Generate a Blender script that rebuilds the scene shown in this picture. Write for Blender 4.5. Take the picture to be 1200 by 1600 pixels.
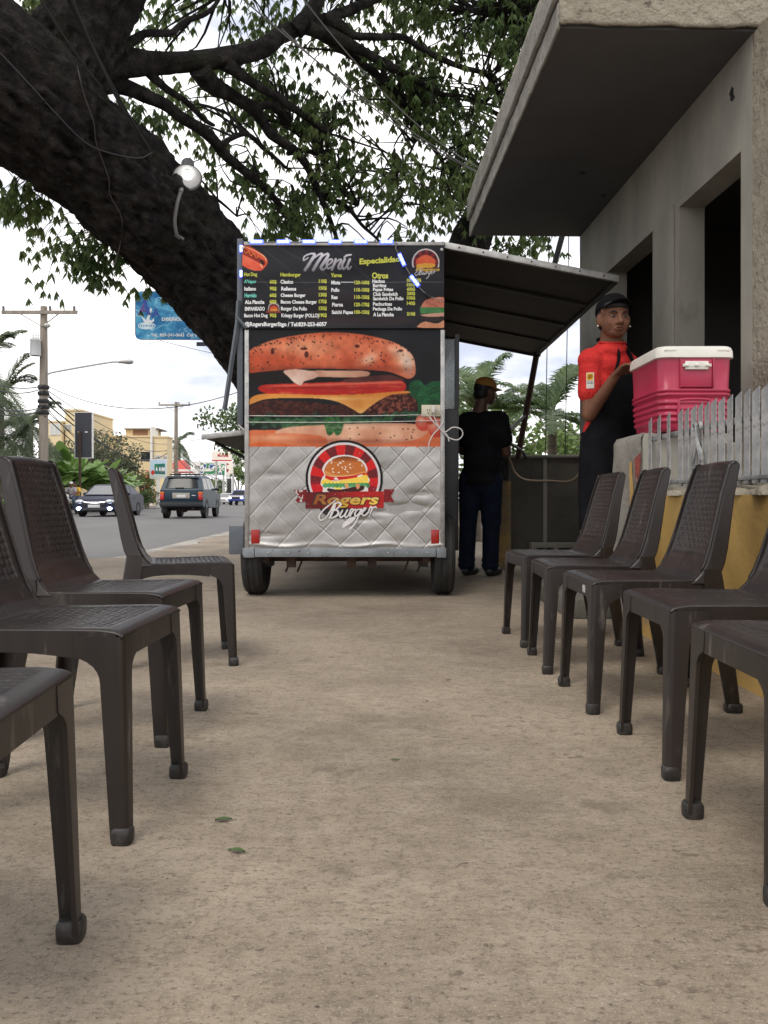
import bpy, bmesh, math, random
import numpy as np
from mathutils import Vector, Matrix
random.seed(7); RNG = np.random.default_rng(7)
for _o in list(bpy.data.objects): bpy.data.objects.remove(_o)
SC = bpy.context.scene
COL = SC.collection
R = math.radians

# ------------------------------------------------------------------ camera
EYE = 0.69; FPX = 1300.0; HOR = 778.0
cam_d = bpy.data.cameras.new('camera'); cam = bpy.data.objects.new('camera', cam_d); COL.objects.link(cam)
cam.location = (0, 0, EYE); cam.rotation_euler = (R(90), 0, 0)
cam_d.sensor_width = 36; cam_d.sensor_fit = 'AUTO'
cam_d.lens = FPX / 1600 * 36; cam_d.shift_y = -(800 - HOR) / 1600
cam_d.clip_start = 0.05; cam_d.clip_end = 2000
SC.camera = cam

# ------------------------------------------------------------------ sky, sun, exposure
SUN_EL, SUN_AZ = R(58), R(205)       # azimuth measured from +Y clockwise
world = bpy.data.worlds.new('World'); SC.world = world; world.use_nodes = True
wn = world.node_tree.nodes; wl = world.node_tree.links; wn.clear()
w_out = wn.new('ShaderNodeOutputWorld'); w_bg = wn.new('ShaderNodeBackground')
w_sky = wn.new('ShaderNodeTexSky'); w_sky.sky_type = 'NISHITA'; w_sky.sun_disc = False
w_sky.sun_elevation = SUN_EL; w_sky.sun_rotation = SUN_AZ; w_sky.dust_density = 3.0
w_tc = wn.new('ShaderNodeTexCoord')
w_map = wn.new('ShaderNodeMapping'); w_map.inputs['Scale'].default_value = (1.0, 1.0, 2.6)
w_map.inputs['Location'].default_value = (0.35, 0.1, 0.42)
w_no = wn.new('ShaderNodeTexNoise'); w_no.inputs['Scale'].default_value = 3.2
w_no.inputs['Detail'].default_value = 7; w_no.inputs['Roughness'].default_value = 0.52
w_cr = wn.new('ShaderNodeValToRGB')
w_cr.color_ramp.elements[0].position = 0.38; w_cr.color_ramp.elements[0].color = (5.6, 6.0, 7.3, 1)
w_cr.color_ramp.elements[1].position = 0.56; w_cr.color_ramp.elements[1].color = (13.6, 13.3, 13.0, 1)
w_mx = wn.new('ShaderNodeMix'); w_mx.data_type = 'RGBA'; w_mx.inputs[0].default_value = 0.90
wl.new(w_tc.outputs['Generated'], w_map.inputs['Vector']); wl.new(w_map.outputs[0], w_no.inputs['Vector'])
wl.new(w_no.outputs['Fac'], w_cr.inputs['Fac'])
wl.new(w_sky.outputs[0], w_mx.inputs[6]); wl.new(w_cr.outputs[0], w_mx.inputs[7])
wl.new(w_mx.outputs[2], w_bg.inputs['Color']); w_bg.inputs['Strength'].default_value = 0.10
wl.new(w_bg.outputs[0], w_out.inputs['Surface'])
sun_d = bpy.data.lights.new('sun', 'SUN'); sun_d.energy = 1.3; sun_d.angle = R(20); sun_d.color = (1.0, 0.95, 0.87)
sun = bpy.data.objects.new('sun', sun_d); COL.objects.link(sun)
_sd = Vector((math.sin(SUN_AZ) * math.cos(SUN_EL), math.cos(SUN_AZ) * math.cos(SUN_EL), math.sin(SUN_EL)))
sun.rotation_euler = (-_sd).to_track_quat('-Z', 'Y').to_euler(); sun.location = (0, 0, 30)
SC.view_settings.view_transform = 'Standard'; SC.view_settings.look = 'None'
SC.view_settings.exposure = 0.48; SC.view_settings.gamma = 1; SC.view_settings.use_curve_mapping = False
SC.render.engine = 'CYCLES'

# ------------------------------------------------------------------ helpers
def srgb(r, g, b):
    f = lambda c: (c / 255 / 12.92) if c / 255 <= 0.04045 else ((c / 255 + 0.055) / 1.055) ** 2.4
    return (f(r), f(g), f(b))

def P(x, y, Y):
    """photo pixel (1200x1600) at depth Y -> world point"""
    return Vector(((x - 600) / FPX * Y, Y, EYE - (y - HOR) / FPX * Y))

def tag(o, label=None, cat=None, group=None, kind=None):
    if label: o['label'] = label
    if cat: o['category'] = cat
    if group: o['group'] = group
    if kind: o['kind'] = kind
    return o

def thing(name, label, cat, loc=(0, 0, 0), rz=0.0, group=None):
    o = bpy.data.objects.new(name, None); COL.objects.link(o)
    o.empty_display_size = 0.1
    o.location = loc; o.rotation_euler = (0, 0, rz)
    return tag(o, label, cat, group)

def wmat(o):
    m = Matrix.Translation(o.location) @ o.rotation_euler.to_matrix().to_4x4() @ Matrix.Diagonal((*o.scale, 1))
    return (wmat(o.parent) @ m) if o.parent else m

def link_mesh(name, me, m, parent=None, world=False):
    o = bpy.data.objects.new(name, me); COL.objects.link(o)
    if m is not None and not me.materials: me.materials.append(m)
    if parent is not None:
        if world: me.transform(wmat(parent).inverted())
        o.parent = parent
    return o

def copy_tree(o, parent=None):
    c = o.copy(); COL.objects.link(c); c.parent = parent
    for ch in list(o.children): copy_tree(ch, c)
    return c

class MB:
    """collects shapes, builds ONE mesh object"""
    def __init__(s): s.v = []; s.f = []
    def add(s, vs, fs, M=None):
        n = len(s.v)
        for p in vs:
            p = Vector(p); s.v.append(tuple(M @ p) if M is not None else tuple(p))
        for f in fs: s.f.append(tuple(i + n for i in f))
        return s
    def hexa(s, x0, x1, y0, y1, z0, z1, M=None):
        vs = [(x0, y0, z0), (x1, y0, z0), (x1, y1, z0), (x0, y1, z0), (x0, y0, z1), (x1, y0, z1), (x1, y1, z1), (x0, y1, z1)]
        return s.add(vs, [(0, 3, 2, 1), (4, 5, 6, 7), (0, 1, 5, 4), (1, 2, 6, 5), (2, 3, 7, 6), (3, 0, 4, 7)], M)
    def loft(s, rings, cap=True, M=None, closed=True):
        n = len(rings[0]); vs = [p for r in rings for p in r]; fs = []
        for i in range(len(rings) - 1):
            for j in range(n if closed else n - 1):
                k = (j + 1) % n
                fs.append((i * n + j, i * n + k, (i + 1) * n + k, (i + 1) * n + j))
        if cap:
            fs.append(tuple(range(n - 1, -1, -1))); b = (len(rings) - 1) * n; fs.append(tuple(range(b, b + n)))
        return s.add(vs, fs, M)
    def tube(s, pts, r, n=8, cap=True, M=None, sq=1.0):
        pts = [Vector(p) for p in pts]; rings = []
        rr = r if isinstance(r, (list, tuple)) else [r] * len(pts)
        up = None
        for i, p in enumerate(pts):
            t = (pts[min(i + 1, len(pts) - 1)] - pts[max(i - 1, 0)])
            t = t.normalized() if t.length > 1e-9 else Vector((0, 0, 1))
            if up is None:
                up = Vector((0, 0, 1)) if abs(t.z) < 0.9 else Vector((1, 0, 0))
            a = t.cross(up)
            if a.length < 1e-6: a = t.cross(Vector((0, 1, 0)))
            a.normalize(); b = a.cross(t).normalized(); up = b
            rings.append([p + (a * math.cos(2 * math.pi * k / n) + b * math.sin(2 * math.pi * k / n) * sq) * rr[i] for k in range(n)])
        return s.loft(rings, cap, M)
    def lathe(s, prof, n=16, M=None, cap=True):
        rings = [[(r * math.cos(2 * math.pi * k / n), r * math.sin(2 * math.pi * k / n), z) for k in range(n)] for r, z in prof]
        return s.loft(rings, cap, M)
    def grid(s, nu, nv, fn, M=None):
        vs = [fn(i / nu, j / nv) for j in range(nv + 1) for i in range(nu + 1)]; w = nu + 1
        fs = [(j * w + i, j * w + i + 1, (j + 1) * w + i + 1, (j + 1) * w + i) for j in range(nv) for i in range(nu)]
        return s.add(vs, fs, M)
    def ball(s, c, r, n=10, M=None):
        c = Vector(c); r = r if isinstance(r, (tuple, list)) else (r, r, r)
        prof = [(max(math.sin(math.pi * i / n), 1e-4), -math.cos(math.pi * i / n)) for i in range(n + 1)]
        rings = [[(c.x + r[0] * q * math.cos(2 * math.pi * k / (2 * n)), c.y + r[1] * q * math.sin(2 * math.pi * k / (2 * n)), c.z + r[2] * z) for k in range(2 * n)] for q, z in prof]
        return s.loft(rings, True, M)
    def prism(s, poly, axis_from, axis_to, fn, M=None):
        """poly 2D points; fn(a,b,t)->3D for t=axis_from / axis_to"""
        return s.loft([[fn(a, b, axis_from) for a, b in poly], [fn(a, b, axis_to) for a, b in poly]], True, M)
    def build(s, name, m, parent=None, world=False, smooth=True, bevel=0.0, seg=2, angle=38, recalc=True, solid=0.0):
        me = bpy.data.meshes.new(name); me.from_pydata(s.v, [], s.f)
        if recalc or bevel or solid:
            bm = bmesh.new(); bm.from_mesh(me)
            if recalc: bmesh.ops.recalc_face_normals(bm, faces=bm.faces)
            if solid:
                bm.normal_update(); fs0 = bm.faces[:]; be = [e for e in bm.edges if len(e.link_faces) == 1]
                nv = {v: bm.verts.new(v.co - v.normal * solid) for v in bm.verts[:]}
                for f in fs0: bm.faces.new([nv[v] for v in reversed(f.verts)])
                for e in be:
                    l = e.link_loops[0]; a, c = l.vert, l.link_loop_next.vert
                    bm.faces.new((c, a, nv[a], nv[c]))
            if bevel:
                es = [e for e in bm.edges if len(e.link_faces) == 2 and e.calc_face_angle(0) > R(25)]
                bmesh.ops.bevel(bm, geom=es, offset=bevel, segments=seg, profile=0.5, affect='EDGES', clamp_overlap=True)
            bm.to_mesh(me); bm.free()
        if smooth:
            me.shade_smooth(); me.set_sharp_from_angle(angle=R(angle))
        return link_mesh(name, me, m, parent, world)

def box(name, m, x0, x1, y0, y1, z0, z1, parent=None, bevel=0.0, world=False, **k):
    return MB().hexa(x0, x1, y0, y1, z0, z1).build(name, m, parent, world, bevel=bevel, **k)

def smooth_path(pts, sub=6):
    pts = [Vector(p) for p in pts]; out = []
    for i in range(len(pts) - 1):
        p0 = pts[max(i - 1, 0)]; p1 = pts[i]; p2 = pts[i + 1]; p3 = pts[min(i + 2, len(pts) - 1)]
        for k in range(sub):
            t = k / sub
            out.append(0.5 * ((2 * p1) + (p2 - p0) * t + (2 * p0 - 5 * p1 + 4 * p2 - p3) * t * t + (3 * p1 - p0 - 3 * p2 + p3) * t ** 3))
    out.append(pts[-1]); return out

def lerp_list(vals, n):
    return list(np.interp(np.linspace(0, len(vals) - 1, n), range(len(vals)), vals))

def sag(a, b, d, n=14):
    a = Vector(a); b = Vector(b)
    return [a.lerp(b, i / n) + Vector((0, 0, -4 * d * (i / n) * (1 - i / n))) for i in range(n + 1)]

# ------------------------------------------------------------------ materials (all procedural)
MATS = {}
def mat(name, c, rough=0.6, metal=0.0, c2=None, nscale=6.0, ramp=(0.35, 0.65), bump=0.0, bscale=40.0, bdist=0.01,
        c3=None, n3=60.0, ramp3=(0.6, 0.7), f3=1.0, emit=None, estr=0.0, alpha=None, trans=0.0, stretch=None, spec=None, rvar=0.0, coat=0.0, bdetail=4.0, transl=0.0, objrand=False):
    if name in MATS: return MATS[name]
    m = bpy.data.materials.new(name); m.use_nodes = True; MATS[name] = m
    nt = m.node_tree; N = nt.nodes; L = nt.links; b = N['Principled BSDF']; o = N['Material Output']
    b.inputs['Base Color'].default_value = (*c, 1); b.inputs['Roughness'].default_value = rough; b.inputs['Metallic'].default_value = metal
    if spec is not None: b.inputs['Specular IOR Level'].default_value = spec
    if coat: b.inputs['Coat Weight'].default_value = coat
    tc = N.new('ShaderNodeTexCoord'); vec = tc.outputs['Object']
    if objrand:
        oi = N.new('ShaderNodeObjectInfo'); sm = N.new('ShaderNodeMath'); sm.operation = 'MULTIPLY'; sm.inputs[1].default_value = 37.0; L.new(oi.outputs['Random'], sm.inputs[0])
        va = N.new('ShaderNodeVectorMath'); va.operation = 'ADD'; L.new(vec, va.inputs[0]); L.new(sm.outputs[0], va.inputs[1]); vec = va.outputs[0]
    if stretch:
        mp = N.new('ShaderNodeMapping'); mp.inputs['Scale'].default_value = stretch; L.new(vec, mp.inputs['Vector']); vec = mp.outputs[0]
    def noise(sc, det=5.0, ro=0.6):
        n = N.new('ShaderNodeTexNoise'); n.inputs['Scale'].default_value = sc; n.inputs['Detail'].default_value = det
        n.inputs['Roughness'].default_value = ro; L.new(vec, n.inputs['Vector']); return n
    def ramp_(src, lo, hi):
        r = N.new('ShaderNodeMapRange'); r.inputs['From Min'].default_value = lo; r.inputs['From Max'].default_value = hi
        L.new(src, r.inputs['Value']); return r.outputs[0]
    colsock = None
    if c2 is not None:
        n = noise(nscale); f = ramp_(n.outputs['Fac'], *ramp)
        mx = N.new('ShaderNodeMix'); mx.data_type = 'RGBA'; L.new(f, mx.inputs[0])
        mx.inputs[6].default_value = (*c, 1); mx.inputs[7].default_value = (*c2, 1); colsock = mx.outputs[2]
        if rvar:
            r2 = N.new('ShaderNodeMapRange'); r2.inputs['To Min'].default_value = rough - rvar; r2.inputs['To Max'].default_value = rough + rvar
            L.new(n.outputs['Fac'], r2.inputs['Value']); L.new(r2.outputs[0], b.inputs['Roughness'])
    if c3 is not None:
        n = noise(n3, 4.0, 0.65); f = ramp_(n.outputs['Fac'], *ramp3)
        mu = N.new('ShaderNodeMath'); mu.operation = 'MULTIPLY'; mu.inputs[1].default_value = f3; L.new(f, mu.inputs[0])
        mx = N.new('ShaderNodeMix'); mx.data_type = 'RGBA'; L.new(mu.outputs[0], mx.inputs[0])
        if colsock is not None: L.new(colsock, mx.inputs[6])
        else: mx.inputs[6].default_value = (*c, 1)
        mx.inputs[7].default_value = (*c3, 1); colsock = mx.outputs[2]
    if colsock is not None: L.new(colsock, b.inputs['Base Color'])
    if bump:
        n = noise(bscale, bdetail, 0.62); bp = N.new('ShaderNodeBump'); bp.inputs['Strength'].default_value = bump; bp.inputs['Distance'].default_value = bdist
        L.new(n.outputs['Fac'], bp.inputs['Height']); L.new(bp.outputs[0], b.inputs['Normal'])
    if emit is not None:
        b.inputs['Emission Color'].default_value = (*emit, 1); b.inputs['Emission Strength'].default_value = estr
    if trans: b.inputs['Transmission Weight'].default_value = trans
    if alpha is not None: b.inputs['Alpha'].default_value = alpha
    if transl:
        t = N.new('ShaderNodeBsdfTranslucent'); ms = N.new('ShaderNodeMixShader'); ms.inputs[0].default_value = transl
        if colsock is not None: L.new(colsock, t.inputs['Color'])
        else: t.inputs['Color'].default_value = (*c, 1)
        L.new(b.outputs[0], ms.inputs[1]); L.new(t.outputs[0], ms.inputs[2]); L.new(ms.outputs[0], o.inputs['Surface'])
    return m

def mat_print(name, rough=0.4, bump=0.0, dirt=0.0):
    if name in MATS: return MATS[name]
    m = bpy.data.materials.new(name); m.use_nodes = True; MATS[name] = m
    N = m.node_tree.nodes; L = m.node_tree.links; b = N['Principled BSDF']
    a = N.new('ShaderNodeAttribute'); a.attribute_name = 'ink'; L.new(a.outputs['Color'], b.inputs['Base Color'])
    b.inputs['Roughness'].default_value = rough; b.inputs['Specular IOR Level'].default_value = 0.22
    if bump:
        tc = N.new('ShaderNodeTexCoord'); n = N.new('ShaderNodeTexNoise'); n.inputs['Scale'].default_value = 5; n.inputs['Detail'].default_value = 3
        bp = N.new('ShaderNodeBump'); bp.inputs['Strength'].default_value = bump; bp.inputs['Distance'].default_value = 0.03
        L.new(tc.outputs['Object'], n.inputs['Vector']); L.new(n.outputs['Fac'], bp.inputs['Height']); L.new(bp.outputs[0], b.inputs['Normal'])
    return m

# ------------------------------------------------------------------ flat print (poster ink as a vertex colour layer)
def lin(c):
    c = np.asarray(c, float); return np.where(c <= 0.04045, c / 12.92, ((c + 0.055) / 1.055) ** 2.4)

def crom(pts, sub=6, closed=True):
    p = np.asarray(pts, float); n = len(p); out = []
    rng = range(n) if closed else range(n - 1)
    for i in rng:
        if closed: a, b, c, d = p[(i - 1) % n], p[i], p[(i + 1) % n], p[(i + 2) % n]
        else: a, b, c, d = p[max(i - 1, 0)], p[i], p[i + 1], p[min(i + 2, n - 1)]
        for k in range(sub):
            t = k / sub
            out.append(0.5 * (2 * b + (c - a) * t + (2 * a - 5 * b + 4 * c - d) * t * t + (3 * b - a - 3 * c + d) * t ** 3))
    if not closed: out.append(p[-1])
    return np.array(out)

class Ink:
    def __init__(s, x0, y0, x1, y1, res, bg, alpha=1.0):
        s.nx = max(2, int(round((x1 - x0) / res)) + 1); s.ny = max(2, int(round((y1 - y0) / res)) + 1)
        s.X, s.Y = np.meshgrid(np.linspace(x0, x1, s.nx), np.linspace(y0, y1, s.ny))
        s.C = np.zeros((s.ny, s.nx, 3)); s.C[:] = np.array(bg) / 255; s.A = np.full((s.ny, s.nx), float(alpha))
    def noise(s, sx, sy=None, seed=0, octs=3):
        sy = sy or sx; tot = np.zeros_like(s.X); amp = 1.0; den = 0
        for o in range(octs):
            g = np.random.default_rng(seed * 31 + o + 5).random((97, 97))
            u = s.X / sx * 2 ** o + 13.7; v = s.Y / sy * 2 ** o + 5.1
            iu = np.floor(u).astype(int); iv = np.floor(v).astype(int); fu = u - iu; fv = v - iv
            fu = fu * fu * (3 - 2 * fu); fv = fv * fv * (3 - 2 * fv)
            G = lambda a, b: g[b % 97, a % 97]
            tot += amp * ((G(iu, iv) * (1 - fu) + G(iu + 1, iv) * fu) * (1 - fv) + (G(iu, iv + 1) * (1 - fu) + G(iu + 1, iv + 1) * fu) * fv)
            den += amp; amp *= 0.5
        return tot / den
    def inside(s, pts):
        p = np.asarray(pts, float); m = np.zeros(s.X.shape, bool)
        x0, y0 = p.min(0); x1, y1 = p.max(0)
        sel = (s.X >= x0) & (s.X <= x1) & (s.Y >= y0) & (s.Y <= y1)
        X = s.X[sel]; Y = s.Y[sel]; r = np.zeros(X.shape, bool); j = len(p) - 1
        for i in range(len(p)):
            xi, yi = p[i]; xj, yj = p[j]
            if yi != yj:
                c = ((yi > Y) != (yj > Y)) & (X < (xj - xi) * (Y - yi) / (yj - yi) + xi); r ^= c
            j = i
        m[sel] = r; return m
    def put(s, m, c, c2=None, f=None, a=1.0, alpha=1.0):
        c = np.array(c, float) / 255
        col = c[None, :] if c2 is None else c[None, :] * (1 - f[m][:, None]) + (np.array(c2, float) / 255)[None, :] * f[m][:, None]
        s.C[m] = s.C[m] * (1 - a) + col * a; s.A[m] = alpha
    def poly(s, pts, c, c2=None, f=None, smooth=True, a=1.0, clip=None):
        m = s.inside(crom(pts) if smooth else pts)
        if clip is not None: m &= clip
        s.put(m, c, c2, f, a); return m
    def ell(s, cx, cy, rx, ry, c, c2=None, f=None, ang=0.0, a=1.0, clip=None):
        ca, sa = math.cos(ang), math.sin(ang); dx = s.X - cx; dy = s.Y - cy
        m = ((dx * ca + dy * sa) / rx) ** 2 + ((-dx * sa + dy * ca) / ry) ** 2 <= 1
        if clip is not None: m &= clip
        s.put(m, c, c2, f, a); return m
    def glow(s, cx, cy, rx, ry, c, a=1.0, clip=None, ang=0.0):
        ca, sa = math.cos(ang), math.sin(ang); dx = s.X - cx; dy = s.Y - cy
        k = a * np.exp(-((dx * ca + dy * sa) / rx) ** 2 - ((-dx * sa + dy * ca) / ry) ** 2)
        if clip is not None: k = k * clip
        s.C = s.C * (1 - k[..., None]) + np.array(c, float) / 255 * k[..., None]
    def stroke(s, pts, w, c, smooth=True, a=1.0, c2=None, f=None):
        p = crom(pts, 8, False) if smooth else np.asarray(pts, float)
        ws = np.interp(np.linspace(0, 1, len(p)), np.linspace(0, 1, len(w)), w) if isinstance(w, (list, tuple)) else np.full(len(p), w)
        m = np.zeros(s.X.shape, bool); W = ws.max()
        sel = (s.X > p[:, 0].min() - W) & (s.X < p[:, 0].max() + W) & (s.Y > p[:, 1].min() - W) & (s.Y < p[:, 1].max() + W)
        X = s.X[sel]; Y = s.Y[sel]; r = np.zeros(X.shape, bool)
        for i in range(len(p) - 1):
            a0 = p[i]; d = p[i + 1] - a0; l = max(d @ d, 1e-9)
            t = np.clip(((X - a0[0]) * d[0] + (Y - a0[1]) * d[1]) / l, 0, 1)
            r |= np.hypot(X - a0[0] - t * d[0], Y - a0[1] - t * d[1]) <= (ws[i] + (ws[i + 1] - ws[i]) * t) / 2
        m[sel] = r; s.put(m, c, c2, f, a); return m
    def mesh(s, name, mp, m, parent=None, world=True, rough=0.4):
        P3 = np.stack(mp(s.X, s.Y), -1).reshape(-1, 3)
        idx = np.arange(s.nx * s.ny).reshape(s.ny, s.nx)
        q = np.stack([idx[:-1, :-1], idx[1:, :-1], idx[1:, 1:], idx[:-1, 1:]], -1).reshape(-1, 4)
        keep = (s.A.reshape(-1)[q].min(1) > 0.5); q = q[keep]
        used = np.unique(q); re = np.full(s.nx * s.ny, -1); re[used] = np.arange(len(used)); q = re[q]
        me = bpy.data.meshes.new(name); me.vertices.add(len(used)); me.vertices.foreach_set('co', P3[used].ravel())
        me.loops.add(q.size); me.loops.foreach_set('vertex_index', q.ravel().astype(np.int32))
        me.polygons.add(len(q)); me.polygons.foreach_set('loop_start', np.arange(0, q.size, 4, dtype=np.int32))
        me.update(calc_edges=True); me.validate()
        at = me.color_attributes.new('ink', 'FLOAT_COLOR', 'POINT')
        cc = np.ones((len(used), 4), np.float32); cc[:, :3] = lin(np.clip(s.C, 0, 1)).reshape(-1, 3)[used]
        at.data.foreach_set('color', cc.ravel())
        return link_mesh(name, me, m, parent, world)

# ------------------------------------------------------------------ lettering
def text_raw(body, shear=0.0, bold=0.0):
    cu = bpy.data.curves.new('txt', 'FONT'); cu.body = body; cu.size = 1.0; cu.shear = shear; cu.offset = bold; cu.resolution_u = 3
    ob = bpy.data.objects.new('txt', cu); COL.objects.link(ob)
    me = bpy.data.meshes.new_from_object(ob)
    v = np.zeros(len(me.vertices) * 3); me.vertices.foreach_get('co', v); v = v.reshape(-1, 3)
    f = [tuple(p.vertices) for p in me.polygons]
    bpy.data.objects.remove(ob); bpy.data.curves.remove(cu); bpy.data.meshes.remove(me)
    return v, f

def lettering(name, items, mp, m, parent, world=True, shear=0.0, bold=0.03, ink=None):
    """items: (text, x0, x1, ytop, ybot[, slope]) in picture pixels of the flat thing; mp maps pixels to world"""
    if len(items) > 1: return [lettering(name, [it], mp, m, parent, world, shear, bold, ink) for it in items]
    V = []; F = []
    for it in items:
        t, x0, x1, yt, yb = it[:5]; sl = it[5] if len(it) > 5 else 0
        v, f = text_raw(t, shear, bold)
        if len(v) == 0: continue
        lo = v.min(0); hi = v.max(0)
        px = x0 + (v[:, 0] - lo[0]) / max(hi[0] - lo[0], 1e-6) * (x1 - x0)
        py = yb - (v[:, 1] - lo[1]) / max(hi[1] - lo[1], 1e-6) * (yb - yt) - sl * (px - x0)
        n = len(V); X, Y, Z = mp(px, py)
        V += list(zip(X, Y, Z)); F += [tuple(i + n for i in q) for q in f]
    me = bpy.data.meshes.new(name); me.from_pydata(V, [], F)
    bm = bmesh.new(); bm.from_mesh(me); bm.normal_update()
    bm.to_mesh(me); bm.free()
    if ink is not None:
        at = me.color_attributes.new('ink', 'FLOAT_COLOR', 'POINT'); cs = ink(np.array(V))
        at.data.foreach_set('color', np.concatenate([cs, np.ones((len(V), 1))], 1).astype(np.float32).ravel())
    return link_mesh(name, me, m, parent, world)

# ------------------------------------------------------------------ soft bodies: overlapping capsules melted into one skin
def melt(name, prims, voxel, m, parent=None, smooth=6, world=False):
    mb = MB()
    for p in prims:
        if p[0] == 'c':
            _, a, ra, b, rb = p; a = Vector(a); b = Vector(b); n = 8
            pts = []; rad = []; d = (b - a); L = max(d.length, 1e-5); d /= L
            for i in range(5):
                th = math.pi / 2 * (1 - i / 4); pts.append(a - d * ra * math.sin(th)); rad.append(max(ra * math.cos(th), ra * 0.06))
            for i in range(1, n): pts.append(a.lerp(b, i / n)); rad.append(ra + (rb - ra) * i / n)
            for i in range(5):
                th = math.pi / 2 * i / 4; pts.append(b + d * rb * math.sin(th)); rad.append(max(rb * math.cos(th), rb * 0.06))
            mb.tube(pts, rad, 14)
        elif p[0] == 'e':
            _, c, r = p[:3]; M = Matrix.Translation(Vector(c)) @ (p[3].to_4x4() if len(p) > 3 else Matrix())
            mb.ball((0, 0, 0), tuple(r), 9, M)
    me = bpy.data.meshes.new('tmp'); me.from_pydata(mb.v, [], mb.f)
    bm = bmesh.new(); bm.from_mesh(me); bmesh.ops.recalc_face_normals(bm, faces=bm.faces); bm.to_mesh(me); bm.free()
    ob = bpy.data.objects.new('tmp', me); COL.objects.link(ob)
    r = ob.modifiers.new('r', 'REMESH'); r.mode = 'VOXEL'; r.voxel_size = voxel
    s = ob.modifiers.new('s', 'SMOOTH'); s.factor = 0.5; s.iterations = smooth
    dg = bpy.context.evaluated_depsgraph_get(); dg.update()
    out = bpy.data.meshes.new_from_object(ob.evaluated_get(dg)); out.name = name
    bpy.data.objects.remove(ob); bpy.data.meshes.remove(me)
    out.shade_smooth()
    return link_mesh(name, out, m, parent, world)
# ================================================================== materials
def make_concrete():
    m = bpy.data.materials.new('pavement_concrete'); m.use_nodes = True
    nt = m.node_tree; N = nt.nodes; L = nt.links; b = N['Principled BSDF']; tc = N.new('ShaderNodeTexCoord')
    def noise(sc, det, ro, st=(1, 1, 1), loc=(0, 0, 0)):
        mp = N.new('ShaderNodeMapping'); mp.inputs['Scale'].default_value = st; mp.inputs['Location'].default_value = loc; L.new(tc.outputs['Object'], mp.inputs['Vector'])
        n = N.new('ShaderNodeTexNoise'); n.inputs['Scale'].default_value = sc; n.inputs['Detail'].default_value = det; n.inputs['Roughness'].default_value = ro
        L.new(mp.outputs[0], n.inputs['Vector']); return n.outputs['Fac']
    def mr(v, lo, hi, a=0.0, c=1.0):
        r = N.new('ShaderNodeMapRange'); r.inputs[1].default_value = lo; r.inputs[2].default_value = hi; r.inputs[3].default_value = a; r.inputs[4].default_value = c; L.new(v, r.inputs[0]); return r.outputs[0]
    def mixc(f, ca, cb):
        x = N.new('ShaderNodeMix'); x.data_type = 'RGBA'; L.new(f, x.inputs[0])
        for i, c in ((6, ca), (7, cb)):
            if isinstance(c, tuple): x.inputs[i].default_value = (*c, 1)
            else: L.new(c, x.inputs[i])
        return x.outputs[2]
    broad = mixc(mr(noise(0.75, 6, 0.62), 0.40, 0.60), (0.355, 0.290, 0.215), (0.205, 0.164, 0.120))
    mid = mixc(mr(noise(7, 5, 0.7, (0.8, 1.3, 1), (3, 1, 0)), 0.42, 0.72, 0, 0.55), broad, (0.40, 0.335, 0.265))
    rub = mixc(mr(noise(26, 6, 0.8, (0.9, 1.1, 1)), 0.47, 0.70, 0, 0.75), mid, (0.140, 0.110, 0.082))
    pits = mixc(mr(noise(90, 6, 0.8, (0.85, 1.0, 1), (1, 2, 0)), 0.52, 0.66, 0, 0.95), rub, (0.090, 0.070, 0.054))
    specks = mixc(mr(noise(240, 2, 0.6), 0.58, 0.70, 0, 0.7), pits, (0.46, 0.40, 0.33))
    blot = mixc(mr(noise(5.0, 4, 0.6, (1, 1, 1), (7, 4, 0)), 0.63, 0.72, 0, 0.5), specks, (0.12, 0.092, 0.068))
    L.new(blot, b.inputs['Base Color']); b.inputs['Roughness'].default_value = 0.88; b.inputs['Specular IOR Level'].default_value = 0.3
    hs = N.new('ShaderNodeMath'); hs.operation = 'ADD'; L.new(noise(60, 6, 0.75, (0.6, 1.2, 1)), hs.inputs[0]); L.new(mr(noise(9, 4, 0.6), 0, 1, 0, 1.6), hs.inputs[1])
    bp = N.new('ShaderNodeBump'); bp.inputs['Strength'].default_value = 0.75; bp.inputs['Distance'].default_value = 0.007; L.new(hs.outputs[0], bp.inputs['Height']); L.new(bp.outputs[0], b.inputs['Normal'])
    return m
M_conc = make_concrete()
M_asph = mat('asphalt', (0.105, 0.100, 0.098), 0.8, c2=(0.135, 0.128, 0.122), nscale=0.5, bump=0.25, bscale=60, bdist=0.01, stretch=(1, 0.25, 1))
M_gutter = mat('gutter_concrete', (0.36, 0.33, 0.29), 0.9, c2=(0.17, 0.155, 0.14), nscale=2.2, ramp=(0.42, 0.62), bump=0.8, bscale=14, bdist=0.03)
M_soil = mat('soil', (0.16, 0.13, 0.09), 0.95, c2=(0.08, 0.11, 0.04), nscale=0.6, bump=0.5, bscale=12, bdist=0.05)
M_bark = mat('bark', (0.017, 0.015, 0.0155), 0.92, c2=(0.062, 0.054, 0.050), nscale=9, ramp=(0.40, 0.70), spec=0.2, c3=(0.034, 0.040, 0.020), n3=2.2, ramp3=(0.56, 0.7), f3=0.45,
             bump=1.0, bscale=16, bdist=0.10, bdetail=10)
M_leaf = mat('tree_leaf', (0.075, 0.130, 0.042), 0.5, c2=(0.19, 0.25, 0.085), nscale=1.6, transl=0.55)
M_palm = mat('palm_leaf', (0.065, 0.125, 0.032), 0.42, c2=(0.13, 0.19, 0.055), nscale=2.0, transl=0.3)
M_palm2 = mat('palm_leaf_dusty', (0.05, 0.082, 0.032), 0.5, c2=(0.10, 0.125, 0.055), nscale=1.5, transl=0.25)
M_banana = mat('banana_leaf', (0.15, 0.27, 0.06), 0.42, c2=(0.24, 0.36, 0.11), nscale=1.2, transl=0.3)
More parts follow.
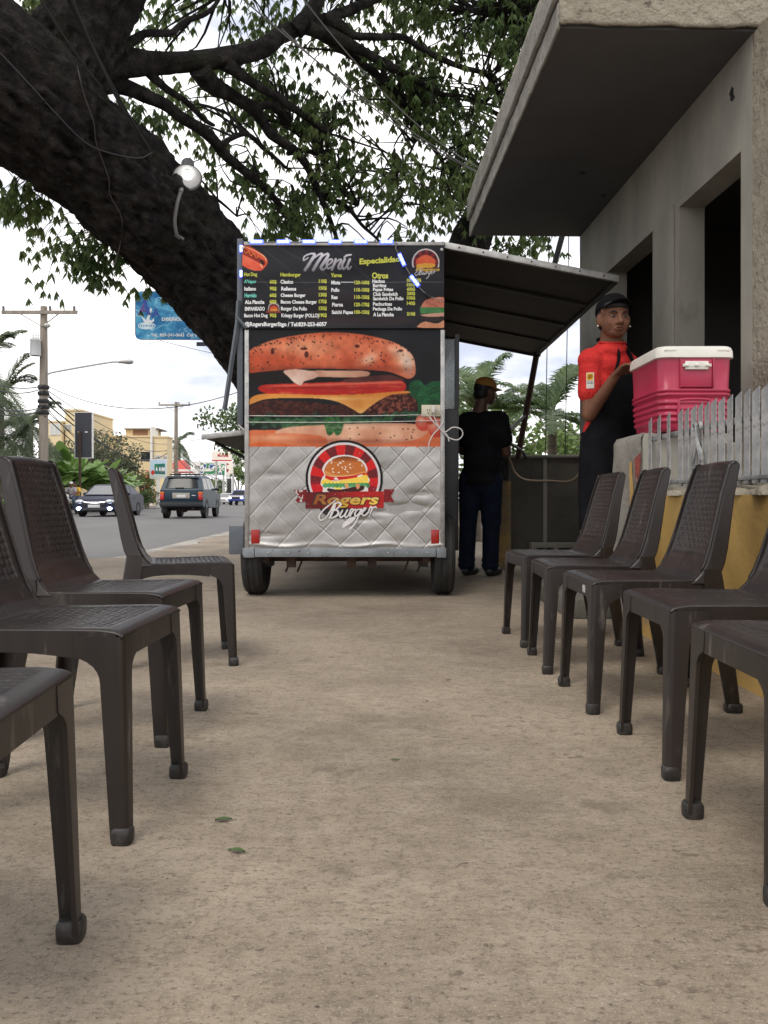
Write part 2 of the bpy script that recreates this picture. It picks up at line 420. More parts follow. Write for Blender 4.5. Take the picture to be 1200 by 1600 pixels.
M_bush = mat('bush_leaf', (0.07, 0.12, 0.035), 0.55, c2=(0.12, 0.17, 0.06), nscale=0.8, transl=0.3)
M_flower = mat('red_flower', (0.55, 0.10, 0.05), 0.6, c2=(0.65, 0.22, 0.12), nscale=3)
M_cem = mat('grey_render', (0.36, 0.338, 0.290), 0.88, c2=(0.25, 0.235, 0.205), nscale=1.8, stretch=(1, 1, 0.55), c3=(0.17, 0.16, 0.14), n3=4.5, ramp3=(0.58, 0.75), f3=0.55, bump=0.25, bscale=30, bdist=0.01)
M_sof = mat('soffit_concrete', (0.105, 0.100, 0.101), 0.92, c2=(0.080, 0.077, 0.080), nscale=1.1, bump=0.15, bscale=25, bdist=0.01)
M_rough = mat('rough_plaster', (0.40, 0.355, 0.28), 0.95, c2=(0.32, 0.28, 0.22), nscale=5, ramp=(0.4, 0.62), c3=(0.12, 0.10, 0.08), n3=16, ramp3=(0.60, 0.70), f3=0.9,
              bump=1.0, bscale=18, bdist=0.05, bdetail=8)
M_yel = mat('yellow_paint', (0.60, 0.38, 0.11), 0.8, c2=(0.46, 0.29, 0.09), nscale=2.5, c3=(0.30, 0.24, 0.16), n3=5.5, ramp3=(0.60, 0.72), f3=0.8, bump=0.3, bscale=30, bdist=0.01)
M_redp = mat('red_flaking_paint', (0.34, 0.075, 0.055), 0.8, c2=(0.22, 0.05, 0.04), nscale=9, c3=(0.45, 0.40, 0.33), n3=16, ramp3=(0.57, 0.66), bump=0.4, bscale=40, bdist=0.01)
M_alu = mat('weathered_aluminium', (0.50, 0.49, 0.47), 0.48, 0.75, c2=(0.33, 0.32, 0.31), nscale=14, c3=(0.09, 0.085, 0.08), n3=30, ramp3=(0.62, 0.74), f3=0.7, bump=0.15, bscale=60, bdist=0.003)
M_galv = mat('galvanised_iron', (0.44, 0.44, 0.43), 0.55, 0.45, c2=(0.22, 0.225, 0.23), nscale=7, ramp=(0.42, 0.62), c3=(0.085, 0.075, 0.065), n3=17, ramp3=(0.55, 0.70), f3=0.9, bump=0.3, bscale=60, bdist=0.004)
M_steelp = mat('grey_painted_steel', (0.125, 0.14, 0.16), 0.55, 0.2, c2=(0.09, 0.10, 0.115), nscale=6, c3=(0.25, 0.25, 0.25), n3=25, ramp3=(0.66, 0.74), f3=0.5)
M_bumper = mat('chalky_grey_bumper', (0.27, 0.29, 0.31), 0.6, 0.25, c2=(0.18, 0.19, 0.20), nscale=8, c3=(0.05, 0.045, 0.04), n3=14, ramp3=(0.62, 0.7))
M_dark = mat('black_sheet', (0.018, 0.018, 0.02), 0.5, c2=(0.03, 0.03, 0.032), nscale=4)
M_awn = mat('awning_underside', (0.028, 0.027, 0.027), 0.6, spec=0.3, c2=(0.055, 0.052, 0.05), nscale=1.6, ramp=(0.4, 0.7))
M_white = mat('white_paint', (0.76, 0.74, 0.71), 0.5, c2=(0.66, 0.64, 0.6), nscale=5)
M_black = mat('black_rubber', (0.014, 0.014, 0.014), 0.75, c2=(0.028, 0.026, 0.024), nscale=20, bump=0.2, bscale=80, bdist=0.003)
M_rust = mat('rusty_steel', (0.09, 0.045, 0.03), 0.85, c2=(0.045, 0.03, 0.025), nscale=8, bump=0.4, bscale=50, bdist=0.004)
M_wire = mat('black_cable', (0.02, 0.02, 0.022), 0.6)
M_wgrey = mat('grey_cable', (0.22, 0.21, 0.20), 0.6)
M_cream = mat('cream_facade', (0.74, 0.60, 0.37), 0.85, c2=(0.66, 0.53, 0.33), nscale=0.4)
M_pole = mat('weathered_wood_pole', (0.31, 0.265, 0.22), 0.9, c2=(0.20, 0.17, 0.14), nscale=3, stretch=(3, 3, 0.3), bump=0.4, bscale=12, bdist=0.02)
M_glassd = mat('dark_window_glass', (0.010, 0.012, 0.014), 0.15, spec=0.18)
M_led = mat('led_light', (0.7, 0.8, 1.0), 0.3, emit=(0.40, 0.55, 1.0), estr=4)
M_print = mat_print('printed_vinyl', 0.42, bump=0.25)
M_printf = mat_print('printed_sticker', 0.5)
M_inkw = mat('white_ink', (0.78, 0.78, 0.78), 0.45)
M_inkg = mat('lime_ink', (0.55, 0.56, 0.06), 0.45)
M_inkt = mat('teal_ink', (0.14, 0.55, 0.46), 0.45)

# ================================================================== ground, road, pavements
def strip(name, left, right, z, m, label=None, zf=None):
    """ribbon between two polylines given as (x,y) lists of equal length"""
    mb = MB(); n = len(left)
    vs = [(x, y, z) for x, y in left] + [(x, y, z) for x, y in right]
    mb.add(vs, [(i, n + i, n + i + 1, i + 1) for i in range(n - 1)])
    o = mb.build(name, m, smooth=False); tag(o, kind='structure'); return o

yy = [-30, -5, 4, 9, 14, 22, 33, 45, 65, 90, 120, 160, 230]
near_x = [-3.62, -3.62, -3.62, -3.64, -3.68, -3.8, -4.3, -5.2, -7.4, -11.0, -17, -27, -48]
far_x = [-15.2, -15.2, -15.2, -15.3, -15.4, -15.7, -16.1, -16.9, -18.6, -21.6, -27, -37, -58]
rng2 = random.Random(3)
g = MB().grid(2, 2, lambda u, v: (-600 + 1200 * u, -300 + 1300 * v, -0.22)).build('ground', M_soil, smooth=False); tag(g, kind='structure')
strip('road', list(zip(far_x, yy)), list(zip(near_x, yy)), -0.13, M_asph)
# worn lane line
strip('gutter', [(x - 0.0, y) for x, y in zip(near_x, yy)], [(x + 0.75, y) for x, y in zip(near_x, yy)], -0.118, M_gutter)
# near pavement: one slab sheet with a worn edge, made as a thick body so that it has a kerb step
def pavement_body(name, inner, outer, z0, z1, m, jitter=0.0):
    mb = MB(); n = len(inner)
    a = [(x, y, z1) for x, y in inner]; b = [(x, y, z1) for x, y in outer]; c = [(x, y, z0) for x, y in inner]; d = [(x, y, z0) for x, y in outer]
    mb.add(a + b + c + d, [(i, n + i, n + i + 1, i + 1) for i in range(n - 1)] + [(2 * n + i, i, i + 1, 2 * n + i + 1) for i in range(n - 1)]
           + [(n + i, 3 * n + i, 3 * n + i + 1, n + i + 1) for i in range(n - 1)] + [(0, 2 * n, 3 * n, n), (n - 1, 2 * n - 1, 4 * n - 1, 3 * n - 1)])
    o = mb.build(name, m, smooth=False); tag(o, kind='structure'); return o
ys = list(np.arange(-6, 40, 0.35)); edge = []
nx_f = lambda y: float(np.interp(y, yy, near_x))
for y in ys:
    j = 0.05 * math.sin(y * 2.1) + 0.04 * rng2.uniform(-1, 1)
    edge.append((nx_f(y) + (0.03 if y < 9.4 else 0.72) + j * (0.5 if y < 9.4 else 1.6), y))
pavement_body('pavement', edge, [(9.0, y) for y in ys], -0.2, 0.0, M_conc)
pavement_body('far_pavement', [(x - 3.4, y) for x, y in zip(far_x, yy)], list(zip(far_x, yy)), -0.2, 0.02, M_gutter)

# slab joint and a long hairline crack scored in the pavement
def crack(pts, w=0.004):
    mb = MB(); p = smooth_path([(x, y, 0.0015) for x, y in pts], 5)
    L_ = []; R_ = []
    for i, q in enumerate(p):
        t = (p[min(i + 1, len(p) - 1)] - p[max(i - 1, 0)]).normalized(); nrm = Vector((-t.y, t.x, 0)); ww = w * rng2.uniform(0.35, 1.0)
        L_.append(q + nrm * ww); R_.append(q - nrm * ww)
    n = len(p); mb.add(L_ + R_, [(i, n + i, n + i + 1, i + 1) for i in range(n - 1)])
    o = mb.build('pavement_joint', M_crk, smooth=False); tag(o, kind='structure'); return o
M_crk = mat('crack_dirt', (0.10, 0.08, 0.06), 0.95)
M_chalk = mat('pale_scratch', (0.42, 0.36, 0.29), 0.9)
crack([(-3.55, 6.15), (-2.6, 6.2), (-1.6, 6.17), (-0.6, 6.22), (0.6, 6.2), (1.25, 6.23)], 0.009)
crack([(-3.55, 9.4), (-2.2, 9.42), (-0.5, 9.4), (1.3, 9.42)], 0.009)
def spots(cx, cy, n, spread, r0, seed):
    rs = random.Random(seed); mb = MB()
    for _ in range(n):
        x = rs.gauss(cx, spread); y = rs.gauss(cy, spread * 1.3); r = r0 * rs.uniform(0.25, 1.0); k = 26; ph = [rs.uniform(0, 6.28) for _ in range(4)]; st_ = rs.uniform(0.7, 1.9)
        pts = []
        for i in range(k):
            a = 2 * math.pi * i / k; q = r * (1 + 0.28 * math.sin(2 * a + ph[0]) + 0.2 * math.sin(3 * a + ph[1]) + 0.13 * math.sin(7 * a + ph[2]) + 0.1 * math.sin(11 * a + ph[3]))
            pts.append((x + q * st_ * math.cos(a), y + q * math.sin(a), 0.0003 + 0.0001 * (_ % 5)))
        mb.add(pts, [tuple(range(k))])
    o = mb.build('pavement_stain', M_stain, smooth=False); tag(o, kind='structure')
M_stain = mat('damp_stain', (0.135, 0.105, 0.076), 0.85, c2=(0.26, 0.21, 0.155), nscale=70, ramp=(0.42, 0.62))
for q in ((0.545, 1.27, 9, 0.035, 0.014, 1), (0.46, 1.19, 5, 0.02, 0.012, 2), (0.39, 1.68, 2, 0.012, 0.012, 3), (0.575, 1.64, 3, 0.015, 0.010, 4), (0.11, 1.21, 1, 0.004, 0.010, 5), (-0.46, 2.62, 5, 0.03, 0.014, 6), (-0.45, 2.95, 4, 0.03, 0.014, 7), (0.30, 2.5, 8, 0.10, 0.012, 8), (0.45, 2.2, 6, 0.06, 0.012, 9), (-0.15, 1.85, 4, 0.06, 0.008, 10), (0.1, 3.6, 10, 0.22, 0.016, 11)): spots(*q)
crack([(-3.3, 7.4), (-2.7, 7.1), (-2.2, 7.3), (-1.6, 7.0), (-1.2, 7.1)], 0.006)
# loose grit and crumbs of leaf on the pavement, thicker towards the wall
gm = MB(); rg_ = random.Random(11)
for k in range(2600):
    x = rg_.gauss(0.9, 0.5) if k % 3 == 0 else rg_.uniform(-3.2, 1.25); y = 0.9 + 7.5 * rg_.random() ** 1.4
    if x > 1.27: continue
    r = rg_.uniform(0.0006, 0.0022) * (1 if k % 17 else 2.2); q = [(x + r * rg_.uniform(0.6, 1.6) * math.cos(a + rg_.random()), y + r * rg_.uniform(0.6, 1.6) * math.sin(a + rg_.random()), 0.0004) for a in (0, 2.1, 4.2)]
    gm.add(q + [(x, y, r * 1.2)], [(0, 1, 3), (1, 2, 3), (2, 0, 3)])
o = gm.build('grit', mat('grit', (0.10, 0.08, 0.06), 0.9, c2=(0.30, 0.26, 0.2), nscale=30, ramp=(0.48, 0.52)), smooth=False, recalc=False)
tag(o, 'fine grit and leaf crumbs scattered over the concrete', 'grit', kind='stuff')
# ================================================================== food trailer
TY = 5.70; TS = FPX / TY
def T(dy=0.0):
    """picture pixel -> point on the trailer's rear plane, dy metres proud of it"""
    return lambda x, y: ((np.asarray(x) - 600) / TS, np.full(np.shape(x), TY - dy), EYE - (np.asarray(y) - HOR) / TS)
tx = lambda x: (x - 600) / TS
tz = lambda y: EYE - (y - HOR) / TS
XL, XR, ZT, ZB, YB = tx(384), tx(693), tz(381), tz(868), 8.75
tr = thing('food_trailer', 'small black food trailer with burger picture and quilted steel back', 'food trailer', ((XL + XR) / 2, 7.2, 0))
def tbox(name, m, x0, x1, y0, y1, z0, z1, par=tr, bevel=0.0): return box(name, m, x0, x1, y0, y1, z0, z1, par, bevel, True)
# shell: walls with a real inside, right side open above the counter
sh = MB()
sh.hexa(XL, XR, TY + 0.012, TY + 0.05, ZB + 0.02, ZT - 0.02)            # rear wall
sh.hexa(XL, XR, YB - 0.04, YB, ZB + 0.02, ZT - 0.02)                    # front wall
sh.hexa(XL, XL + 0.035, TY + 0.05, YB - 0.04, ZB + 0.02, 1.15)          # left wall below hatch
sh.hexa(XR - 0.035, XR, TY + 0.05, YB - 0.04, ZB + 0.02, 1.30)          # right wall below hatch
sh.hexa(XL, XR, TY + 0.05, YB - 0.04, ZB + 0.021, ZB + 0.06)
sh.build('shell', M_dark, tr, True)
tbox('roof', M_alu, XL - 0.01, XR + 0.01, TY - 0.012, YB + 0.01, ZT - 0.019, ZT + 0.004)
for y0 in (TY + 0.052, TY + 1.5, YB - 0.09):
    for x0 in (XL + 0.001, XR - 0.041):
        tbox('post', M_alu, x0, x0 + 0.04, y0, y0 + 0.04, 1.30 if x0 > 0 else 1.15, ZT - 0.021)
# rear corner trims
tbox('corner_trim', M_alu, XL - 0.006, XL + 0.024, TY - 0.018, TY + 0.03, ZB + 0.03, tz(516), bevel=0.004)
tbox('corner_trim', M_alu, XR - 0.022, XR + 0.008, TY - 0.018, TY + 0.03, ZB + 0.03, tz(516), bevel=0.004)
tbox('top_rail', M_alu, XL - 0.008, XR + 0.006, TY - 0.03, TY + 0.011, tz(385.5), ZT + 0.006, bevel=0.004)
riv = MB()
for xx in (386, 692):
    for y in (540, 600, 660, 735, 790, 840):
        M = Matrix.Translation((tx(xx), TY - 0.018, tz(y + 3 * math.sin(xx + y)))) @ Matrix.Rotation(R(90), 4, 'X'); riv.lathe([(0.006, 0), (0.0055, 0.003), (0.001, 0.005)], 8, M)
for k in range(9):
    M = Matrix.Translation((tx(420 + k * 31), TY - 0.03, tz(863.5))) @ Matrix.Rotation(R(90), 4, 'X'); riv.lathe([(0.007, 0), (0.006, 0.003), (0.001, 0.005)], 8, M)
o = riv.build('rivets', M_alu, tr, True); o['kind'] = 'stuff'

# ---- printed burger picture on the upper back wall
ink = Ink(387, 515, 692, 700, 0.62, (21, 22, 26))
n1 = ink.noise(30, seed=1); n2 = ink.noise(8, seed=2); n3 = ink.noise(3.5, seed=3, octs=2); n4 = ink.noise(60, 20, seed=4)
ink.C[:] = ink.C * (0.8 + 0.5 * n1[..., None])
U = (ink.X - 387) / 305; V = (ink.Y - 515) / 185
# table
ink.poly([(380, 676), (430, 672), (560, 678), (640, 672), (700, 668), (700, 706), (380, 706)], (226, 98, 50), (240, 130, 84), n4)
# far lettuce on the right
ink.poly([(640, 600), (655, 594), (664, 602), (676, 596), (694, 603), (694, 660), (668, 652), (650, 645), (640, 628)], (9, 58, 34), (34, 108, 54), n2)
for k in range(26):
    x = random.uniform(648, 692); y = random.uniform(605, 640); ink.stroke([(x, y), (x + 5, y - 3), (x + 10, y - 1)], random.uniform(0.8, 1.6), random.choice([(40, 120, 60), (20, 80, 40), (8, 40, 26)]), a=0.8)
# gap between bun and patty
ink.poly([(387, 578), (640, 578), (634, 600), (600, 606), (420, 606), (387, 592)], (24, 14, 13), smooth=False)
# patty
ink.poly([(380, 632), (420, 626), (480, 628), (540, 634), (585, 628), (620, 613), (641, 617), (652, 632), (648, 648), (600, 652), (500, 652), (380, 650)], (46, 17, 14), (92, 42, 30), np.clip(n3 * 1.4 - 0.25, 0, 1))
mk = ink.poly([(574, 640), (590, 624), (618, 613), (641, 617), (653, 634), (640, 648), (600, 650)], (58, 20, 16), (140, 74, 56), np.clip((n3 - 0.42) * 3.2, 0, 1))
# tomato slice, onion, sauce
ink.poly([(410, 602), (470, 599), (560, 596), (612, 594), (631, 597), (632, 610), (600, 614), (520, 617), (440, 618), (408, 612)], (196, 30, 22), (226, 74, 48), np.clip((0.62 - (ink.Y - 594) / 26) + 0.4 * (n4 - 0.5), 0, 1))
ink.poly([(420, 603), (520, 599), (610, 596), (628, 599), (560, 601), (470, 604)], (236, 110, 84), a=0.7)
ink.poly([(476, 580), (520, 579), (572, 580), (576, 587), (560, 590), (500, 589), (476, 588)], (196, 132, 104), (226, 178, 148), n1)
ink.poly([(443, 580), (462, 577), (486, 580), (498, 586), (490, 592), (476, 596), (470, 602), (460, 598), (452, 590)], (214, 150, 126), (244, 220, 204), n1)
ink.poly([(540, 592), (600, 586), (622, 589), (630, 594), (590, 596), (545, 598)], (72, 28, 26), (120, 60, 52), n1)
for k in range(40): ink.glow(random.uniform(575, 650), random.uniform(616, 646), random.uniform(1.5, 4), random.uniform(1, 2), random.choice([(150, 84, 64), (30, 10, 10), (96, 40, 30)]), 0.7, mk)
# cheese with its hanging corner
ink.poly([(384, 634), (390, 624), (402, 617), (430, 615), (500, 617), (560, 616), (604, 613), (634, 611), (640, 614), (612, 617), (594, 625), (578, 636), (564, 646), (552, 640), (530, 629), (500, 623), (450, 622), (415, 624), (396, 630)],
         (226, 130, 44), (247, 182, 96), np.clip((ink.Y - 612) / 30 + 0.5 * (n1 - 0.5), 0, 1))
# lettuce fringe: frilled leaf mass with ridged veins
rid = np.abs(ink.noise(9, 6, seed=51) - 0.5) * 2; frl = ink.noise(5, seed=52)
for base, amp, sd_ in (((12, 44, 26), 7, 0), ((26, 78, 38), 5, 2), ((44, 104, 50), 4, 4)):
    top = [(x, 650 - (6 if x > 600 else 0) + sd_ * 1.6 + amp * math.sin(x * 0.13 + sd_) * math.sin(x * 0.047 + 1) - 2 * math.sin(x * 0.41)) for x in range(384, 656, 5)]
    bot = [(x, 664 + (10 if 440 < x < 545 else 0) - (12 if x > 610 else 0) - sd_ + amp * math.sin(x * 0.11 + 2 * sd_) + 2.5 * math.sin(x * 0.37)) for x in range(654, 382, -5)]
    ink.poly(top + bot, base, tuple(min(255, c + 46) for c in base), np.clip(1.25 - rid * 3.2, 0, 1) * 0.9, smooth=False)
ink.C[(ink.Y > 640) & (ink.Y < 684) & (ink.C[..., 1] > ink.C[..., 0] * 1.3)] *= 0.82
# heel of the bun with its black seeds
ink.poly([(430, 676), (450, 668), (500, 664), (560, 662), (620, 661), (652, 663), (668, 668), (664, 680), (640, 689), (590, 693), (520, 694), (450, 690)], (222, 140, 104), (242, 188, 152), np.clip(n1 * 1.3 - 0.1, 0, 1))
for x0 in (507, 519):
    ink.poly([(x0, 655), (x0 + 10, 650), (x0 + 18, 660), (x0 + 14, 676), (x0 + 6, 680), (x0 + 1, 668)], (22, 70, 36), (66, 130, 62), np.clip(1.2 - rid * 3, 0, 1))
for k in range(16):
    ink.ell(random.uniform(530, 650), random.uniform(667, 688), 1.3, 0.9, (30, 18, 16))
# sliced peppers in the foreground, cherry tomatoes at the right
ink.poly([(380, 686), (410, 679), (450, 677), (500, 681), (512, 690), (500, 698), (430, 700), (380, 704)], (218, 96, 52), (240, 150, 100), np.clip(n1 * 1.4 - 0.2, 0, 1))
ink.poly([(380, 700), (400, 692), (440, 693), (470, 700), (480, 706), (380, 706)], (226, 88, 34), (240, 120, 60), n2)
for cx, cy, r_ in ((662, 660, 13), (683, 668, 15), (672, 655, 8)):
    ink.ell(cx, cy, r_, r_ * 1.05, (214, 66, 46), (246, 164, 138), np.clip(1.1 - np.hypot(ink.X - cx + 4, ink.Y - cy + 5) / r_, 0, 1))
ink.glow(560, 690, 90, 4, (150, 70, 50), 0.6); ink.glow(520, 668, 100, 4, (250, 214, 184), 0.25); ink.glow(430, 684, 30, 4, (250, 190, 150), 0.6)
# crown of the bun
bun = ink.poly([(384, 556), (392, 546), (408, 538), (432, 530), (470, 523), (515, 519), (560, 522), (600, 530), (628, 541), (644, 555), (649, 572), (648, 586), (638, 592), (622, 586), (600, 580), (540, 577), (480, 576), (420, 580), (392, 583), (380, 582)],
               (214, 84, 46), (243, 160, 116), np.clip(0.55 * np.exp(-((ink.X - 480) / 90) ** 2 - ((ink.Y - 545) / 16) ** 2) + 0.75 * np.exp(-((ink.X - 634) / 20) ** 2 - ((ink.Y - 560) / 22) ** 2) + 0.9 * (n1 - 0.38), 0, 1))
ink.glow(577, 561, 15, 9, (246, 200, 164), 0.85, bun, -0.5); ink.glow(636, 566, 11, 20, (240, 214, 196), 0.9, bun, -0.3); ink.glow(620, 550, 18, 7, (240, 196, 168), 0.6, bun, 0.5)
ink.glow(470, 540, 60, 8, (238, 150, 108), 0.55, bun, -0.12); ink.glow(410, 556, 24, 12, (196, 70, 40), 0.5, bun); ink.glow(515, 578, 140, 6, (140, 54, 32), 0.75, bun); ink.glow(540, 556, 14, 16, (190, 66, 38), 0.5, bun); ink.glow(600, 574, 20, 6, (186, 74, 46), 0.5, bun); ink.glow(515, 517, 150, 5, (176, 70, 40), 0.55, bun)
ink.C[bun] *= (0.86 + 0.28 * n2[bun])[:, None]
for x, y, a_, b_ in ((426, 549, 3, 5), (479, 554, 3.4, 5), (558, 541, 4, 2.6), (475, 545, 6, 2), (626, 548, 4, 2)):
    ink.ell(x, y, a_, b_, (70, 22, 16), clip=bun, a=0.85)
for k in range(120):
    x = random.uniform(392, 645); t = random.random() ** 2; y = 523 + ((x - 515) / 26) ** 2 * 0.95 + t * 44
    ink.ell(x, y, random.uniform(0.9, 1.5), random.uniform(0.7, 1.1), (28, 16, 15), ang=random.random() * 3, clip=bun)
for k in range(70): ink.glow(random.uniform(412, 630), random.uniform(597, 615), random.uniform(2, 8), random.uniform(0.8, 2.2), random.choice([(240, 120, 90), (150, 20, 16), (222, 70, 40)]), 0.45, ink.C[..., 0] > ink.C[..., 1] * 2.6)
for k in range(60): ink.glow(random.uniform(388, 560), random.uniform(628, 650), random.uniform(1.5, 5), random.uniform(0.8, 2), random.choice([(110, 58, 44), (22, 9, 8), (74, 32, 24)]), 0.6, ink.C.max(-1) < 0.45)
ink.glow(520, 623, 60, 2.5, (252, 206, 130), 0.6, ink.C[..., 0] > 0.75); ink.glow(560, 634, 10, 8, (214, 120, 40), 0.5, ink.C[..., 0] > 0.75); ink.glow(500, 606, 110, 1.6, (120, 16, 14), 0.5)
for _ in range(2):
    q_ = np.pad(ink.C, ((1, 1), (1, 1), (0, 0)), 'edge'); ink.C = (q_[1:-1, 1:-1] * 4 + q_[:-2, 1:-1] + q_[2:, 1:-1] + q_[1:-1, :-2] + q_[1:-1, 2:]) / 8
_g = ink.C.mean(-1, keepdims=True); ink.C = (_g + (ink.C - _g) * 0.92) * (0.82 + 0.14 * n1 + 0.06 * n3)[..., None]
ink.mesh('burger_poster', T(0.004), M_print, tr)
# two old wires stretched across the picture
for y0, y1 in ((650, 648), (660, 657.5)):
    MB().tube(sag((tx(389), TY - 0.014, tz(y0)), (tx(689), TY - 0.014, tz(y1)), 0.006), 0.0032, 6).build('stretched_wire', M_alu, tr, True)

# ---- quilted steel
def quilt(u, v):
    x = 387 + 305 * u; y = 698 + 162 * v
    p = 46.0; wob = 3 * math.sin(x * 0.03) + 2 * math.sin(y * 0.05)
    a = abs(((x + y + wob) / p) % 1 - 0.5) * 2; b = abs(((x - y + wob) / p) % 1 - 0.5) * 2
    k = 0.35 if x < 500 else 1.0
    h = 0.0042 * (1 - (0.6 * max(0, 1 - (1 - a) * 9) ** 1.5 + 0.6 * k * max(0, 1 - (1 - b) * 9) ** 1.5)) + 0.0009 * (math.cos(a * 3.14) + k * math.cos(b * 3.14))
    h += 0.0022 * math.sin(x * 0.041 + 1.3 * math.sin(y * 0.05)) * math.sin(y * 0.06 + 0.7) + 0.0009 * math.sin(x * 0.13 + y * 0.09) * math.sin(y * 0.17 - x * 0.05)
    for cx, cy, rx, ry, d in ((640, 793, 34, 6, 0.010), (600, 800, 22, 4, 0.006), (660, 772, 16, 5, 0.008), (560, 812, 26, 4, 0.006), (430, 742, 20, 5, 0.004), (410, 836, 30, 4, 0.006)):
        h -= d * math.exp(-((x - cx) / rx) ** 2 - ((y - cy) / ry) ** 2)
    lip = math.exp(-((y - 852 - 2.2 * math.sin(x * 0.06)) / 3.5) ** 2); h += 0.010 * lip * (0.6 + 0.4 * math.sin(x * 0.045 + 1))
    return (tx(x), TY - 0.003 - max(h, -0.001), tz(y))
M_quilt = mat('quilted_stainless', (0.50, 0.48, 0.455), 0.46, 0.85, c2=(0.37, 0.355, 0.335), nscale=3.0, c3=(0.20, 0.18, 0.16), n3=9, ramp3=(0.60, 0.8), f3=0.6, bump=0.10, bscale=45, bdist=0.004, rvar=0.12)
MB().grid(420, 230, quilt).build('quilted_panel', M_quilt, tr, True, angle=180, recalc=False)
M_refl = mat('red_reflector', (0.42, 0.02, 0.015), 0.25, c2=(0.30, 0.015, 0.012), nscale=60)
for x0, x1 in ((393, 406), (673.5, 686)):
    MB().hexa(tx(x0), tx(x1), TY - 0.017, TY - 0.006, tz(849), tz(827.5)).build('rear_reflector', M_refl, tr, True, bevel=0.002)

# ---- round emblem sticker
e = Ink(458, 686, 618, 828, 0.5, (0, 0, 0), 0.0)
cx, cy = 538, 748
e.noise(10, seed=9)
en = e.noise(7, seed=11); sc = e.noise(2.6, seed=12, octs=2)
def disc(rad, c, ybot=775): 
    m = (np.hypot(e.X - cx, e.Y - cy) <= rad) & (e.Y < ybot); e.put(m, c); return m
disc(60.5, (20, 18, 20)); disc(56.5, (214, 206, 206)); md = disc(53, (208, 36, 34))
ang = np.arctan2(e.Y - 752, e.X - cx); ray = (np.floor((ang + math.pi + 0.11) / (2 * math.pi / 22)) % 2 == 0)
e.put(md & ray, (112, 34, 38)); e.put(md & (e.Y > 752), (190, 20, 44), a=0.35)
# white keyline, bun, filling
e.poly([(501, 756), (504, 746), (507, 742), (504, 732), (512, 720), (524, 713), (540, 711), (556, 714), (568, 721), (574, 732), (573, 742), (578, 750), (574, 758), (570, 772), (510, 772), (505, 762)], (226, 220, 216))
e.poly([(507, 738), (509, 729), (518, 719), (532, 713.6), (546, 713.6), (560, 718), (569, 727), (572, 736), (571, 739), (540, 743), (512, 743)], (196, 112, 52), (120, 58, 26), np.clip((722 - e.Y) / 10 + 0.2 * en, 0, 1))
e.poly([(509, 736), (525, 742), (550, 741), (571, 736), (571, 739.5), (540, 744.5), (511, 744)], (226, 160, 92), a=0.7)
for k in range(17):
    x = random.uniform(513, 566); y = random.uniform(718, 738); a_ = random.uniform(0, 3)
    e.stroke([(x, y), (x + 2.6 * math.cos(a_), y + 2.6 * math.sin(a_))], 1.3, (244, 232, 214), smooth=False)
e.poly([(509, 743), (520, 745), (545, 744), (572, 739), (573, 744), (556, 747), (540, 749), (520, 751), (510, 749)], (206, 40, 34))
e.poly([(522, 749), (525, 745), (530, 750)], (240, 236, 230), smooth=False); e.poly([(558, 744), (566, 741), (567, 744), (560, 746)], (240, 236, 230), smooth=False)
e.poly([(502, 756), (508, 748), (522, 752), (540, 749), (558, 746), (572, 742), (576, 750), (574, 756), (550, 757), (535, 759), (533, 766), (529, 769), (524, 764), (518, 757)], (244, 200, 62), (250, 224, 120), en)
for x in range(504, 576, 6):
    e.poly([(x, 757 + 2 * math.sin(x)), (x + 4, 754.5), (x + 8, 757), (x + 6, 762), (x + 2, 761)], (88, 172, 108), (54, 128, 74), en, a=0.9)
e.poly([(513, 763), (530, 765), (552, 761), (568, 759), (567, 766), (550, 769), (516, 769)], (66, 34, 32))
e.poly([(540, 755), (544, 757), (545, 762), (541, 763), (539, 758)], (226, 160, 110)); e.poly([(556, 757), (561, 756), (562, 762), (558, 764)], (222, 150, 104))
e.stroke([(509, 763), (514, 773)], 1.6, (226, 220, 216), smooth=False); e.stroke([(571, 760), (568, 773)], 1.6, (226, 220, 216), smooth=False)
# ribbon
tailL = [(459, 765.5), (480, 764.5), (480, 784), (459, 786), (466, 776)]; tailR = [(600, 764.5), (617, 764.5), (611, 775), (617, 785), (600, 785)]
mL = e.poly(tailL, (122, 34, 36), smooth=False); e.poly(tailR, (128, 34, 36), smooth=False)
e.put(mL & (sc > 0.60) & (e.X < 474), (196, 186, 182)); e.poly([(506, 791), (580, 791), (570, 804), (545, 810), (520, 808), (505, 802)], (38, 36, 38))
e.poly([(478, 769), (600, 767.5), (600, 793.5), (478, 795)], (178, 38, 36), (104, 30, 32), np.clip((560 - e.X) / 60, 0, 1), smooth=False)
